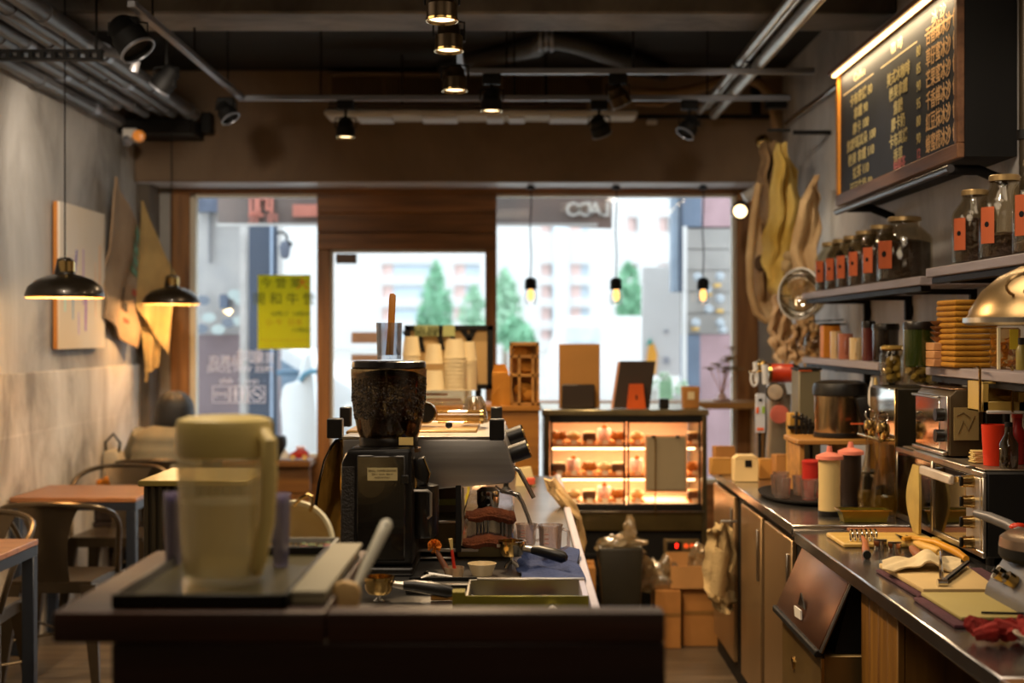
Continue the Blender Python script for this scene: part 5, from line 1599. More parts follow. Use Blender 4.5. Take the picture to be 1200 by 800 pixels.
part('bundle_body', q, mat('copper_mottle', '#b06a3c', .4, col2='#e8d0b0', scale=40), t)
part('bundle_tie', MB().cyl((X(560, 5), 5.0, .861), (X(560, 5), 5.0, .95), .012, n=10), iron, t)
t = thing('receipt_holder', 'white papers with red tag at the far end of the counter', 'papers', (X(625, 6.0), 6.0, .861))
part('paper_sheet', MB().prism([(X(604, 6), .861), (X(628, 6), .861), (X(622, 6), Z(547, 6)), (X(606, 6), Z(549, 6))], 6.0, 6.03), mat('cream_paper_stack', '#c8b888', .8), t)
part('red_tag', MB().box(X(617, 5.95), X(627, 5.95), 5.95, 5.98, Z(568, 5.95), Z(560, 5.95), .003), mat('red_tag', '#b04028', .5), t)
part('tag_stand', MB().cyl((X(622, 5.95), 5.965, .861), (X(622, 5.95), 5.965, Z(566, 5.95)), .004, n=6), iron, t)
bagp = glassmat('cream_plastic_bag', tint='#f0dcb0', refl=.2, rough=.25, body=.75, bodycol='#e0c088')
CREAMBAG = [(560, 638, 650), (575, 642, 662), (590, 655, 674), (605, 669, 681), (635, 670, 687), (652, 672, 683)]
q = MB()


def cbag(u, v):
    n = len(CREAMBAG) - 1
    k = min(int(v * n), n - 1)
    w_ = v * n - k
    a, b = CREAMBAG[k], CREAMBAG[k + 1]
    l_, r_ = a[1] + (b[1] - a[1]) * w_, a[2] + (b[2] - a[2]) * w_
    return (X(l_ + (r_ - l_) * u, 5.3), 5.3 - .08 * math.sin(PI * u) + .05 * noise.noise(Vector((u * 4, v * 5, 2))), Z(a[0] + (b[0] - a[0]) * w_, 5.3))


q.sheet(cbag, 14, 20, .006)
solo('cloth_bag', q, mat('cream_bag_cloth', '#d0ae78', .6, var=.1, scale=6), 'cream bag draped over the aisle edge of the steel counter before the pastry case', 'bag')

# ------------------------------------------------------------------ cup station
cs = thing('cup_station', 'plain timber cabinet carrying paper cups beside the pastry case', 'cabinet', (X(548, 6.8), 6.95, 0))
cw = wood('warm_cabinet_ply', '#7a4c12', '#a06a20', .5, 'x')
part('carcass', MB().box(X(466, 6.8), X(632, 6.8), 6.8, 7.25, 0, 1.135, .003), cw, cs)
part('top', MB().box(X(463, 6.8), X(633, 6.8), 6.78, 7.27, 1.136, 1.16, .003), cw, cs)
t = thing('condiment_box', 'clear box with red packets under the paper cups', 'box', (X(520, 6.86), 6.9, 1.16))
part('box_wall', MB().box(X(494, 6.85), X(552, 6.85), 6.85, 7.0, 1.161, 1.232, .002), glassmat('box_clear', tint='#f0e2c8', refl=.15, body=.35, bodycol='#d8c090'), t)
part('red_packets', MB().box(X(496, 6.86), X(524, 6.86), 6.86, 6.95, 1.205, 1.215).box(X(498, 6.86), X(540, 6.86), 6.87, 6.95, 1.18, 1.19), mat('red_packet', '#8a3020', .6), t)
cupm = mat('paper_cup_cream', '#d9c8a0', .6, var=.03)


def cupstack(px, py_top, py_bot, D, w0, w1, n, lb, logo=False):
    z0, z1 = Z(py_bot, D), Z(py_top, D)
    t = thing('paper_cup_stack', lb, 'cups', (X(px, D), D, z0), group='upturned paper cup stacks')
    k = D / FPX / 2
    hh = min(.095, z1 - z0)
    o0 = None
    for i in range(n):
        zb = z0 + (z1 - z0 - hh) * i / max(1, n - 1)
        c = (X(px, D), D, zb)
        prof = [(w1 * k * 1.04, 0), (w1 * k * 1.04, .005), (w1 * k, .006), (w0 * k, hh), (0, hh), (0, hh - .006), (w0 * k * .9, hh - .006), (w1 * k * .96, 0)]
        if n > 1:
            prof = prof if i == n - 1 else prof
        part('paper_cup', MB().lathe(prof, c, 22), cupm, t)
    if logo:
        q = MB()
        cz = z0 + .045
        r_ = (w0 + w1) / 2 * k
        for s in (-1, 1):
            q.tube([(X(px, D) + s * .002, D - r_ - .001, cz), (X(px, D) + s * .009, D - r_ - .0005, cz + .009), (X(px, D) + s * .017, D - r_ + .003, cz + .002)], .0014, 5)
            q.tube([(X(px, D) + s * .002, D - r_ - .001, cz - .006), (X(px, D) + s * .008, D - r_ - .0005, cz - .002)], .0014, 5)
        q.box(X(px, D) - .004, X(px, D) + .004, D - r_ - .002, D - r_, cz - .018, cz - .01)
        part('cup_logo', q, mat('cup_print', '#4a4230', .7), t)
    return t


cupstack(482, 394, 474, 6.9, 16, 21, 8, 'leftmost upturned paper cup stack behind the grinder')
cupstack(508.5, 402, 426, 6.9, 16, 22, 1, 'single upturned paper cup on top of the crown-marked cup')
cupstack(509, 421, 457, 6.88, 20, 27, 1, 'upturned larger paper cup with dark crown mark')
cupstack(533, 397, 457, 6.9, 18, 26, 9, 'tall stack of upturned cream cups right of the crown-marked cup')
cupstack(549, 400, 457, 6.98, 15, 20, 9, 'narrow rearmost stack of upturned cups before the black frame')
fb = thing('framed_poster', 'black-framed leaning poster with bold dark strokes behind the paper cups', 'frame', (X(528, 7.1), 7.12, 1.16))
x0, x1, z0, z1 = X(474, 7.1), X(578, 7.1), Z(456, 7.1), Z(381, 7.1)
for a in ((x0, x0 + .03, z0, z1), (x1 - .03, x1, z0, z1), (x0, x1, z1 - .026, z1), (x0, x1, z0, z0 + .026)):
    part('frame_bar', MB().box(a[0], a[1], 7.1, 7.125, a[2], a[3], .002), blackm, fb)
part('backing', MB().box(x0 + .01, x1 - .01, 7.115, 7.122, z0 + .01, z1 - .01), mat('kraft_poster', '#b89a68', .85, var=.05), fb)
q = MB()
for pts in ([(489, 385), (496, 412)], [(513, 384), (519, 410)], [(526, 384), (533, 403)], [(541, 384), (552, 402)], [(556, 384), (546, 408)], [(474, 388), (482, 400)]):
    A, B = P(pts[0][0], pts[0][1], 7.1), P(pts[1][0], pts[1][1], 7.1)
    d_ = Vector((.017, 0, 0))
    q.prism([((A - d_).x, A.z), ((A + d_).x, A.z), ((B + d_ * .6).x, B.z), ((B - d_ * .6).x, B.z)], 7.105, 7.114)
part('dark_strokes', q, blackm, fb, kind='stuff')
for a in (x0 + .06, x1 - .09):
    part('foot', MB().box(a, a + .03, 7.1, 7.17, 1.161, z0), blackm, fb)
t = thing('green_note', 'pale green note card stuck on top of the black frame', 'note', P(504, 394, 7.08))
part('card', MB().box(X(486, 7.08), X(514, 7.08), 7.08, 7.084, Z(394, 7.08), Z(381, 7.08)).box(X(519, 7.08), X(533, 7.08), 7.08, 7.084, Z(394, 7.08), Z(381, 7.08)), mat('pale_green_card', '#a8b078', .8), t)
part('handwriting', text_mb('飲料 甜點', .032, face_cam(P(500, 386, 7.077)), extrude=.0005, mb=text_mb('請先點餐', .028, face_cam(P(500, 391, 7.077)), extrude=.0005)), mat('note_ink', '#4a5030', .8), t, kind='stuff')
kb = mat('amber_kraft', '#b87c22', .8, col2='#9a6216', scale=8)
t = thing('wooden_rack', 'small open timber rack stuffed with crumpled kraft paper bags', 'rack', (X(614, 6.85), 6.9, 1.16))
x0, x1, z1 = X(597, 6.82), X(632, 6.82), Z(401, 6.82)
for a in ((x0, x0 + .012), (x1 - .012, x1), (X(607, 6.82), X(610, 6.82)), (X(623, 6.82), X(626, 6.82))):
    part('upright', MB().box(a[0], a[1], 6.81, 6.825, 1.161, z1 if a[0] in (x0, x1 - .012) else Z(415, 6.82)), shelfW, t)
for zz_ in (1.161, Z(441, 6.82), Z(419, 6.82), z1 - .015):
    part('slat', MB().box(x0, x1, 6.81, 6.95, zz_, zz_ + .012), shelfW, t)
part('back_panel', MB().box(x0, x1, 6.95, 6.96, 1.161, z1), shelfW, t)
for i, (a, b) in enumerate(((612, 412), (617, 430), (613, 455), (620, 462))):
    p = P(a, b, 6.88)
    solo('kraft_bag', MB().ball(p, .04, (1.1, .6, .8), 2, .16), kb, 'crumpled kraft bag in the timber rack, %s' % ['top one', 'second from top', 'third from top', 'bottom one'][i], 'bag', 'kraft bags in the timber rack')
t = thing('kraft_carton', 'kraft carton with folded flap left of the timber rack', 'carton', (X(587, 6.9), 6.9, 1.16))
part('box_body', MB().box(X(577, 6.88), X(596, 6.88), 6.88, 6.98, 1.161, Z(436, 6.88), .003), kb, t)
part('flap', MB().prism([(X(577, 6.88), Z(436, 6.88)), (X(596, 6.88), Z(436, 6.88)), (X(592, 6.88), Z(427, 6.88)), (X(579, 6.88), Z(427, 6.88))], 6.96, 6.965), kb, t)
q = MB().sheet(lambda u, v: (X(576 + 22 * u, 6.8), 6.80 + .03 * math.sin(PI * u), 1.161 + (.05 + .10 * u) * v), 8, 6, .004)
solo('folded_paper_bag', q, kb, 'amber folded paper bag leaning before the kraft carton', 'bag')
# ------------------------------------------------------------------ pastry display case
DC = 7.12
cx0, cx1, cz1 = X(635, DC), X(831, DC), Z(480, DC)
bk_ = blackm
cfr = mat('case_bronze_steel', '#6e6448', .3, .8, var=.15)
dc = thing('pastry_display_case', 'refrigerated pastry case with two glowing sliding glass doors', 'display case', ((cx0 + cx1) / 2, 7.4, 0))
part('top', MB().box(cx0, cx1, DC, 7.78, cz1 - .03, cz1, .004), mat('case_top_steel', '#9a9070', .28, .85, var=.15), dc)
gz0, gz1 = Z(592, DC), Z(494, DC)
part('side_wall', MB().box(cx0 + .01, X(644, DC), DC + .002, 7.76, .0, cz1 - .031, .003), cfr, dc)
part('side_wall', MB().box(X(823, DC), cx1 - .01, DC + .002, 7.76, .0, cz1 - .031, .003), cfr, dc)
part('head_rail', MB().box(X(644, DC), X(823, DC), DC + .004, DC + .05, gz1, cz1 - .031, .002), bk_, dc)
part('bottom_rail', MB().box(X(644, DC), X(823, DC), DC + .004, DC + .05, gz0 - .028, gz0, .002), bk_, dc)
part('chrome_strip', MB().box(X(640, DC), X(825, DC), DC - .004, DC + .004, gz0 - .034, gz0 - .028, .001), steel, dc)
part('steel_panel', MB().box(X(644, DC), X(823, DC), DC + .01, DC + .03, Z(622, DC), gz0 - .035, .002), mat('olive_bronze_panel', '#5c5030', .3, .6, var=.3, scale=5), dc)
part('machine_base', MB().box(X(644, DC), X(823, DC), DC + .03, 7.75, .02, Z(622, DC)), bk_, dc)
for k in range(7):
    part('vent_slat', MB().box(X(655, DC), X(745, DC), DC + .022, DC + .03, .08 + k * .05, .10 + k * .05, .002), iron, dc)
for (a, b) in ((645, 733.5), (735.5, 822)):
    d_ = part('sliding_door', MB().box(X(a, DC), X(a, DC) + .010, DC + .02, DC + .032, gz0, gz1).box(X(b, DC) - .010, X(b, DC), DC + .02, DC + .032, gz0, gz1).box(X(a, DC), X(b, DC), DC + .02, DC + .032, gz1 - .006, gz1).box(X(a, DC), X(b, DC), DC + .02, DC + .032, gz0, gz0 + .006), bk_, dc)
    part('glass_pane', MB().box(X(a, DC) + .01, X(b, DC) - .01, DC + .024, DC + .028, gz0 + .006, gz1 - .006), winglass, d_)
inner = mat('case_lining', '#e6cdae', .5, var=.05)
part('lining_back', MB().box(X(645, DC), X(822, DC), 7.70, 7.72, gz0 - .02, gz1 + .02), inner, dc)
part('lining_floor', MB().box(X(645, DC), X(822, DC), DC + .05, 7.7, gz0 - .02, gz0 - .004), inner, dc)
part('lining_ceiling', MB().box(X(645, DC), X(822, DC), DC + .05, 7.7, gz1 + .005, gz1 + .02), inner, dc)
tubem = mat('warm_tube', '#fff0d8', .4, var=0, emit='#ffca94', estr=7)
S1, S2 = Z(523, DC), Z(560, DC)
for zz_ in (S1, S2):
    part('glass_shelf', MB().box(X(647, DC), X(820, DC), DC + .12, 7.68, zz_ - .008, zz_), glassmat('shelf_glass', tint='#f8e0c0', refl=.2, body=.3, bodycol='#e8a868'), dc)
    part('shelf_nosing', MB().box(X(647, DC), X(820, DC), DC + .11, DC + .12, zz_ - .014, zz_ + .002), mat('orange_nosing', '#c07838', .5), dc)
    part('light_tube', MB().cyl((X(648, DC), DC + .16, zz_ - .022), (X(819, DC), DC + .16, zz_ - .022), .007, n=10), tubem, dc)
    lamp('case_light', 'AREA', ((cx0 + cx1) / 2, DC + .3, zz_ - .03), 5.0, (1, .70, .42), .7, ((cx0 + cx1) / 2, DC + .3, 0), size_y=.12)
part('light_tube', MB().cyl((X(648, DC), DC + .16, gz1 - .0), (X(819, DC), DC + .16, gz1 - .0), .006, n=10), tubem, dc)
lamp('case_light', 'AREA', ((cx0 + cx1) / 2, DC + .3, gz1 - .01), 5.0, (1, .70, .42), .7, ((cx0 + cx1) / 2, DC + .3, 0), size_y=.12)
traym = mat('pastry_tray', '#c88238', .5, var=.1)
past = [mat('golden_pastry', '#d08830', .6, col2='#a8601c', scale=25), mat('cream_pastry', '#ecd8a8', .6, col2='#d8a858', scale=18), mat('choc_pastry', '#4a2c1c', .5, col2='#6e4a30', scale=20), mat('pink_cake', '#d88a7c', .5, col2='#ecd0c0', scale=20)]
rp_ = random.Random(11)
kinds = ['croissant', 'cream_bun', 'brownie', 'cake_slice']
words_ = ['golden croissant', 'cream-coloured bun', 'dark brownie', 'pink cake slice']
lev = [(gz0 - .003, 'case floor'), (S2 + .001, 'lower glass shelf'), (S1 + .001, 'upper glass shelf')]
cells = [(655, 'far left'), (672, 'second from left'), (690, 'third from left'), (708, 'centre left'), (724, 'left of the door divider'), (746, 'right of the door divider'), (812, 'right end')]
for li, (z, ln) in enumerate(lev):
    for ci, (px, cn) in enumerate(cells):
        kd = (li * 2 + ci) % 4
        c = Vector((X(px, DC + .25), DC + .22, z + .012))
        tr = thing('pastry_tray', 'small orange tray, %s of the %s' % (cn, ln), 'tray', (c.x, c.y, z), group='pastry trays in the case')
        part('base', MB().box(c.x - .034, c.x + .034, c.y - .06, c.y + .10, z, z + .010, .003), traym, tr)
        part('price_card', MB().box(c.x - .014, c.x + .014, c.y - .066, c.y - .062, z + .0, z + .02), mat('price_card', '#f0e6d0', .7), tr)
        t = thing(kinds[kd], '%s on the tray, %s of the %s' % (words_[kd], cn, ln), 'pastry', (c.x, c.y, z + .011), group='pastries in the display case')
        t.scale = (1.45, 1.3, 1.6)
        if kd == 0:
            pts = [c + Vector((-.026 + .0087 * k, .012 * math.cos(k - 3), .014)) for k in range(7)]
            part('crescent', MB().tube(pts, [.006, .012, .016, .018, .016, .012, .006], 10), past[0], t)
            part('ridge', MB().tube([p + Vector((0, -.004, .008)) for p in pts[1:-1]], .009, 8), past[0], t)
        elif kd == 1:
            part('bun', MB().ball(c + Vector((0, 0, .014)), .026, (1, 1, .62), 2), past[1], t)
            part('glaze', MB().ball(c + Vector((0, 0, .022)), .018, (1, 1, .5), 2), past[0], t)
        elif kd == 2:
            part('slab', MB().box(c.x - .024, c.x + .024, c.y - .024, c.y + .024, z + .011, z + .035, .003), past[2], t)
            part('icing', MB().box(c.x - .02, c.x + .02, c.y - .02, c.y + .02, z + .035, z + .040, .002), past[1], t)
        else:
            part('wedge', MB().prism([(-.024 + c.x, c.y + .03), (.024 + c.x, c.y + .03), (c.x, c.y - .035)], z + .011, z + .05, 'z', bev=.002), past[3], t)
            part('topping', MB().ball(c + Vector((0, .01, .042)), .011, sub=2), past[0], t)
# things on the case and on its glass
cb = thing('clipboard', 'grey sheet clipped on the right glass door of the pastry case', 'clipboard', P(780, 575, DC - .02))
part('sheet', MB().box(X(758, DC - .02), X(803, DC - .02), DC - .02, DC - .014, Z(574, DC - .02), Z(512, DC - .02), .001), mat('grey_sheet', '#96886c', .8, var=.06), cb)
part('board_edge', MB().box(X(756, DC - .01), X(805, DC - .01), DC - .013, DC - .004, Z(576, DC - .01), Z(510, DC - .01), .001), mat('peach_board', '#e0a878', .6), cb)
for a in (766, 794):
    part('clip', MB().cyl(P(a - 2, 511.5, DC - .025), P(a + 2, 511.5, DC - .025), .006, n=10), blackp, cb)
part('hanging_string', MB().cyl(P(768, 512, DC - .025), P(768, 605, DC - .025), .003, n=6), gold_steel, cb)
t = thing('card_on_stand', 'tall blank tan card in a dark holder on the pastry case', 'card', (X(679, DC), DC + .1, cz1))
part('card', MB().box(X(655, DC + .1), X(703, DC + .1), DC + .1, DC + .106, cz1 + .001, Z(403, DC + .1), .001), mat('tan_card', '#a8793c', .8, var=.05), t)
part('holder', MB().box(X(658, DC + .08), X(697, DC + .08), DC + .06, DC + .09, cz1 + .001, Z(450, DC + .08), .006), mat('dark_holder', '#2c1f14', .5), t)
t = thing('menu_tablet', 'tilted dark menu board with orange easel back on the pastry case', 'menu', (X(743, DC), DC + .15, cz1))
part('dark_board', MB().prism([(X(719, DC + .12), cz1 + .001), (X(761, DC + .12), cz1 + .001), (X(768, DC + .12), Z(423, DC + .12)), (X(727, DC + .12), Z(423, DC + .12))], DC + .12, DC + .128), mat('brown_black_board', '#33261c', .6), t)
part('orange_easel', MB().prism([(X(735, DC + .08), cz1 + .001), (X(757, DC + .08), cz1 + .001), (X(754, DC + .08), Z(450, DC + .08)), (X(738, DC + .08), Z(450, DC + .08))], DC + .09, DC + .118), mat('orange_card', '#cc5410', .6), t)
part('slot', MB().box(X(745, DC + .08), X(747, DC + .08), DC + .088, DC + .09, Z(468, DC + .08), Z(463, DC + .08)), blackp, t)
part('pale_edge', MB().prism([(X(716, DC + .12), cz1 + .001), (X(719, DC + .12), cz1 + .001), (X(727, DC + .12), Z(424, DC + .12)), (X(724, DC + .12), Z(424, DC + .12))], DC + .13, DC + .136), mat('salmon_card', '#d8a080', .7), t)
solo('small_black_box', MB().box(X(773, DC + .1), X(784, DC + .1), DC + .1, DC + .16, cz1 + .001, Z(467, DC + .1), .003), blackp, 'small black box on the pastry case right of the orange easel', 'box')
t = thing('paper_bag', 'small tan paper bag on the right of the pastry case', 'bag', (X(810, DC), DC + .2, cz1))
part('bag_body', MB().prism([(X(801, DC + .15), cz1 + .001), (X(819, DC + .15), cz1 + .001), (X(820, DC + .15), Z(453, DC + .15)), (X(800, DC + .15), Z(453, DC + .15))], DC + .14, DC + .24, bev=.003), kraft, t)
part('label', MB().box(X(806, DC + .13), X(814, DC + .13), DC + .136, DC + .14, Z(468, DC + .13), Z(459, DC + .13)), paper, t)
# digital controller
t = thing('temperature_controller', 'black and silver panel with glowing red digits under the pastry case', 'controller', P(798, 647, DC + .02))
part('bezel', MB().box(X(778, DC), X(820, DC), DC + .012, DC + .03, Z(648, DC), Z(632, DC), .002), mat('bezel_bronze', '#7c6a48', .4, .4), t)
part('display', MB().box(X(782, DC), X(799, DC), DC + .008, DC + .012, Z(645, DC), Z(635, DC), .001), blackp, t)
led = mat('red_led', '#ff3020', .4, var=0, emit='#ff2818', estr=4)
part('digits', text_mb('8', .036, face_cam(P(793, 639.5, DC + .005)), extrude=.0005), led, t)
for a in (804, 811, 817.5):
    part('red_button', MB().cyl(P(a, 639.5, DC + .008), P(a, 639.5, DC + .012), .012, n=14), mat('dull_red_button', '#c84a20', .4, emit='#e04a14', estr=.9), t)

# floor clutter in front of the case
bn_ = thing('waste_bin', 'tall dark bin with a crumpled clear bag over its rim', 'bin', (X(725, 6.7), 6.75, 0))
x0, x1, zb = X(704, 6.7), X(753, 6.7), Z(640, 6.7)
part('bin_body', MB().prism([(x0 + .02, .0), (x1 - .02, .0), (x1, zb), (x0 - .012, zb)], 6.65, 6.9, bev=.012), mat('dark_bin_plastic', '#221f16', .4, var=.2), bn_)
cr = MB()
rq = random.Random(5)


def crumple(q, c, r, sc, n_, rng):
    b = bmesh.new()
    bmesh.ops.create_icosphere(b, subdivisions=3, radius=1)
    fr_ = [(Vector((rng.gauss(0, 1), rng.gauss(0, 1), rng.gauss(0, 1))).normalized(), rng.uniform(3, 9), rng.uniform(0, 6)) for _ in range(n_)]
    for v in b.verts:
        d_ = 1 + sum(.09 * math.sin(f * v.co.dot(a) * 2 + ph) for a, f, ph in fr_) + rng.uniform(-.04, .04)
        v.co = Vector((v.co.x * sc[0] * d_, v.co.y * sc[1] * d_, v.co.z * sc[2] * d_)) * r + Vector(c)
    q.add(b)


crumple(cr, P(727, 637, 6.75), .085, (1.25, .9, .55), 7, rq)
crumple(cr, P(738, 620, 6.75), .05, (.6, .6, 1.2), 6, rq)
plas = glassmat('crinkled_plastic', tint='#efe4cc', refl=.4, rough=.18, body=.45, bodycol='#c8b48c')
part('bin_liner', cr, plas, bn_, kind='stuff')
for (nm, a, b, z0, z1, D_, dp_, lb) in (('cardboard_box', 672, 698, 715, 665, 6.75, .2, 'plain brown cardboard box left of the dark bin'),
                                    ('cardboard_box', 768, 798, 750, 692, 6.8, .22, 'low cardboard box under the crumpled plastic bag'),
                                    ('cardboard_box', 800, 842, 752, 690, 6.85, .25, 'larger lower cardboard box supporting the open carton')):
    x0, x1 = X(a, D_), X(b, D_)
    z1_ = Z(z1, D_)
    t = thing(nm, lb, 'box', ((x0 + x1) / 2, D_ + dp_ / 2, 0))
    part('box_body', MB().box(x0, x1, D_, D_ + dp_, 0, z1_, .002), kraft, t)
    part('tape', MB().box(x0 + .002, x1 - .002, D_ - .002, D_ - .0005, z1_ * .55, z1_ * .62), mat('kraft_tape', '#8c6430', .5), t)
    part('flap', MB().box(x0, x1, D_ + dp_ * .5, D_ + dp_, z1_ + .001, z1_ + .006), kraft, t)
x0, x1 = X(786, 6.82), X(842, 6.82)
z0_, z1_ = Z(690, 6.85) + .007, Z(656, 6.82)
t = thing('open_carton', 'open shallow carton with clear bags on top of the larger cardboard box', 'box', ((x0 + x1) / 2, 6.95, z0_))
part('front_wall', MB().box(x0, x1, 6.82, 6.826, z0_, z1_ - .03), mat('tan_carton', '#b88850', .8), t)
part('back_wall', MB().box(x0, x1, 7.06, 7.066, z0_, z1_), MATS['tan_carton'], t)
part('side_wall', MB().box(x0, x0 + .006, 6.826, 7.06, z0_, z1_), MATS['tan_carton'], t)
part('side_wall', MB().box(x1 - .006, x1, 6.826, 7.06, z0_, z1_), MATS['tan_carton'], t)
part('bottom', MB().box(x0 + .006, x1 - .006, 6.826, 7.06, z0_, z0_ + .006), MATS['tan_carton'], t)
q = MB()
crumple(q, ((x0 + x1) / 2 + .04, 6.94, z0_ + .12), .075, (.7, .7, 1.0), 6, rq)
solo('clear_bag', q, plas, 'crumpled clear bag sticking out of the open carton', 'bag')
q = MB()
crumple(q, P(772, 676, 6.9), .10, (1.15, .7, .8), 8, rq)
crumple(q, P(757, 665, 6.85), .045, (.8, .6, 1.2), 6, rq)
crumple(q, P(780, 663, 6.85), .04, (.6, .6, 1.4), 6, rq)
solo('plastic_bag', q, plas, 'large crumpled translucent plastic bag on the low cardboard box', 'bag')
# dried flowers at right on the bar shelf
t = thing('dried_flower_vase', 'dried tan flowers in a small pale dish on the bar shelf', 'flowers', (X(846, 9.0), 9.05, 1.078))
part('dish', MB().lathe([(0, 0), (.05, 0), (.06, .012), (.03, .02), (.02, .05), (0, .05)], (X(846, 9.05), 9.05, 1.079), 18), mat('pale_rose_dish', '#c8a8a0', .5), t)
for k in range(10):
    a = random.uniform(0, 6)
    e_ = Vector((X(848, 9.05) + random.uniform(-.10, .08), 9.05 + random.uniform(-.06, .06), random.uniform(1.25, 1.42)))
    part('stem', MB().tube([(X(846, 9.05), 9.05, 1.12), e_], .003, 5), kraft, t)
    q = MB()
    for j in range(4):
        q.sheet(lambda u, v, j=j: e_ + Euler((0, 0, j * 1.6 + a)).to_matrix() @ Vector((.05 * u, .035 * (v - .5) * (1 - .3 * u), .03 * math.sin(2 * u) - .02 * u)), 3, 2, .003)
    part('petals', q, mat('dried_petal', '#a08250', .8, col2='#6a5230', scale=15), t)
# ------------------------------------------------------------------ right-hand counters
def mk(name, label, cat, loc, parts, group=None):
    t = thing(name, label, cat, loc, group)
    for pn, q, m in parts:
        part(pn, q, m, t)
    return t


warmsteel = mat('warm_door_steel', '#a48660', .35, .7, var=.15, scale=2, stretch=(1, 1, .3))
topm = mat('prep_top_steel', '#a9a5a2', .2, .95, var=.18, scale=5, bump=.04, bscale=4)
fc = thing('far_counter', 'stainless steel counter with cabinet doors at right, beyond the ice machine', 'counter', (1.28, 5.75, 0))
part('countertop', MB().box(.905, 1.645, 4.715, 6.78, .835, .87, .004), topm, fc)
part('carcass', MB().box(.945, 1.64, 4.74, 6.76, .0, .835), iron, fc)
for (a, b) in ((6.12, 6.75), (5.44, 5.92), (4.83, 5.36)):
    d_ = part('cabinet_door', MB().box(.925, .945, a, b, .09, .80, .004), warmsteel, fc)
    part('door_handle', MB().box(.915, .925, a + .03, a + .05, .55, .75, .002), steel, d_)
nc = thing('near_counter', 'stainless steel prep counter in the right foreground with open underside', 'counter', (1.28, 3.7, 0))
part('countertop', MB().box(.91, 1.645, 2.69, 4.70, .812, .852, .004), topm, nc)
part('backsplash', MB().box(1.625, 1.645, 2.69, 4.70, .853, .90, .003), steel, nc)
part('wood_end', MB().box(.91, 1.645, 2.3, 2.688, .805, .852, .004), wood('counter_end_wood', '#5e3a14', '#855a24', .4, 'x'), nc)
wp = wood('vertical_ply', '#6a4414', '#8f6422', .5, 'z')
for k in range(4):
    part('panel_board', MB().box(.95, .97, 3.57 + k * .095, 3.57 + (k + 1) * .095 - .003, .02, .811, .003), wp, nc)
part('panel_return', MB().box(.971, 1.62, 3.57, 3.59, .02, .811), wp, nc)
part('back_panel', MB().box(1.6, 1.64, 2.4, 4.68, .02, .81), blackm, nc)
part('lower_shelf', MB().box(1.0, 1.6, 2.4, 3.55, .2, .22, .002), iron, nc)
part('counter_leg', MB().box(.93, .97, 2.42, 2.46, 0, .805, .003), steel, nc)
im = thing('ice_machine', 'ice machine with slanting dark steel lid under the near counter', 'ice machine', (1.2, 4.3, 0))
cupr = mat('bronzed_lid_steel', '#6e4c3a', .3, .8, var=.25, scale=3, stretch=(1, .4, 1))
part('body', MB().box(.855, 1.5, 4.0, 4.62, .03, .60, .006), mat('bin_body_steel', '#7a6238', .35, .6, var=.15), im)
part('upper_body', MB().prism([(.89, .602), (.945, .81), (1.5, .81), (1.5, .602)], 4.01, 4.61), iron, im)
ld = part('sloping_lid', MB().prism([(.838, .615), (.925, .81), (.938, .805), (.852, .605)], 3.985, 4.64, bev=.004), cupr, im)
part('lid_lip', MB().box(.828, .85, 3.98, 4.645, .596, .618, .004), iron, ld)
part('lid_edge', MB().tube([(.845, 3.98, .61), (.932, 3.98, .808)], .006, 6), steel, ld)
part('triangle_label', MB().prism([(4.27, .675), (4.37, .672), (4.33, .715)], .8575, .8615, 'x'), blackp, ld)
part('white_label', MB().prism([(4.265, .645), (4.36, .638), (4.37, .668), (4.27, .672)], .845, .850, 'x'), white, ld)
part('corner_strip', MB().box(.85, .858, 3.995, 4.005, .03, .59), gold_steel, im)
part('round_badge', MB().lathe([(0, 0), (.02, 0), (.02, .006), (0, .008)], (.855, 4.42, .48), 14, rot=(0, R(-90), 0)), gold_steel, im)
for a in (.88, 1.45):
    for b in (4.03, 4.58):
        part('foot', MB().cyl((a, b, 0), (a, b, .03), .02, n=10), blackp, im)
twm = mat('cream_towel', '#b39a6c', .95, var=.12, scale=8, bump=.5, bscale=120)
# shelves
lav = wood('weathered_shelf_wood', '#857a78', '#a3979a', .6, 'y')
for (nm, y0, y1, z, lb) in (('upper', 4.86, 6.88, 1.70, 'upper wall shelf holding the row of six bean jars'), ('upper', 3.0, 4.79, 1.722, 'nearest upper wall shelf with three tall spice jars'),
                            ('lower', 5.43, 6.88, 1.393, 'lower wall shelf with mugs under the row of six jars'), ('lower', 3.0, 4.79, 1.395, 'lower wall shelf with the stack of mustard cloths')):
    t = thing('wall_shelf', lb, 'shelf', (1.5, (y0 + y1) / 2, z - .03), 'wall shelves on black brackets')
    part('board', MB().box(1.37, 1.648, y0, y1, z - .03, z, .003), lav, t)
    part('iron_rail', MB().box(1.385, 1.42, y0 + .04, y1 - .02, z - .052, z - .031, .002), iron, t)
    for yy in (y0 + .25, (y0 + y1) / 2 + .1, y1 - .2):
        b = part('bracket', MB().box(1.39, 1.648, yy - .015, yy + .015, z - .056, z - .036, .003).box(1.62, 1.648, yy - .015, yy + .015, z - .14, z - .05, .003), iron, t)
        part('flange', MB().lathe([(0, 0), (.03, 0), (.03, .01), (0, .012)], (1.648, yy, z - .10), 14, rot=(0, R(-90), 0)), iron, b)

jarg = glassmat('jar_glass', tint='#f4f0e6', refl=.06, rough=.02, fres=.16)
org_ = mat('orange_label', '#bf5c30', .7, var=.08)
brz = mat('bronze_lid', '#b89a68', .3, .7, var=.1)


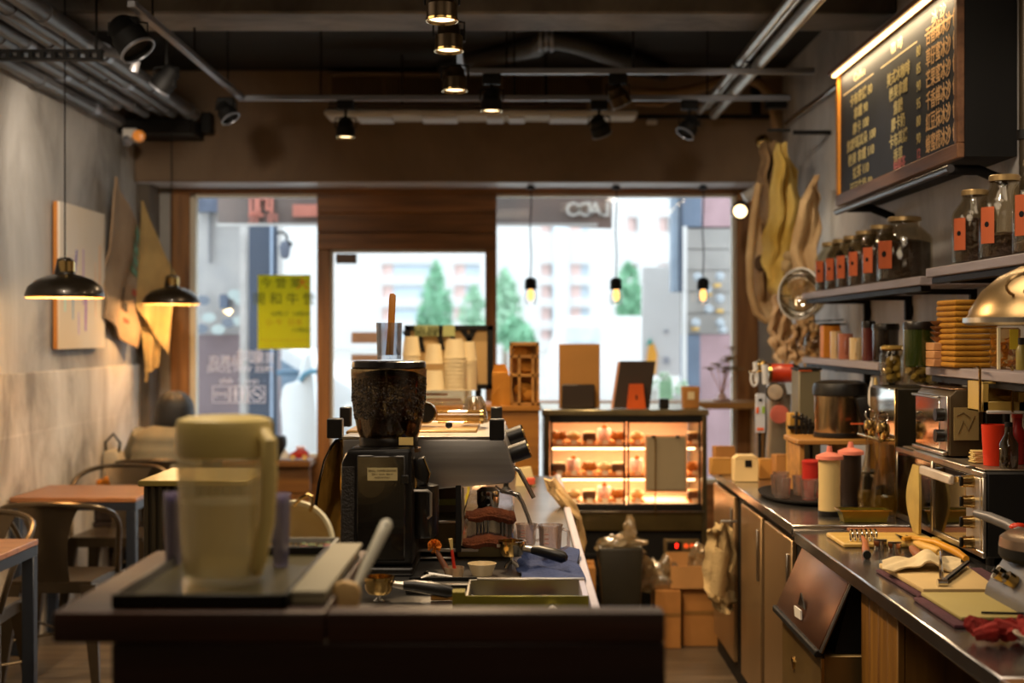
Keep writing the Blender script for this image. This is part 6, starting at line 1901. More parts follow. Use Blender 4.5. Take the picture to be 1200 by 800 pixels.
def jar(cx, cy, z, r, h, fill, lb, gp, label=True, filln=None, sq=1.0):
    t = thing('storage_jar', lb, 'jar', (cx, cy, z), gp)
    pr = [(0, 0), (r * .94, 0), (r, h * .03), (r, h * .66), (r * .93, h * .72), (r * .62, h * .84), (r * .56, h * .88), (r * .56, h * .985), (r * .5, h * .985), (r * .5, h * .86), (r * .88, h * .70), (r * .94, h * .64), (r * .94, h * .05), (0, h * .04)]
    part('glass_wall', MB().lathe(pr, (cx, cy, z), 24), jarg, t)
    part('contents', MB().lathe([(0, h * .045), (r * .9, h * .05), (r * .92, h * fill - .01), (r * .6, h * fill), (0, h * fill + .004)], (cx, cy, z), 22), filln or mat('jar_beans', '#1e100a', .5, col2='#38200f', scale=70, bump=.8, bscale=60), t, kind='stuff')
    part('lid', MB().lathe([(0, h), (r * .56, h), (r * .6, h * .99), (r * .61, h * .93), (r * .575, h * .925)], (cx, cy, z), 22), brz, t)
    if label:
        q = MB()
        n = 6
        for i in range(n):
            a0, a1 = R(190 + i * 6.5), R(190 + (i + 1) * 6.5)
            rr_ = r * 1.008
            v = [q.bm.verts.new((cx + rr_ * math.cos(a), cy + rr_ * math.sin(a), z + hh)) for a, hh in ((a0, h * .2), (a1, h * .2), (a1, h * .62), (a0, h * .62))]
            q.bm.faces.new(v)
        lb_ = part('paper_label', q, org_, t)
        a = R(210)
        part('label_print', MB().lathe([(0, 0), (r * .12, 0), (0, .001)], (cx + r * 1.01 * math.cos(a), cy + r * 1.01 * math.sin(a), z + h * .42), 8, rot=(R(90), 0, a + R(90))), blackm, lb_)
    return t


ords = ['farthest', 'second farthest', 'third farthest', 'fourth', 'fifth', 'nearest and largest looking']
for i, (y, r, h) in enumerate(((6.72, .075, .235), (6.50, .075, .235), (6.28, .075, .235), (6.04, .078, .24), (5.78, .08, .245), (5.44, .105, .25))):
    jar(1.475, y, 1.70, r, h, .62 + .02 * (i % 2), '%s bean jar in the row of six on the upper wall shelf' % ords[i], 'bean jars on the upper shelf')
jar(1.475, 4.60, 1.722, .072, .245, .62, 'bean-filled tall jar, leftmost of three on the nearest upper shelf', 'tall jars on the nearest upper shelf')
jar(1.475, 4.32, 1.722, .076, .262, .33, 'half-empty tall jar, middle of three on the nearest upper shelf', 'tall jars on the nearest upper shelf')
jar(1.475, 4.02, 1.722, .078, .275, .17, 'nearly empty tall jar, nearest of three on the upper shelf', 'tall jars on the nearest upper shelf', filln=mat('jar_seeds', '#3a2a1a', .6, col2='#6a5030', scale=80))

# things on the lower shelves


def mug(px, D, z, w_, h_, c, lb, name='mug', handle=True):
    r = w_ * D / FPX / 2
    h = h_ * D / FPX
    cx = X(px, D)
    t = thing(name, lb, 'mug' if name == 'mug' else 'jar', (cx, D, z))
    part('wall', MB().lathe([(0, 0), (r * .93, 0), (r, h * .06), (r, h), (r * .9, h), (r * .88, h * .1), (0, h * .08)], (cx, D, z), 22), c, t)
    if handle:
        part('handle', MB().tube([(cx - r * .2, D - r, z + h * .85), (cx - r * .4, D - r * 1.7, z + h * .75), (cx - r * .4, D - r * 1.7, z + h * .35), (cx - r * .2, D - r, z + h * .2)], r * .12, 8), c, t)
    else:
        part('lid', MB().lathe([(0, h * 1.06), (r * .98, h * 1.06), (r * 1.05, h * 1.0), (r * 1.05, h * .88), (r, h * .88)], (cx, D, z), 22), mat('dark_lid', '#1c1712', .3, .3), t)
    return t


zl = 1.394
pot = thing('glass_teapot', 'clear glass teapot at the far end of the mug shelf', 'teapot', (X(957, 6.75), 6.75, zl))
part('glass_wall', MB().lathe([(0, 0), (.05, 0), (.065, .03), (.06, .09), (.04, .12), (.038, .12), (.055, .088), (.06, .03), (.045, .006), (0, .005)], (X(957, 6.75), 6.75, zl), 22), jarg, pot)
part('lid', MB().lathe([(0, .14), (.008, .14), (.01, .128), (.04, .122), (0, .12)], (X(957, 6.75), 6.75, zl), 18), brz, pot)
part('handle', MB().tube([(X(957, 6.75) - .06, 6.72, zl + .09), (X(957, 6.75) - .1, 6.71, zl + .08), (X(957, 6.75) - .095, 6.71, zl + .04), (X(957, 6.75) - .06, 6.72, zl + .03)], .006, 8), clear, pot)
mk('amber_box', 'amber box with rounded handle mark at the far end of the mug shelf', 'box', (X(974, 6.5), 6.5, zl), [('box_body', MB().box(X(964, 6.5), X(984, 6.5), 6.48, 6.56, zl, zl + .148, .004), mat('amber_card', '#d8861a', .6, var=.1)), ('lid', MB().box(X(963.5, 6.5), X(985, 6.5), 6.475, 6.565, zl + .149, zl + .158, .003), iron)])
mug(980, 6.3, zl, 14, 32, mat('cream_glaze', '#d8b888', .3, coat=.4), 'cream mug beside the amber box on the far shelf')
mug(991, 6.15, zl, 17, 30, mat('terracotta_glaze', '#b06a50', .35, coat=.4), 'terracotta-pink mug in the middle of the mug shelf')
mug(1003, 5.98, zl, 15, 26, mat('striped_cream_glaze', '#d8b070', .35, col2='#e8d8b0', scale=20, stretch=(4, 4, .1)), 'striped cream mug right of the terracotta mug')
mug(1018, 5.75, zl, 15, 44, mat('plum_glass', '#5a2824', .2, coat=.5), 'tall plum-coloured glass jar right of the mugs', 'lidded_jar', False)
mug(1038, 5.60, zl, 30, 42, mat('black_coffee_jar', '#17100c', .2, coat=.5), 'wide black lidded jar at the right end of the mug shelf', 'lidded_jar', False)
mug(1070, 4.70, zl + .0, 36, 50, mat('dark_green_jar', '#28330e', .2, coat=.5), 'dark green lidded jar at the far end of the cloth shelf', 'lidded_jar', False).location.x += .02
zc_ = 1.396
wbk = mk('wood_block_stack', 'stack of pale wooden boxes under the brown bowls', 'box', (X(1101, 4.62), 4.6, zc_), [])
for k in range(3):
    part('wood_block', MB().box(X(1088, 4.62), X(1114, 4.62), 4.56, 4.66, zc_ + k * .026 + .001, zc_ + (k + 1) * .026, .002), wood('block_wood', '#a87448', '#c8945e', .6, 'y'), wbk)
for k in range(4):
    t = thing('brown_bowl', '%s in the stack of brown bowls beside the mustard cloths' % ['lowest', 'second lowest', 'second from top', 'top one'][k], 'bowl', (X(1104, 4.6), 4.6, zc_ + .079 + k * .017), 'stack of brown bowls')
    part('bowl_wall', MB().lathe([(0, 0), (.02, 0), (.036, .014), (.038, .018), (.034, .018), (.019, .003), (0, .003)], (X(1104, 4.6), 4.6, zc_ + .079 + k * .017), 22), mat('brown_bowl_glaze', '#7c4e26', .4, coat=.3), t)
mus = mat('mustard_cloth', '#b07a1c', .9, var=.12, scale=20, bump=.4, bscale=120)
for k in range(12):
    z = zc_ + .001 + k * .0178
    t = solo('folded_cloth', MB().box(X(1115 + random.uniform(-.6, .6), 4.45), X(1166, 4.45), 4.42, 4.62, z, z + .0165, .0078, seg=3), mus, 'mustard folded cloth, number %d from the bottom of the tall stack' % (k + 1) if 0 else 'mustard folded cloth in the tall shelf stack, %s' % ['lowest', 'second lowest', 'third from bottom', 'fourth from bottom', 'fifth from bottom', 'just below middle', 'just above middle', 'fifth from top', 'fourth from top', 'third from top', 'second from top', 'topmost'][k], 'cloth', 'stack of mustard cloths')
pj = thing('pasta_jar', 'square clear jar of orange pasta twists right of the mustard cloths', 'jar', (X(1181, 4.3), 4.3, zc_))
part('glass_wall', MB().box(X(1167, 4.3), X(1194, 4.3), 4.28, 4.36, zc_ + .001, zc_ + .125, .006), glassmat('pasta_glass', tint='#f0e0c0', refl=.2, body=.12, bodycol='#e0b060'), pj)
q = MB()
for k in range(40):
    c = Vector((random.uniform(X(1170, 4.3), X(1191, 4.3)), random.uniform(4.285, 4.35), random.uniform(zc_ + .01, zc_ + .09)))
    q.tube([c + Vector((random.uniform(-.012, .012), random.uniform(-.006, .006), random.uniform(-.012, .012))) for _ in range(4)], .004, 5)
part('pasta', q, mat('orange_pasta', '#d89020', .6, var=.2), pj, kind='stuff')
part('yellow_label', MB().box(X(1180, 4.3), X(1190, 4.3), 4.275, 4.279, zc_ + .06, zc_ + .12), mat('yellow_label', '#d0b428', .6), pj)
part('edge_strip', MB().box(X(1166, 4.3), X(1169, 4.3), 4.274, 4.284, zc_ + .0, zc_ + .125), paper, pj)
mk('small_bottle', 'small dark-capped bottle right of the pasta jar', 'bottle', (X(1196, 4.2), 4.2, zc_), [('glass_wall', MB().lathe([(0, 0), (.016, 0), (.016, .06), (.008, .075), (0, .075)], (X(1197, 4.2), 4.2, zc_), 14), mat('olive_bottle', '#8a7a3a', .3)), ('cap', MB().cyl((X(1197, 4.2), 4.2, zc_ + .075), (X(1197, 4.2), 4.2, zc_ + .095), .010, n=12), blackp)])

# menu board
mb_ = thing('menu_board', 'big chalk menu blackboard with lit wooden frame high on the right wall', 'menu board', (1.5, 5.6, 2.05))
xb_ = 1.462
y0, y1, z0, z1 = 4.70, 6.50, 2.085, 2.70
fw = wood('menu_frame_wood', '#5a3a24', '#80583a', .5, 'y')
part('case', MB().box(xb_ + .012, 1.648, y0 + .005, y1 - .005, z0 + .005, z1 - .005), blackm, mb_)
part('slate', MB().box(xb_, xb_ + .012, y0 + .03, y1 - .03, z0 + .05, z1 - .03), mat('chalk_slate', '#15171c', .7, col2='#23262e', scale=3), mb_)
part('frame_bar', MB().box(xb_ - .014, xb_ + .012, y0, y1, z0, z0 + .05, .003), fw, mb_)
part('frame_bar', MB().box(xb_ - .05, xb_ + .012, y0, y1, z1 - .02, z1, .003), fw, mb_)
part('frame_bar', MB().box(xb_ - .014, xb_ + .012, y0, y0 + .035, z0 + .05, z1 - .02, .003), fw, mb_)
part('frame_bar', MB().box(xb_ - .014, xb_ + .012, y1 - .04, y1, z0 + .05, z1 - .02, .003), mat('amber_lit_wood', '#d08a2c', .5, var=.1), mb_)  # amber colour puts the glow on this edge into the wood
part('led_strip', MB().box(xb_ - .04, xb_ - .022, y0 + .04, y1 - .04, z1 - .034, z1 - .021, .002), mat('led_strip_glow', '#ffe6b8', .4, var=0, emit='#ffd08a', estr=6), mb_)
lamp('menu_light', 'AREA', (xb_ - .03, (y0 + y1) / 2, z1 - .04), 6, (1, .74, .42), .02, (xb_ + .12, (y0 + y1) / 2, z0), size_y=1.7).rotation_euler = Euler((0, R(-20), 0))
q = MB().cyl((xb_ - .02, y0 + .05, z0 - .03), (xb_ - .02, y1 - .05, z0 - .03), .014, n=12)
part('support_pipe', q, mat('grey_iron_pipe', '#4c4a4c', .35, .6), mb_)
for yy in (y0 + .1, y1 - .25):
    part('pipe_elbow', MB().tube([(xb_ - .02, yy, z0 - .03), (1.55, yy, z0 - .03), (1.648, yy, z0 - .07)], .018, 10), iron, mb_)
tb_ = mat('chalk_tan', '#dab07c', .9, var=.05)
tg = mat('chalk_olive', '#c0b078', .9, var=.05)
tp_ = mat('chalk_pink', '#c0706c', .9, var=.05)
tw_ = mat('chalk_cream', '#d8c49c', .9, var=.05)


def chalk(body, y, z, size, m, sx=1.0, tilt=0):
    M = Matrix.Translation((xb_ - .001, y, z)) @ Euler((R(90), 0, R(-90))).to_matrix().to_4x4() @ Euler((0, 0, R(tilt))).to_matrix().to_4x4()
    part('chalk_writing', text_mb(body, size, M, extrude=.0004, sx=sx, bold=.0006), m, mb_, kind='stuff')


for i, s_ in enumerate(('百香綠冰沙 包', '草仔蜜冰沙 包', '芒果蜜冰沙 包', '千香檸冰沙 包', '紅豆抹冰沙 包', '蜂蜜檬冰沙 包')):
    chalk(s_, 4.92, 2.56 - i * .077, .07, tb_, .85)
for i, s_ in enumerate(('美式冰咖啡', '榛果拿鐵', '焦糖', '摩卡奶', '卡布其諾', '香草')):
    chalk(s_, 5.48, 2.50 - i * .062, .058, tg, 1.15)
chalk('特調茶', 5.46, 2.15, .056, tp_)
chalk('12', 5.2, 2.16, .05, tp_)
for i, s_ in enumerate(('80', '85', '90', '95', '80', '90')):
    chalk(s_, 5.2, 2.535 - i * .064, .055, tg)
for i, s_ in enumerate(('卡布奇諾 80', '拿鐵 90', '摩卡 100', '焦糖瑪其朵 100', '榛果 拿鐵 110', '抹茶 110', '可可牛奶 90')):
    chalk(s_, 6.08, 2.52 - i * .064, .056, tg, 1.35)
for y, s_ in ((6.1, 'Coffee'), (5.5, '咖 啡'), (4.95, '冰 沙')):
    chalk(s_, y, 2.615, .05, tw_, 1.5)
q = MB()
for (a, b) in ((4.76, 5.12), (5.22, 5.74), (5.86, 6.4)):
    q.box(xb_ - .0012, xb_ - .0002, a, b, 2.572, 2.578)
part('chalk_lines', q, tw_, mb_, kind='stuff')
mk('wall_pipe', 'vertical pipe with couplings on the right wall beside the menu board', 'pipe', (1.6, 4.5, 1.75), [('pipe_run', MB().cyl((1.61, 4.52, 1.80), (1.61, 4.52, 3.15), .02, n=12), mat('dark_bronze_pipe', '#3a3020', .4, .5)), ('coupling', MB().cyl((1.61, 4.52, 2.12), (1.61, 4.52, 2.15), .027, n=12), iron), ('coupling', MB().cyl((1.61, 4.52, 2.6), (1.61, 4.52, 2.63), .027, n=12), iron)])
for i, (a, b) in enumerate(((1121, 1137), (1138, 1153))):
    Dd = 1.64 * FPX / (a + 8 - 608)
    solo('wall_paper_note', MB().box(1.642, 1.648, 1.64 * FPX / (b - 608), 1.64 * FPX / (a - 608), Z(353, Dd), Z(331, Dd)), mat('pale_blue_paper', '#b8bcc8', .8), 'pale paper note, %s of two on the wall above the mustard cloths' % ['left', 'right'][i], 'note')

# draped sacks and strips at the far right corner
jt = mat('jute_tan', '#a88458', .9, col2='#d0b080', scale=5, bump=.4, bscale=150)
jy_ = mat('jute_yellow', '#c09a3c', .85, col2='#dcc070', scale=4, bump=.3, bscale=120)


def drape(name, label, outline, D, m, depth=.12, fold=.03, nf=4, th=.012):
    """outline: rows of (py, px_left, px_right); hanging cloth with folds running down"""
    t = thing(name, label, 'sack', P(outline[-1][1], outline[-1][0], D))
    n = len(outline) - 1

    def f(u, v):
        k = min(int(v * n), n - 1)
        w_ = v * n - k
        w_ = w_ * w_ * (3 - 2 * w_)
        a, b = outline[k], outline[k + 1]
        py = a[0] + (b[0] - a[0]) * (v * n - k)
        l_ = a[1] + (b[1] - a[1]) * w_
        r_ = a[2] + (b[2] - a[2]) * w_
        nn = noise.noise(Vector((u * 3, v * 5, D)))
        l_ += 6 * noise.noise(Vector((v * 9, 3, D)))
        r_ += 6 * noise.noise(Vector((v * 9, 7, D)))
        d_ = D + fold * 4.5 * nn + .5 * fold * math.sin(nf * PI * u + 3 * v) - depth * math.sin(PI * u) * (.3 + .7 * v)
        return (X(l_ + (r_ - l_) * u, D), d_, Z(py, D))
    part('cloth', MB().sheet(f, 22, 26, th), m, t)
    return t


t = drape('hanging_towel', 'bunched cream towel hanging from a door handle beside the cardboard boxes', [(613, 838, 850), (622, 829, 857), (650, 827, 859), (688, 826, 860), (702, 832, 860), (715, 842, 858)], 6.02, twm, .07, .018, 5, .012)
t['category'] = 'towel'
part('front_fold', MB().sheet(lambda u, v: (X(838 + 14 * u - 6 * v, 5.95), 5.93 - .02 * math.sin(PI * u), Z(640 + 52 * v + 8 * u, 5.95)), 8, 10, .01), twm, t)
part('towel_hook', MB().tube([(.925, 6.03, Z(611, 6.02)), (X(845, 6.02), 6.03, Z(611, 6.02)), (X(845, 6.02), 6.03, Z(615, 6.02))], .006, 6), steel, t)
t = drape('hanging_sack', 'tan sack loop hanging lowest in the far right corner', [(205, 888, 905), (240, 886, 912), (290, 878, 915), (340, 879, 914), (368, 888, 908), (377, 895, 903)], 7.9, jt, .16, .03)
part('opening_rim', MB().tube([P(a, b, 7.72) for a, b in ((889, 215), (883, 250), (878, 300), (879, 340), (886, 366), (898, 376), (908, 366))], .02, 8), jt, t)
part('dark_stain', MB().ball(P(891, 308, 7.72), .03, (1, .3, 1.6), 2, .1), mat('stain_brown', '#4a3420', .9), t)
drape('hanging_sack', 'yellow sack hanging from the hook in the far right corner', [(170, 907, 922), (200, 904, 936), (250, 903, 943), (290, 896, 943), (325, 898, 938), (350, 908, 930)], 7.65, jy_, .14, .035, 6)
drape('hanging_sack', 'pinkish tan sack piece hanging nearest on the right wall', [(206, 954, 959), (240, 936, 960), (290, 930, 960), (350, 930, 958), (400, 936, 956)], 7.3, jt, .03, .02, 3)
t = drape('hanging_sack', 'mottled brown sack top gathered on the hook beside the yellow sack', [(168, 890, 915), (200, 890, 914), (250, 893, 912), (300, 902, 922), (330, 904, 918)], 7.8, mat('mottled_sack', '#a8875c', .9, col2='#6a4e30', scale=8, bump=.4, bscale=120), .12, .03, 5)
part('rope_knot', MB().ball(P(924, 300, 7.5), .03, (1, 1, 1), 2, .1).ball(P(922, 312, 7.5), .032, (1, 1, 1.2), 2, .1).ball(P(925, 325, 7.5), .026, (1, 1, 1.2), 2, .1), mat('rope_tan', '#b89a6a', .9), t)
part('hook_rail', MB().box(X(885, 7.9), X(935, 7.3), 7.5, 7.52, Z(160, 7.7), Z(157, 7.7)), iron, t)
part('hook_arm', MB().cyl((X(930, 7.5), 7.51, Z(158, 7.6)), (1.648, 7.51, Z(158, 7.6)), .012, n=8), iron, t)
for i, (a, b, c_, d_) in enumerate(((905, 918, 345, 425), (916, 927, 350, 440), (928, 938, 380, 435), (940, 950, 375, 430), (950, 962, 380, 436))):
    drape('paper_strip', 'tan twisted strip, %s of five hanging below the sacks' % ['leftmost', 'second from left', 'middle', 'second from right', 'rightmost'][i], [(c_, a, b), ((c_ + d_) / 2, a - 2, b + 2), (d_, a + 2, b - 3)], 7.4 - i * .06, mat('tan_strip', '#b8946c', .85, col2='#d8bc94', scale=4), .03, .02, 3, .006)
    part('wall_pin', MB().cyl((X((a + b) / 2, 7.4 - i * .06), 7.4 - i * .06, Z(c_ + 2, 7.4)), (1.648, 7.4 - i * .06, Z(c_, 7.4)), .004, n=6), iron, [o for o in COL.objects if o.name.startswith('paper_strip')][-1])
gl = thing('glass_cloche', 'large round clear glass bowl standing on edge at the end of the far shelf', 'bowl', P(935, 376, 6.98))
cg_ = P(936, 344, 6.98)
M = Matrix.Translation(cg_) @ Vector((-.75, -.65, .1)).to_track_quat('Z', 'Y').to_matrix().to_4x4()
part('bowl_wall', MB().lathe([(.128, 0), (.125, -.04), (.10, -.09), (.05, -.12), (0, -.128), (0, -.124), (.05, -.116), (.097, -.087), (.121, -.04), (.124, 0)], n=36, M=M), glassmat('cloche_glass', tint='#f2ead8', refl=.3, body=.12, bodycol='#d8cca8'), gl)
part('rim', MB().lathe([(.123, -.004), (.131, 0), (.123, .005)], n=36, M=M, closed=True), white, gl)
part('wall_clip', MB().cyl(cg_ + Vector((.09, .08, -.02)), (1.648, cg_.y + .1, cg_.z - .02), .008, n=8), iron, gl)

# ------------------------------------------------------------------ far counter goods
ZF = .871
kl = mat('light_kraft', '#b8863c', .8, var=.1)
for (a, b, c_, d_, DD, mm, lb) in ((838, 862, 524, 551, 6.62, kraft, 'orange-brown carton at the far end of the counter'), (834, 858, 538, 557, 6.4, kl, 'flat kraft packet beside the orange-brown carton'),
                                (890, 909, 539, 558, 6.2, kl, 'plain kraft carton right of the cream box with black square'), (909, 942, 534, 560, 6.1, kraft, 'larger kraft carton behind the tumbler tray')):
    x0, x1 = X(a, DD), X(b, DD)
    t = thing('small_carton', lb, 'carton', ((x0 + x1) / 2, DD, ZF))
    part('box_body', MB().box(x0, x1, DD, DD + .11, ZF, max(ZF + .03, Z(c_, DD)), .003), mm, t)
    part('flap', MB().box(x0 + .002, x1 - .002, DD, DD + .05, max(ZF + .03, Z(c_, DD)) + .001, max(ZF + .03, Z(c_, DD)) + .004), mm, t)
t = thing('cream_box', 'cream box with a black square hole beside the plain kraft carton', 'box', (X(874, 6.1), 6.15, ZF))
part('box_body', MB().box(X(860, 6.1), X(888, 6.1), 6.08, 6.17, ZF, Z(537, 6.1), .003), mat('cream_carton2', '#dcc088', .7, var=.04), t)
part('black_square', MB().box(X(873, 6.08), X(881, 6.08), 6.077, 6.0795, Z(547, 6.08), Z(539, 6.08)), blackp, t)
part('lid_ridge', MB().prism([(X(860, 6.1), Z(537, 6.1) + .001), (X(888, 6.1), Z(537, 6.1) + .001), (X(884, 6.1), Z(533, 6.1)), (X(865, 6.1), Z(533, 6.1))], 6.08, 6.16), MATS['cream_carton2'], t)
cmx = thing('vintage_mixer', 'metal machine with red motor ring, round dials and white levers on the far counter', 'machine', (X(905, 6.5), 6.55, ZF))
crm = mat('cream_machine_grey', '#8e8270', .45, .3, var=.15)
part('base_plate', MB().box(X(890, 6.5), X(936, 6.5), 6.45, 6.65, ZF, ZF + .03, .006), blackm, cmx)
part('column', MB().prism(poly([(900, 545), (930, 545), (926, 500), (928, 450), (902, 450), (903, 500)], 6.5), 6.5, 6.6, bev=.01), crm, cmx)
part('red_motor', MB().cyl(P(903, 437, 6.5), P(928, 437, 6.5), .042, n=28), mat('red_orange_enamel', '#cc3c18', .35, var=.05, coat=.3), cmx)
part('motor_cap', MB().cyl(P(928, 437, 6.5), P(936, 438, 6.5), .045, .036, n=28), iron, cmx)
part('motor_ring', MB().cyl(P(899, 437, 6.5), P(903, 437, 6.5), .044, n=28), gold_steel, cmx)
part('round_dial', MB().lathe([(0, 0), (.036, 0), (.036, .012), (.03, .016), (0, .016)], P(908, 459, 6.46), 26, rot=(R(90), 0, 0)), mat('dial_beige', '#c8b49c', .5), cmx)
part('dial_ring', MB().lathe([(.034, .01), (.042, .01), (.042, .0), (.034, 0)], P(908, 459, 6.46), 26, rot=(R(90), 0, 0), closed=True), iron, cmx)
part('pink_disc', MB().lathe([(0, 0), (.042, 0), (.042, .01), (0, .012)], P(913, 485, 6.46), 26, rot=(R(90), 0, 0)), mat('salmon_disc', '#cf6a58', .6), cmx)
part('white_panel', MB().prism(poly([(920, 448), (929, 448), (936, 460), (923, 462)], 6.46), 6.46, 6.48), mat('pale_blue_panel', '#c6d0de', .5), cmx)
part('chrome_head', MB().ball(P(892, 428, 6.46), .032, (1.1, 1, .8), 2), gold_steel, cmx)
part('white_lever', MB().cyl(P(885, 424, 6.44), P(887, 447, 6.44), .011, n=10), mat('lever_white', '#dfe2e6', .4), cmx)
part('white_lever', MB().cyl(P(896, 427, 6.42), P(897, 450, 6.42), .015, n=10), MATS['lever_white'], cmx)
part('lever_loop', MB().tube([P(884 + 4 * math.cos(k * PI / 6), 443 + 9 * math.sin(k * PI / 6), 6.42) for k in range(12)], .006, 6, closed=True), MATS['lever_white'], cmx)
part('lever_rod', MB().cyl(P(878, 436, 6.42), P(903, 434, 6.42), .006, n=8), gold_steel, cmx)
mk('hanging_ticket', 'tall glossy pale-blue ticket strip with colour marks before the metal machine', 'sign', P(891, 512, 6.35), [
    ('strip', MB().box(X(885.5, 6.35), X(897, 6.35), 6.35, 6.36, Z(507, 6.35), Z(461, 6.35), .002), mat('pale_strip', '#c4ccdc', .3, var=.1)),
    ('dark_spot', MB().box(X(889, 6.35), X(893, 6.35), 6.346, 6.35, Z(470, 6.35), Z(467, 6.35)), blackp),
    ('red_mark', MB().box(X(886, 6.35), X(889, 6.35), 6.346, 6.35, Z(484, 6.35), Z(477, 6.35)), inkr),
    ('green_mark', MB().box(X(893, 6.35), X(896, 6.35), 6.346, 6.35, Z(484, 6.35), Z(476, 6.35)), mat('lime_mark', '#90b830', .6)),
    ('red_mark', MB().box(X(887, 6.35), X(895, 6.35), 6.346, 6.35, Z(504, 6.35), Z(501, 6.35)), inkr),
    ('foot', MB().box(X(883, 6.35), X(900, 6.35), 6.33, 6.4, ZF, ZF + .012, .003).cyl((X(891, 6.35), 6.365, ZF + .012), (X(891, 6.35), 6.365, Z(507, 6.35)), .008, n=8), blackp)])
mk('olive_cabinet_box', 'grey-olive upright box with orange strip left of the big steel dispenser', 'box', (X(951, 6.0), 6.0, ZF), [
    ('box_body', MB().box(X(936, 6.0), X(962, 6.0), 6.0, 6.16, ZF, Z(434, 6.0), .005), mat('grey_olive_paint', '#6a624a', .5, var=.06)),
    ('orange_strip', MB().box(X(936, 6.0), X(951, 6.0), 5.996, 6.0, Z(435, 6.0), Z(432, 6.0)), mat('orange_strip', '#c85a24', .5)),
    ('top_rail', MB().box(X(935, 6.0), X(963, 6.0), 5.995, 6.165, Z(434, 6.0) + .001, Z(431, 6.0), .002), iron)])
rs_ = thing('timber_riser', 'yellowish timber riser carrying the big steel dispenser', 'stand', (X(985, 5.6), 5.7, ZF))
part('top_board', MB().box(X(932, 5.6), X(1040, 5.6), 5.55, 5.85, Z(520, 5.6), Z(514, 5.6), .003), shelfW, rs_)
for a in (935, 985, 1033):
    part('upright', MB().box(X(a, 5.6), X(a + 6, 5.6), 5.57, 5.83, ZF, Z(520, 5.6), .002), shelfW, rs_)
zt_ = Z(514, 5.6) + .001
ad = thing('airpot_dispenser', 'big stainless hot-drink dispenser with black lid on the timber riser', 'dispenser', (X(988, 5.6), 5.7, zt_))
rr = X(1020, 5.6) - X(988, 5.6)
cx_ = X(988, 5.65)
h1 = Z(460, 5.6) - zt_
part('steel_body', MB().lathe([(0, .008), (rr * .94, .008), (rr * .96, .015), (rr * .96, h1), (0, h1)], (cx_, 5.7, zt_), 40), mat('airpot_steel', '#b09a78', .22, 1, var=.1, stretch=(1, 1, .05)), ad)
part('base_ring', MB().lathe([(0, 0), (rr * .98, 0), (rr, .006), (rr * .98, .02), (0, .02)], (cx_, 5.7, zt_), 40), blackp, ad)
part('lid', MB().lathe([(0, h1 + .045), (rr * .7, h1 + .045), (rr * .97, h1 + .034), (rr * 1.02, h1 + .015), (rr * 1.02, h1 - .012), (rr * .97, h1 - .016)], (cx_, 5.7, zt_), 40), blackp, ad)
part('rear_grip', MB().prism(poly([(1000, 466), (1020, 462), (1026, 480), (1022, 512), (1012, 512)], 5.6), 5.55, 5.6, bev=.006), blackp, ad)
part('red_line', MB().box(X(1000, 5.5), X(1020, 5.5), 5.54, 5.548, Z(498, 5.5), Z(496.5, 5.5)), inkr, ad)
kr = thing('knife_block', 'small yellow timber block with black clips left of the steel dispenser', 'block', (X(930, 5.9), 5.9, ZF))
part('block_body', MB().box(X(925, 5.9), X(938, 5.9), 5.9, 5.97, ZF, Z(484, 5.9), .003), mat('yellow_ply', '#b88c38', .6), kr)
for a, b, c_ in ((932, 482, 512), (938, 484, 514), (943, 487, 512), (948, 490, 514)):
    part('black_clip', MB().box(X(a, 5.85), X(a + 3.5, 5.85), 5.85, 5.87, Z(c_, 5.85), Z(b, 5.85), .003).box(X(a - 3, 5.85), X(a + 6, 5.85), 5.85, 5.87, Z(b + 8, 5.85), Z(b + 5, 5.85), .002), blackp, kr)
part('clip_rail', MB().box(X(925, 5.86), X(955, 5.86), 5.87, 5.9, Z(503, 5.86), Z(499, 5.86)).box(X(950, 5.86), X(953, 5.86), 5.87, 5.9, ZF, Z(499, 5.86)), iron, kr)
ty = thing('oval_tray', 'dark oval tray holding rows of clear tumblers on the far counter', 'tray', (X(935, 5.45), 5.5, ZF))
tc0 = Vector((1.09, 5.5, ZF))
part('tray_base', MB().lathe([(0, .002), (.14, .002), (.155, .012), (.158, .018), (.152, .016), (.138, .008), (0, .008)], tc0, 40, sy=2.0), blackm, ty)
k_ = 0
ordn = ['front row left', 'front row middle', 'front row right', 'second row left', 'second row middle', 'second row right', 'third row left', 'third row right']
for (dx, dy) in ((-.09, -.1), (-.0, -.16), (.07, -.12), (-.08, .02), (.0, .0), (.08, .03), (-.05, .14), (.04, .14)):
    c = tc0 + Vector((dx, dy, .010))
    t = thing('tumbler', 'clear short tumbler on the dark oval tray, %s' % ordn[k_], 'glass', c, 'tumblers on the oval tray')
    part('glass_wall', MB().lathe([(0, 0), (.028, 0), (.034, .075), (.032, .075), (.026, .01), (0, .008)], c, 20), MATS['pinkish_glass'], t)
    k_ += 1
mk('red_canister', 'bright red canister behind the tumblers and the cream squeeze bottle', 'canister', (X(950, 5.4), 5.75, ZF), [('body', MB().lathe([(0, 0), (.036, 0), (.036, .135), (0, .135)], (X(951, 5.45), 5.45, ZF), 22), mat('deep_red', '#a81c10', .45)), ('lid', MB().lathe([(0, .15), (.03, .15), (.038, .145), (.038, .136), (0, .136)], (X(951, 5.45), 5.45, ZF), 22), MATS['deep_red'])])


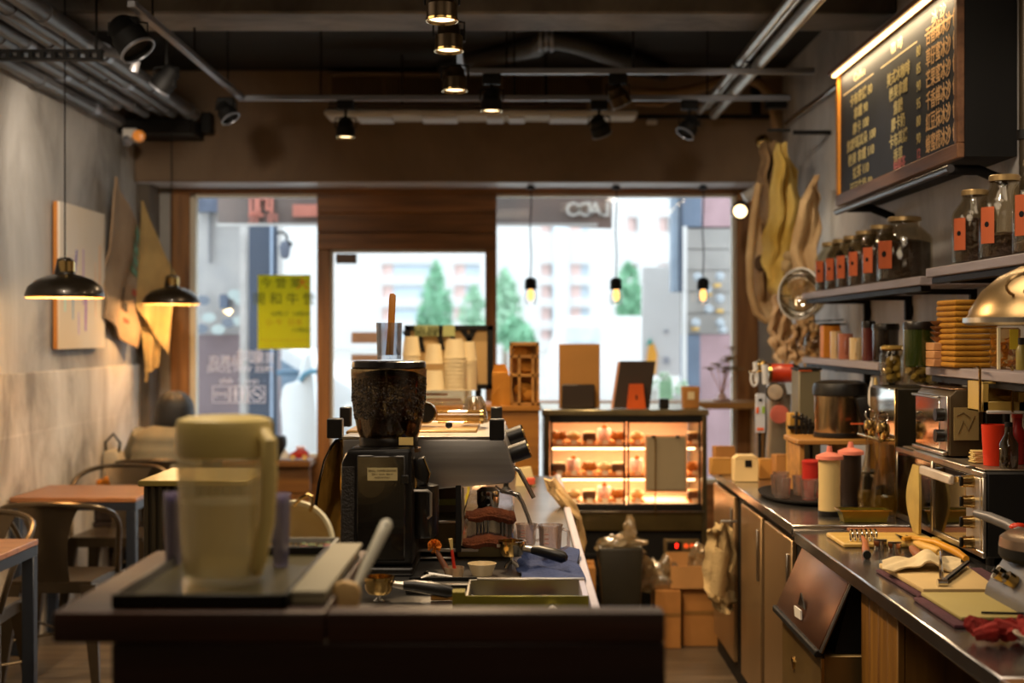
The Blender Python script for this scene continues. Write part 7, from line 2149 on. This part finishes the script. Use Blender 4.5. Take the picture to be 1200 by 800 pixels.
def squeeze(px, D, m, lb, h=.196, r=.038, base=True):
    c = (X(px, D), D, ZF)
    t = thing('squeeze_bottle', lb, 'bottle', c)
    part('bottle_body', MB().lathe([(0, 0), (r * .95, 0), (r, .012), (r * .97, h * .5), (r * 1.0, h), (0, h)], c, 26), m, t)
    part('base_band', MB().lathe([(r * .9, -.0), (r * 1.03, 0), (r * 1.03, .018), (r * .9, .018)], c, 26, closed=True), blackp, t)
    part('pink_lid', MB().lathe([(0, h + .045), (.008, h + .045), (.011, h + .025), (.028, h + .02), (r * 1.22, h + .012), (r * 1.25, h), (0, h - .001)], c, 26), mat('salmon_pink_lid', '#d87c68', .45), t)
    return t


squeeze(972, 4.95, mat('cream_sauce', '#c8b07a', .4, var=.04), 'cream-filled squeeze bottle with pink lid on the far counter')
squeeze(997, 5.15, mat('chocolate_sauce', '#1c100b', .35), 'dark-filled squeeze bottle with pink lid beside the cream one')
mk('rice_cooker_feet', 'black low stand behind the squeeze bottles', 'stand', (X(1010, 5.4), 5.4, ZF), [('body', MB().box(X(1000, 5.4), X(1030, 5.4), 5.4, 5.5, ZF, ZF + .10, .01), blackp), ('knob', MB().ball((X(1004, 5.4), 5.4, ZF + .11), .012, sub=2), blackp)])
for (px, D, hh_, lb) in ((1020, 5.05, 1.0, 'tall clear glass decanter with steel stopper, the nearer one'), (1035, 4.885, .95, 'second clear decanter close behind the nearer one')):
    c = (X(px, D), D, ZF)
    t = thing('glass_decanter', lb, 'decanter', c, 'glass decanters')
    part('glass_wall', MB().lathe([(0, 0), (.045, 0), (.05, .01), (.05, .06), (.032, .15), (.018, .21), (.016, .27 * hh_), (.019, .275 * hh_), (.014, .27 * hh_), (.015, .21), (.028, .15), (.045, .06), (.043, .012), (0, .01)], c, 26), jarg, t)
    part('oil', MB().lathe([(0, .012), (.042, .014), (.044, .06), (.04, .075), (0, .075)], c, 22), glassmat('olive_oil', tint='#d8c060', refl=.1, body=.3, bodycol='#a89030'), t)
    part('stopper', MB().lathe([(0, .27), (.012, .27), (.022, .29), (.024, .305), (.018, .325), (0, .33)], c, 18), gold_steel, t)
    part('stopper_loop', MB().tube([(c[0] + .018 * math.cos(k), c[1], ZF + .345 + .018 * math.sin(k)) for k in [i * PI / 6 for i in range(12)]], .003, 6, closed=True), chrome, t)
st = thing('steel_tray', 'small olive steel tray at the front edge of the far counter', 'tray', (X(1015, 4.8), 4.82, ZF))
q = MB()
x0, x1, y0, y1 = X(984, 4.78), X(1040, 4.78), 4.75, 4.825
for (A, B) in (((x0, y0), (x1, y0)), ((x1, y0), (x1, y1)), ((x1, y1), (x0, y1)), ((x0, y1), (x0, y0))):
    cxm, cym = (x0 + x1) / 2, (y0 + y1) / 2
    A3, B3 = Vector((A[0], A[1], ZF + .042)), Vector((B[0], B[1], ZF + .042))
    Ab = Vector((cxm + (A[0] - cxm) * .86, cym + (A[1] - cym) * .86, ZF + .002))
    Bb = Vector((cxm + (B[0] - cxm) * .86, cym + (B[1] - cym) * .86, ZF + .002))
    q.sheet(lambda u, v, A3=A3, B3=B3, Ab=Ab, Bb=Bb: A3.lerp(B3, u).lerp(Ab.lerp(Bb, u), v), 1, 1, .002)
part('tray_wall', q, os_, st)
part('tray_floor', MB().box(x0 + .012, x1 - .012, y0 + .012, y1 - .012, ZF + .001, ZF + .004), os_, st)
part('tray_lip', MB().box(x0 - .008, x1 + .008, y0 - .008, y0, ZF + .040, ZF + .044).box(x0 - .008, x1 + .008, y1, y1 + .008, ZF + .040, ZF + .044).box(x0 - .008, x0, y0, y1, ZF + .040, ZF + .044).box(x1, x1 + .008, y0, y1, ZF + .040, ZF + .044), gold_steel, st)
# hanging utensils below the shelf
for i, (a, c0_, d0_, mm, lb) in enumerate(((1022, 438, 480, white, 'long white spoon hanging under the shelf, left one'), (1026, 436, 484, cream, 'cream spoon hanging beside the left white spoon'), (1033, 456, 500, mat('lilac_plastic', '#a89cb8', .4), 'lilac spatula with pink dots hanging under the shelf'))):
    DD = 5.5
    t = thing('hanging_utensil', lb, 'utensil', P(a, d0_, DD))
    part('shaft', MB().cyl((X(a, DD), DD, 1.335), (X(a, DD), DD, Z(c0_ + 12, DD)), .005, n=8), mm, t)
    part('blade', MB().tube([(X(a, DD), DD, Z(c0_ + 8, DD)), (X(a - .5, DD), DD, Z(c0_ + 22, DD)), (X(a, DD), DD, Z(d0_ - 8, DD)), (X(a, DD), DD, Z(d0_, DD))], [.006, .014, .016, .004], 10), mm, t)
    if i == 2:
        for b in (472, 488):
            part('pink_dot', MB().ball(P(a, b, DD - .016), .006, (1, .4, 1), 2), mat('pink_dot', '#d83a6a', .5), t)

# tall dark dispenser cabinet, jars on it
dk = thing('dispenser_cabinet', 'dark metal cabinet left of the chrome toaster carrying glass jars', 'appliance', (1.36, 5.12, .853))
XF = X(1051, 4.96)
part('carcass', MB().box(XF, 1.60, 4.96, 5.32, .872, Z(455, 4.96), .004), mat('dark_taupe_metal', '#2e281c', .4, .3, var=.1), dk)
part('mirror_front', MB().box(XF - .006, XF - .001, 4.965, 5.315, .9, Z(457, 4.96), .001), chrome, dk)
part('chrome_edge', MB().box(XF - .01, XF, 4.95, 4.96, .872, Z(455, 4.96), .001), gold_steel, dk)
part('front_bar', MB().cyl((XF - .05, 4.98, 1.13), (XF - .05, 5.3, 1.13), .008, n=10), gold_steel, dk)
part('bar_arm', MB().cyl((XF - .05, 5.0, 1.13), (XF, 5.0, 1.13), .006, n=8), gold_steel, dk)
zd = Z(455, 4.96) + .001
for (cx, cy, r, h, lb) in ((XF + .03 + .03, 5.22, .055, .145, 'clip-top jar of pale pieces, farther one on the dark cabinet'), (XF + .10, 5.04, .065, .145, 'clip-top glass jar of olive pieces, front one on the dark cabinet')):
    t = thing('clip_jar', lb, 'jar', (cx, cy, zd), 'clip-top jars on the dark cabinet')
    part('glass_wall', MB().lathe([(0, 0), (r * .9, 0), (r, .012), (r, h * .78), (r * .86, h * .86), (r * .86, h * .9), (r * .8, h * .9), (r * .93, h * .76), (r * .93, .014), (0, .01)], (cx, cy, zd), 26), jarg, t)
    part('lid', MB().lathe([(0, h * 1.02), (r * .7, h * 1.02), (r * .92, h * .98), (r * .92, h * .93), (r * .8, h * .915), (0, h * .915)], (cx, cy, zd), 26), mat('clip_lid_brass', '#c8a860', .25, .6), t)
    part('clip_ring', MB().lathe([(r * .88, h * .89), (r * .93, h * .9), (r * .88, h * .915)], (cx, cy, zd), 26, closed=True), gold_steel, t)
    q = MB()
    for k in range(26):
        an, r2 = random.uniform(0, 6.28), r * .66 * math.sqrt(random.random())
        q.ball((cx + r2 * math.cos(an), cy + r2 * math.sin(an), zd + .022 + random.uniform(0, h * .55)), .016, (1, .8, .9), 1, .1)
    part('contents', q, mat('olive_pieces', '#7c6c28', .6, col2='#a89448', scale=30), t, kind='stuff')
t = thing('dark_jar', 'low dark jar behind the clip-top jars under the shelf', 'jar', (1.52, 4.9, 1.0))
ovx = 1.31
part('jar_wall', MB().lathe([(0, 0), (.05, 0), (.055, .02), (.055, .07), (.03, .085), (0, .085)], (XF + .22, 5.1, zd), 22), mat('dark_red_jar', '#2c1610', .25, coat=.5), t)
part('jar_band', MB().lathe([(.05, .05), (.0565, .05), (.0565, .056), (.05, .056)], (XF + .22, 5.1, zd), 22, closed=True), brz, t)

# the big oven with mirror glass front
ov = thing('counter_oven', 'wide counter-top oven with mirrored glass front, handle cloth and four knobs', 'oven', (1.45, 4.4, .853))
oy0, oy1, oz0, oz1 = 3.98, 4.90, .873, 1.115
part('housing', MB().box(ovx, 1.62, oy0, oy1, oz0, oz1, .006), blackm, ov)
part('front_frame', MB().box(ovx - .012, ovx - .001, oy0, oy1, oz0, oz0 + .018, .002).box(ovx - .012, ovx - .001, oy0, oy1, oz1 - .016, oz1, .002).box(ovx - .012, ovx - .001, oy0, oy0 + .02, oz0 + .018, oz1 - .016, .002).box(ovx - .012, ovx - .001, oy1 - .015, oy1, oz0 + .018, oz1 - .016, .002), steel, ov)
mirr = mat('oven_mirror_glass', '#8a8486', .06, 1.0, var=.2, scale=2)
for (a, b) in ((4.47, 4.88), (4.13, 4.46)):
    part('oven_door', MB().box(ovx - .010, ovx - .003, a, b, oz0 + .02, oz1 - .018, .001), mirr, ov)
part('door_post', MB().box(ovx - .016, ovx - .003, 4.455, 4.475, oz0 + .01, oz1 - .01, .002), steel, ov)
part('control_panel', MB().box(ovx - .013, ovx - .002, 4.0, 4.125, oz0 + .02, oz1 - .018, .002), mat('silver_panel', '#a8a4a0', .3, .7), ov)
for k in range(4):
    z = oz0 + .035 + k * .058
    kb_ = part('control_knob', MB().cyl((ovx - .013, 4.06, z), (ovx - .045, 4.06, z), .019, .016, 18), gold_steel, ov)
    part('knob_grip', MB().box(ovx - .052, ovx - .044, 4.056, 4.064, z - .014, z + .014, .002), iron, kb_)
part('door_bar', MB().box(ovx - .055, ovx - .038, 4.15, 4.46, 1.062, 1.09, .004), mat('pale_handle', '#c8bcae', .4, .2), ov)
part('door_bar_bracket', MB().box(ovx - .04, ovx - .01, 4.165, 4.18, 1.068, 1.085).box(ovx - .04, ovx - .01, 4.43, 4.445, 1.068, 1.085), gold_steel, ov)
for a in (ovx + .02, 1.59):
    for b in (oy0 + .03, oy1 - .03):
        part('foot', MB().cyl((a, b, .853), (a, b, oz0), .014, n=10), blackp, ov)
part('top_sheet', MB().box(ovx + .0, 1.60, oy0 + .02, oy1 - .05, oz1 + .001, oz1 + .006, .001), mat('top_tray_tan', '#8a7c68', .35, .6, var=.15), ov)
part('front_lip', MB().box(ovx - .03, ovx, oy0 + .1, 4.62, oz1 + .001, oz1 + .010, .002), steel, ov)
q = MB().sheet(lambda u, v: (ovx - .045 - .01 * math.sin(PI * v), 4.52 + (u - .5) * (.07 + .08 * math.sin(PI * v) ** 1.2), 1.085 - .215 * v), 8, 14, .008)
solo('handle_cloth', q, mat('ochre_cloth', '#a8904c', .9, var=.15, scale=12), 'long ochre cloth twisted over the middle of the oven front', 'cloth')
# toaster
to = thing('chrome_toaster', 'chrome-fronted toaster oven with dark side and paper notice, on the big oven', 'toaster', (1.42, 4.53, oz1 + .008))
tz0, tz1 = oz1 + .012, oz1 + .215
part('housing', MB().prism([(ovx + .012, tz0), (ovx + .012, tz1 - .02), (ovx + .03, tz1), (1.425, tz1), (1.425, tz0)], 4.36, 4.72, bev=.004), mat('toaster_taupe', '#4a3c26', .4, .3, var=.1), to)
part('top_plate', MB().box(ovx + .02, 1.42, 4.365, 4.715, tz1 + .0, tz1 + .004, .001), mat('copper_top', '#a88058', .25, .9, var=.1), to)
part('chrome_door', MB().box(ovx + .004, ovx + .012, 4.45, 4.71, tz0 + .015, tz1 - .03, .002), chrome, to)
part('door_lip', MB().box(ovx - .008, ovx + .012, 4.44, 4.72, tz1 - .03, tz1 - .022, .002), steel, to)
part('bottom_lip', MB().box(ovx - .006, ovx + .012, 4.38, 4.72, tz0, tz0 + .012, .002), steel, to)
part('panel', MB().box(ovx + .006, ovx + .012, 4.37, 4.445, tz0 + .015, tz1 - .02, .001), steel, to)
for z in (tz0 + .06, tz0 + .125):
    part('control_knob', MB().cyl((ovx + .006, 4.41, z), (ovx - .02, 4.41, z), .02, n=18), blackp, to)
nt_ = part('paper_notice', MB().box(ovx + .022, ovx + .098, 4.353, 4.356, tz0 + .05, tz0 + .15), mat('tan_notice', '#97804e', .8, var=.05), to)
part('sketch_lines', MB().tube([(ovx + .035, 4.351, tz0 + .07), (ovx + .05, 4.351, tz0 + .11), (ovx + .065, 4.351, tz0 + .08), (ovx + .085, 4.351, tz0 + .125)], .0015, 5).tube([(ovx + .03, 4.351, tz0 + .125), (ovx + .05, 4.351, tz0 + .135), (ovx + .07, 4.351, tz0 + .12)], .0015, 5), mat('sketch_brown', '#6e5a34', .8), nt_, kind='stuff')
# things at right on the oven
zo = oz1 + .007
mk('red_container', 'orange-red open container on the right of the oven', 'container', (X(1164, 4.1), 4.12, zo), [('container_wall', MB().lathe([(0, 0), (.030, 0), (.036, .118), (.033, .118), (.028, .004), (0, .004)], (X(1165, 4.12), 4.12, zo), 26), mat('vermilion_plastic', '#d0300c', .4, var=.04))])
mk('brown_bottle', 'clear brown glass bottle in front of the orange-red container', 'bottle', (X(1181, 4.02), 4.02, zo), [('glass_wall', MB().lathe([(0, 0), (.024, 0), (.026, .01), (.026, .07), (.012, .095), (.011, .118), (0, .118)], (X(1182, 4.03), 4.03, zo), 20), glassmat('brown_glass', tint='#8a7850', refl=.25, body=.25, bodycol='#5c4c2c')), ('cap', MB().cyl((X(1182, 4.03), 4.03, zo + .118), (X(1182, 4.03), 4.03, zo + .13), .011, n=12), iron)])
mk('red_bottle', 'dark red bottle at the right edge behind the brown bottle', 'bottle', (X(1193, 4.15), 4.15, zo), [('bottle_body', MB().lathe([(0, 0), (.024, 0), (.024, .09), (.014, .11), (.014, .135), (0, .135)], (X(1192, 4.16), 4.16, zo), 20), mat('crimson', '#a01810', .4)), ('cap', MB().cyl((X(1192, 4.16), 4.16, zo + .135), (X(1192, 4.16), 4.16, zo + .15), .016, n=14), MATS['vermilion_plastic'])])
pp = thing('napkin_pile', 'small pile of yellow napkins left of the red container', 'napkins', (X(1146, 4.2), 4.2, zo))
for k in range(6):
    part('napkin', MB().rbox((X(1146, 4.2), 4.2, zo + .004 + k * .006), (.038, .05, .005), (0, 0, random.uniform(-.2, .2)), .001), cream, pp)
q = MB()
rc = random.Random(9)
for k in range(4):
    q.tube([(X(1162, 4.35) + rc.uniform(-.04, .05), 4.38 + rc.uniform(-.03, .03), zo + .20 + rc.uniform(-.01, .035)) for _ in range(5)], .010, 8)
t = thing('coiled_cable', 'black bunched cable on the dark block behind the red container', 'cable', (X(1160, 4.4), 4.4, zo))
part('cable_bundle', q, blackm, t)
part('support_block', MB().box(X(1150, 4.4), X(1172, 4.4), 4.36, 4.46, zo, zo + .19, .004), mat('dark_block', '#1a150e', .6), t)
# hook-on basket under the shelf
hb = thing('hanging_basket', 'cream plastic basket hooked under the cloth shelf at right', 'basket', (X(1175, 4.2), 4.2, 1.2))
cb_ = mat('cream_basket', '#c0a050', .5, var=.06)
x0, x1, z0, z1 = X(1149, 4.15), X(1199, 4.15), Z(482, 4.15), Z(447, 4.15)
part('front_frame', MB().box(x0, x0 + .018, 4.13, 4.14, z0, z1, .002).box(x1 - .02, x1, 4.13, 4.14, z0, z1, .002).box(x0, x1, 4.13, 4.14, z0, z0 + .03, .002).box(x0, x1, 4.13, 4.14, z1 - .006, z1, .001), cb_, hb)
part('basket_shell', MB().box(x0, x1, 4.14, 4.27, z0, z0 + .004).box(x0, x0 + .004, 4.14, 4.27, z0, z1).box(x1 - .004, x1, 4.14, 4.27, z0, z1).box(x0, x1, 4.266, 4.27, z0, z1), cb_, hb)
part('white_lip', MB().box(x0 + .01, x1, 4.124, 4.13, z0 - .006, z0 + .004, .002), white, hb)
for a in (1149, 1187):
    part('wire_hook', MB().tube([(X(a, 4.12), 4.125, z0), (X(a, 4.12), 4.125, 1.40), (X(a, 4.12), 4.14, 1.405), (X(a, 4.12) + .01, 4.2, 1.404)], .004, 6), gold_steel, hb)
mk('paper_hat', 'cream paper dish under the hanging basket at the right edge', 'dish', (X(1190, 4.25), 4.25, zo), [('dish_body', MB().lathe([(0, .175), (.03, .175), (.055, .195), (.05, .2), (.028, .182), (0, .18)], (X(1190, 4.22), 4.3, zo), 20), cream), ('stem', MB().cyl((X(1190, 4.22), 4.3, zo), (X(1190, 4.22), 4.3, zo + .176), .012, n=10), blackp)])

# ------------------------------------------------------------------ near counter goods
ZN = .853


def NP(px, py):
    D = (1.5 - ZN) * FPX / (py - 392)
    return Vector((X(px, D), D, ZN))


bw = wood('maple_board', '#b08c40', '#c8a858', .5, 'x')
bd = thing('cutting_board', 'long pale wooden cutting board at the back of the prep counter', 'board', (1.15, 4.42, ZN))
part('board', MB().box(.985, 1.29, 4.32, 4.56, ZN, ZN + .014, .004), bw, bd)
part('board_handle', MB().box(1.291, 1.38, 4.40, 4.46, ZN, ZN + .014, .004), bw, bd)
bd2 = solo('dark_board', MB().box(1.08, 1.29, 4.58, 4.69, ZN, ZN + .012, .003), wood('reddish_board', '#6a3a1c', '#8a5028', .5, 'x'), 'reddish dark board behind the pale cutting board', 'board')
tg_ = thing('coil_whisk', 'coil-headed whisk with brown wooden handle on the cutting board', 'whisk', NP(1008, 642))
c = NP(1003, 640)
q = MB()
for k in range(6):
    cc_ = Vector((1.02 + .015 * k, 4.36 + .002 * k, ZN + .032))
    q.tube([cc_ + Vector((0, .018 * math.cos(j * PI / 5), .018 * math.sin(j * PI / 5))) for j in range(10)], .0032, 6, closed=True)
part('coils', q, chrome, tg_)
part('handle', MB().tube([(1.05, 4.35, ZN + .03), (1.045, 4.29, ZN + .02), (1.02, 4.18, ZN + .012), (1.008, 4.12, ZN + .012)], [.005, .009, .012, .010], 10), wood('whisk_handle', '#8a4a1c', '#a86028', .5, 'y'), tg_)
part('handle_cap', MB().cyl((1.008, 4.12, ZN + .012), (1.004, 4.10, ZN + .012), .012, n=10), blackp, tg_)
for i, (x, y) in enumerate(((1.085, 4.27), (1.115, 4.22))):
    t = thing('steel_cutter', 'small steel ring cutter on the counter, %s of the wooden handle' % ['right', 'farther right'][i], 'cutter', (x, y, ZN))
    part('ring', MB().lathe([(.018, 0), (.02, 0), (.02, .03), (.018, .03)], (x, y, ZN), 20, closed=True), chrome, t)
    part('crossbar', MB().box(x - .02, x + .02, y - .003, y + .003, ZN + .03, ZN + .033), steel, t)
bk2 = mat('blade_steel', '#8e9094', .2, 1)


def knife(A, B, C, hm, lb, wd=.018, name='kitchen_knife'):
    """blade from A to B, handle from B to C"""
    A, B, C = Vector(A), Vector(B), Vector(C)
    t = thing(name, lb, 'knife' if 'knife' in name else 'utensil', B)
    d = (B - A).normalized()
    s = Vector((-d.y, d.x, 0)) * wd
    q = MB()
    q.prism([tuple((A)[:2]), tuple((A.lerp(B, .3) + s)[:2]), tuple((B + s)[:2]), tuple((B - s * .4)[:2])], B.z - .0, B.z + .003, 'z')
    part('blade', q, bk2, t)
    part('handle', MB().tube([B, B.lerp(C, .15), B.lerp(C, .55), B.lerp(C, .92), C], [.008, .012, .014, .014, .008], 12), hm, t)


hw = wood('knife_wood', '#7c4218', '#9c5c28', .5, 'y')
knife((1.185, 4.48, ZN + .022), (1.16, 4.2, ZN + .018), (1.14, 4.02, ZN + .014), hw, 'knife with brown wooden handle pointing to the cutting board')
knife((1.21, 4.45, ZN + .022), (1.195, 4.29, ZN + .018), (1.222, 4.14, ZN + .015), wood('pale_knife_wood', '#c09038', '#d8ac54', .5, 'y'), 'spatula with thick pale wooden handle beside the brown-handled knife', .014, 'palette_spatula')
t = thing('yellow_opener', 'yellow curved-handled opener lying right of the pale wooden handle', 'utensil', (1.36, 4.15, ZN))
part('handle', MB().tube([(1.215, 4.31, ZN + .025), (1.25, 4.26, ZN + .024), (1.272, 4.14, ZN + .016), (1.268, 4.03, ZN + .012)], [.008, .011, .012, .009], 12).tube([(1.17, 4.33, ZN + .024), (1.20, 4.34, ZN + .026), (1.235, 4.29, ZN + .024)], .009, 8), mat('yellow_handle', '#c88c18', .4), t)
part('dark_insert', MB().box(1.225, 1.25, 4.05, 4.10, ZN + .001, ZN + .010, .002), blackp, t)
# boards on purple cloths
pur = mat('plum_cloth', '#4a2430', .9, var=.15, scale=15, bump=.5, bscale=110)


def slab(pts, z0, z1, m, name, label, cat, bev=.003):
    return solo(name, MB().prism([(p.x, p.y) for p in pts], z0, z1, 'z', bev=bev), m, label, cat)


slab([NP(1026, 670), NP(1076, 701), NP(1215, 703), NP(1150, 668)], ZN, ZN + .008, pur, 'plum_cloth', 'plum cloth under the flour-dusted board', 'cloth')
slab([NP(1030, 669), NP(1082, 700), NP(1172, 700), NP(1128, 668)], ZN + .009, ZN + .022, mat('cream_dough_board', '#cdb078', .7, var=.05), 'pastry_board', 'cream pastry board dusted with flour under the steel tongs', 'board')
slab([NP(1070, 703), NP(1118, 736), NP(1240, 738), NP(1240, 702)], ZN, ZN + .008, pur, 'plum_cloth', 'plum cloth under the olive-cream cutting mat', 'cloth')
slab([NP(1079, 702), NP(1126, 732), NP(1235, 732), NP(1215, 702)], ZN + .009, ZN + .018, mat('olive_cream_mat', '#a8985a', .6, var=.04), 'cutting_mat', 'olive-cream cutting mat nearest us on the prep counter', 'board')
q = MB().sheet(lambda u, v: NP(1034 + 92 * u, 669 + 14 * v - 3 * math.sin(3 * u)) + Vector((0, 0, .026 + .010 * abs(math.sin(9 * u + 5 * v)) + .018 * math.exp(-((u - .58) * 8) ** 2))), 26, 8, .004)
solo('baking_paper', q, mat('waxed_paper', '#d8c49a', .7, var=.06, bump=.3, bscale=60), 'crumpled baking paper on the cream pastry board', 'paper')
t = thing('steel_tongs', 'steel serving tongs standing open on the baking paper', 'tongs', NP(1106, 696))
a_, b_, c_ = NP(1104, 697) + Vector((0, 0, .03)), NP(1134, 674) + Vector((0, 0, .035)), NP(1101, 668) + Vector((0, 0, .05))
part('arm', MB().tube([a_, a_.lerp(b_, .5), b_], [.007, .008, .006], 8), bk2, t)
part('arm', MB().tube([a_, a_.lerp(c_, .5) + Vector((0, 0, .01)), c_], [.006, .005, .004], 8), chrome, t)
part('hinge', MB().cyl(a_ + Vector((-.012, 0, 0)), a_ + Vector((.012, 0, 0)), .010, n=12), chrome, t)
q = MB()
rz_ = random.Random(4)
base_ = NP(1176, 752)
for k in range(9):
    p0 = base_ + Vector((rz_.uniform(-.05, .04), rz_.uniform(-.03, .05), .015))
    q.tube([p0, p0 + Vector((rz_.uniform(-.03, .03), rz_.uniform(-.03, .03), .018)), p0 + Vector((rz_.uniform(-.05, .06), rz_.uniform(-.05, .05), .006))], [.014, .02, .012], 8)
solo('red_gloves', q, mat('red_knit', '#8a160c', .9, var=.25, scale=20, bump=.6, bscale=90), 'crumpled red knitted gloves at the right edge of the prep counter', 'gloves')
mk('thin_skewer', 'thin dark skewer lying across the olive-cream mat', 'utensil', NP(1180, 730), [('rod', MB().cyl(NP(1150, 729) + Vector((0, 0, .022)), NP(1230, 731) + Vector((0, 0, .022)), .003, n=6), iron)])
mk('white_bowl', 'white bowl at the bottom right corner on the wooden counter end', 'bowl', (1.0, 2.6, ZN), [('bowl_wall', MB().lathe([(0, 0), (.025, 0), (.06, .03), (.063, .034), (.057, .034), (.024, .005), (0, .005)], (1.08, 2.92, ZN), 26), mat('white_ceramic', '#cfc4b0', .3, coat=.4))])
# waffle iron
wf = thing('waffle_iron', 'grey griddle machine with sloping control panel and round lid at the right edge', 'waffle maker', (1.31, 3.23, ZN))
gy_ = mat('grey_cast', '#6c6a6c', .45, .4, var=.08)
zw = ZN
part('sloping_panel', MB().prism([(1.13, zw + .012), (1.135, zw + .04), (1.18, zw + .11), (1.5, zw + .11), (1.5, zw + .012)], 3.0, 3.46, 'y', bev=.006), gy_, wf)
nv = Vector((-.84, 0, .54))
for yy in (3.37, 3.30):
    c = Vector((1.152, yy, zw + .072))
    kb_ = part('control_knob', MB().cyl(c, c + nv * .024, .016, n=16), gold_steel, wf)
    part('knob_grip', MB().cyl(c + nv * .024, c + nv * .034, .006, n=6), iron, kb_)
part('rating_label', MB().rbox((1.1515, 3.425, zw + .075), (.003, .035, .035), (0, R(33), 0), .001), mat('grey_label', '#b8b2aa', .5), wf)
part('lower_plate', MB().lathe([(0, 0), (.13, 0), (.138, .01), (.138, .03), (0, .03)], (1.285, 3.38, zw + .111), 40), iron, wf)
part('upper_lid', MB().lathe([(0, .066), (.12, .063), (.135, .052), (.138, .031), (0, .031)], (1.285, 3.38, zw + .111), 40), mat('copper_grey_lid', '#a08a78', .3, .8, var=.1), wf)
part('foot', MB().box(1.15, 1.18, 3.02, 3.44, ZN, ZN + .012).box(1.45, 1.48, 3.02, 3.44, ZN, ZN + .012), blackp, wf)
lv = thing('steel_lever', 'long grey lever handle resting across the oven at the right edge', 'lever', (1.25, 3.75, 1.0))
part('lever_arm', MB().tube([P(1143, 601, 3.85), P(1160, 606, 3.8), P(1182, 615, 3.75), P(1196, 624, 3.7)], [.010, .014, .015, .015], 10), gy_, lv)
part('lever_mount', MB().cyl(P(1192, 622, 3.71), (X(1192, 3.71), 3.71, ZN + .14), .008, n=8), iron, lv)
part('red_grip', MB().ball(P(1193, 617, 3.72), .018, (1.3, 1, .6), 2), MATS['vermilion_plastic'], lv)
# big dome pendant at the right edge
dm = thing('dome_pendant', 'large brushed metal dome lamp cut by the right picture edge', 'lamp', (X(1235, 3.4), 3.4, Z(378, 3.4)))
cd = Vector((X(1237, 3.4), 3.4, Z(378, 3.4)))
dmm = mat('brushed_gold_dome', '#c0a070', .3, .85, var=.1, scale=3, stretch=(1, 1, 8))
part('shade', MB().lathe([(.205, 0), (.21, .008), (.20, .02), (.198, .03), (.17, .075), (.13, .11), (.08, .135), (.04, .142), (0, .144)], cd, 48), dmm, dm)
part('shade_lining', MB().lathe([(.20, .002), (.166, .073), (.127, .107), (.078, .131), (0, .139)], cd, 48), shade_in, dm)
part('rim', MB().lathe([(.203, -.006), (.213, .0), (.213, .012), (.203, .012)], cd, 48, closed=True), steel, dm)
part('embossed_ring', MB().tube([cd + Vector((-.10 + .06 * math.cos(k * PI / 10), -.135 - .02 * math.sin(k * PI / 10) + .01, .085 + .03 * math.sin(k * PI / 10))) for k in range(20)], .004, 6, closed=True), dmm, dm)
part('slot_handle', MB().tube([cd + Vector((-.13, -.15, .07)), cd + Vector((-.09, -.17, .066)), cd + Vector((-.05, -.18, .064))], .005, 6), chrome, dm)
part('cord', MB().cyl(cd + Vector((0, 0, .14)), (cd.x, cd.y, ZC), .005, n=6), iron, dm)
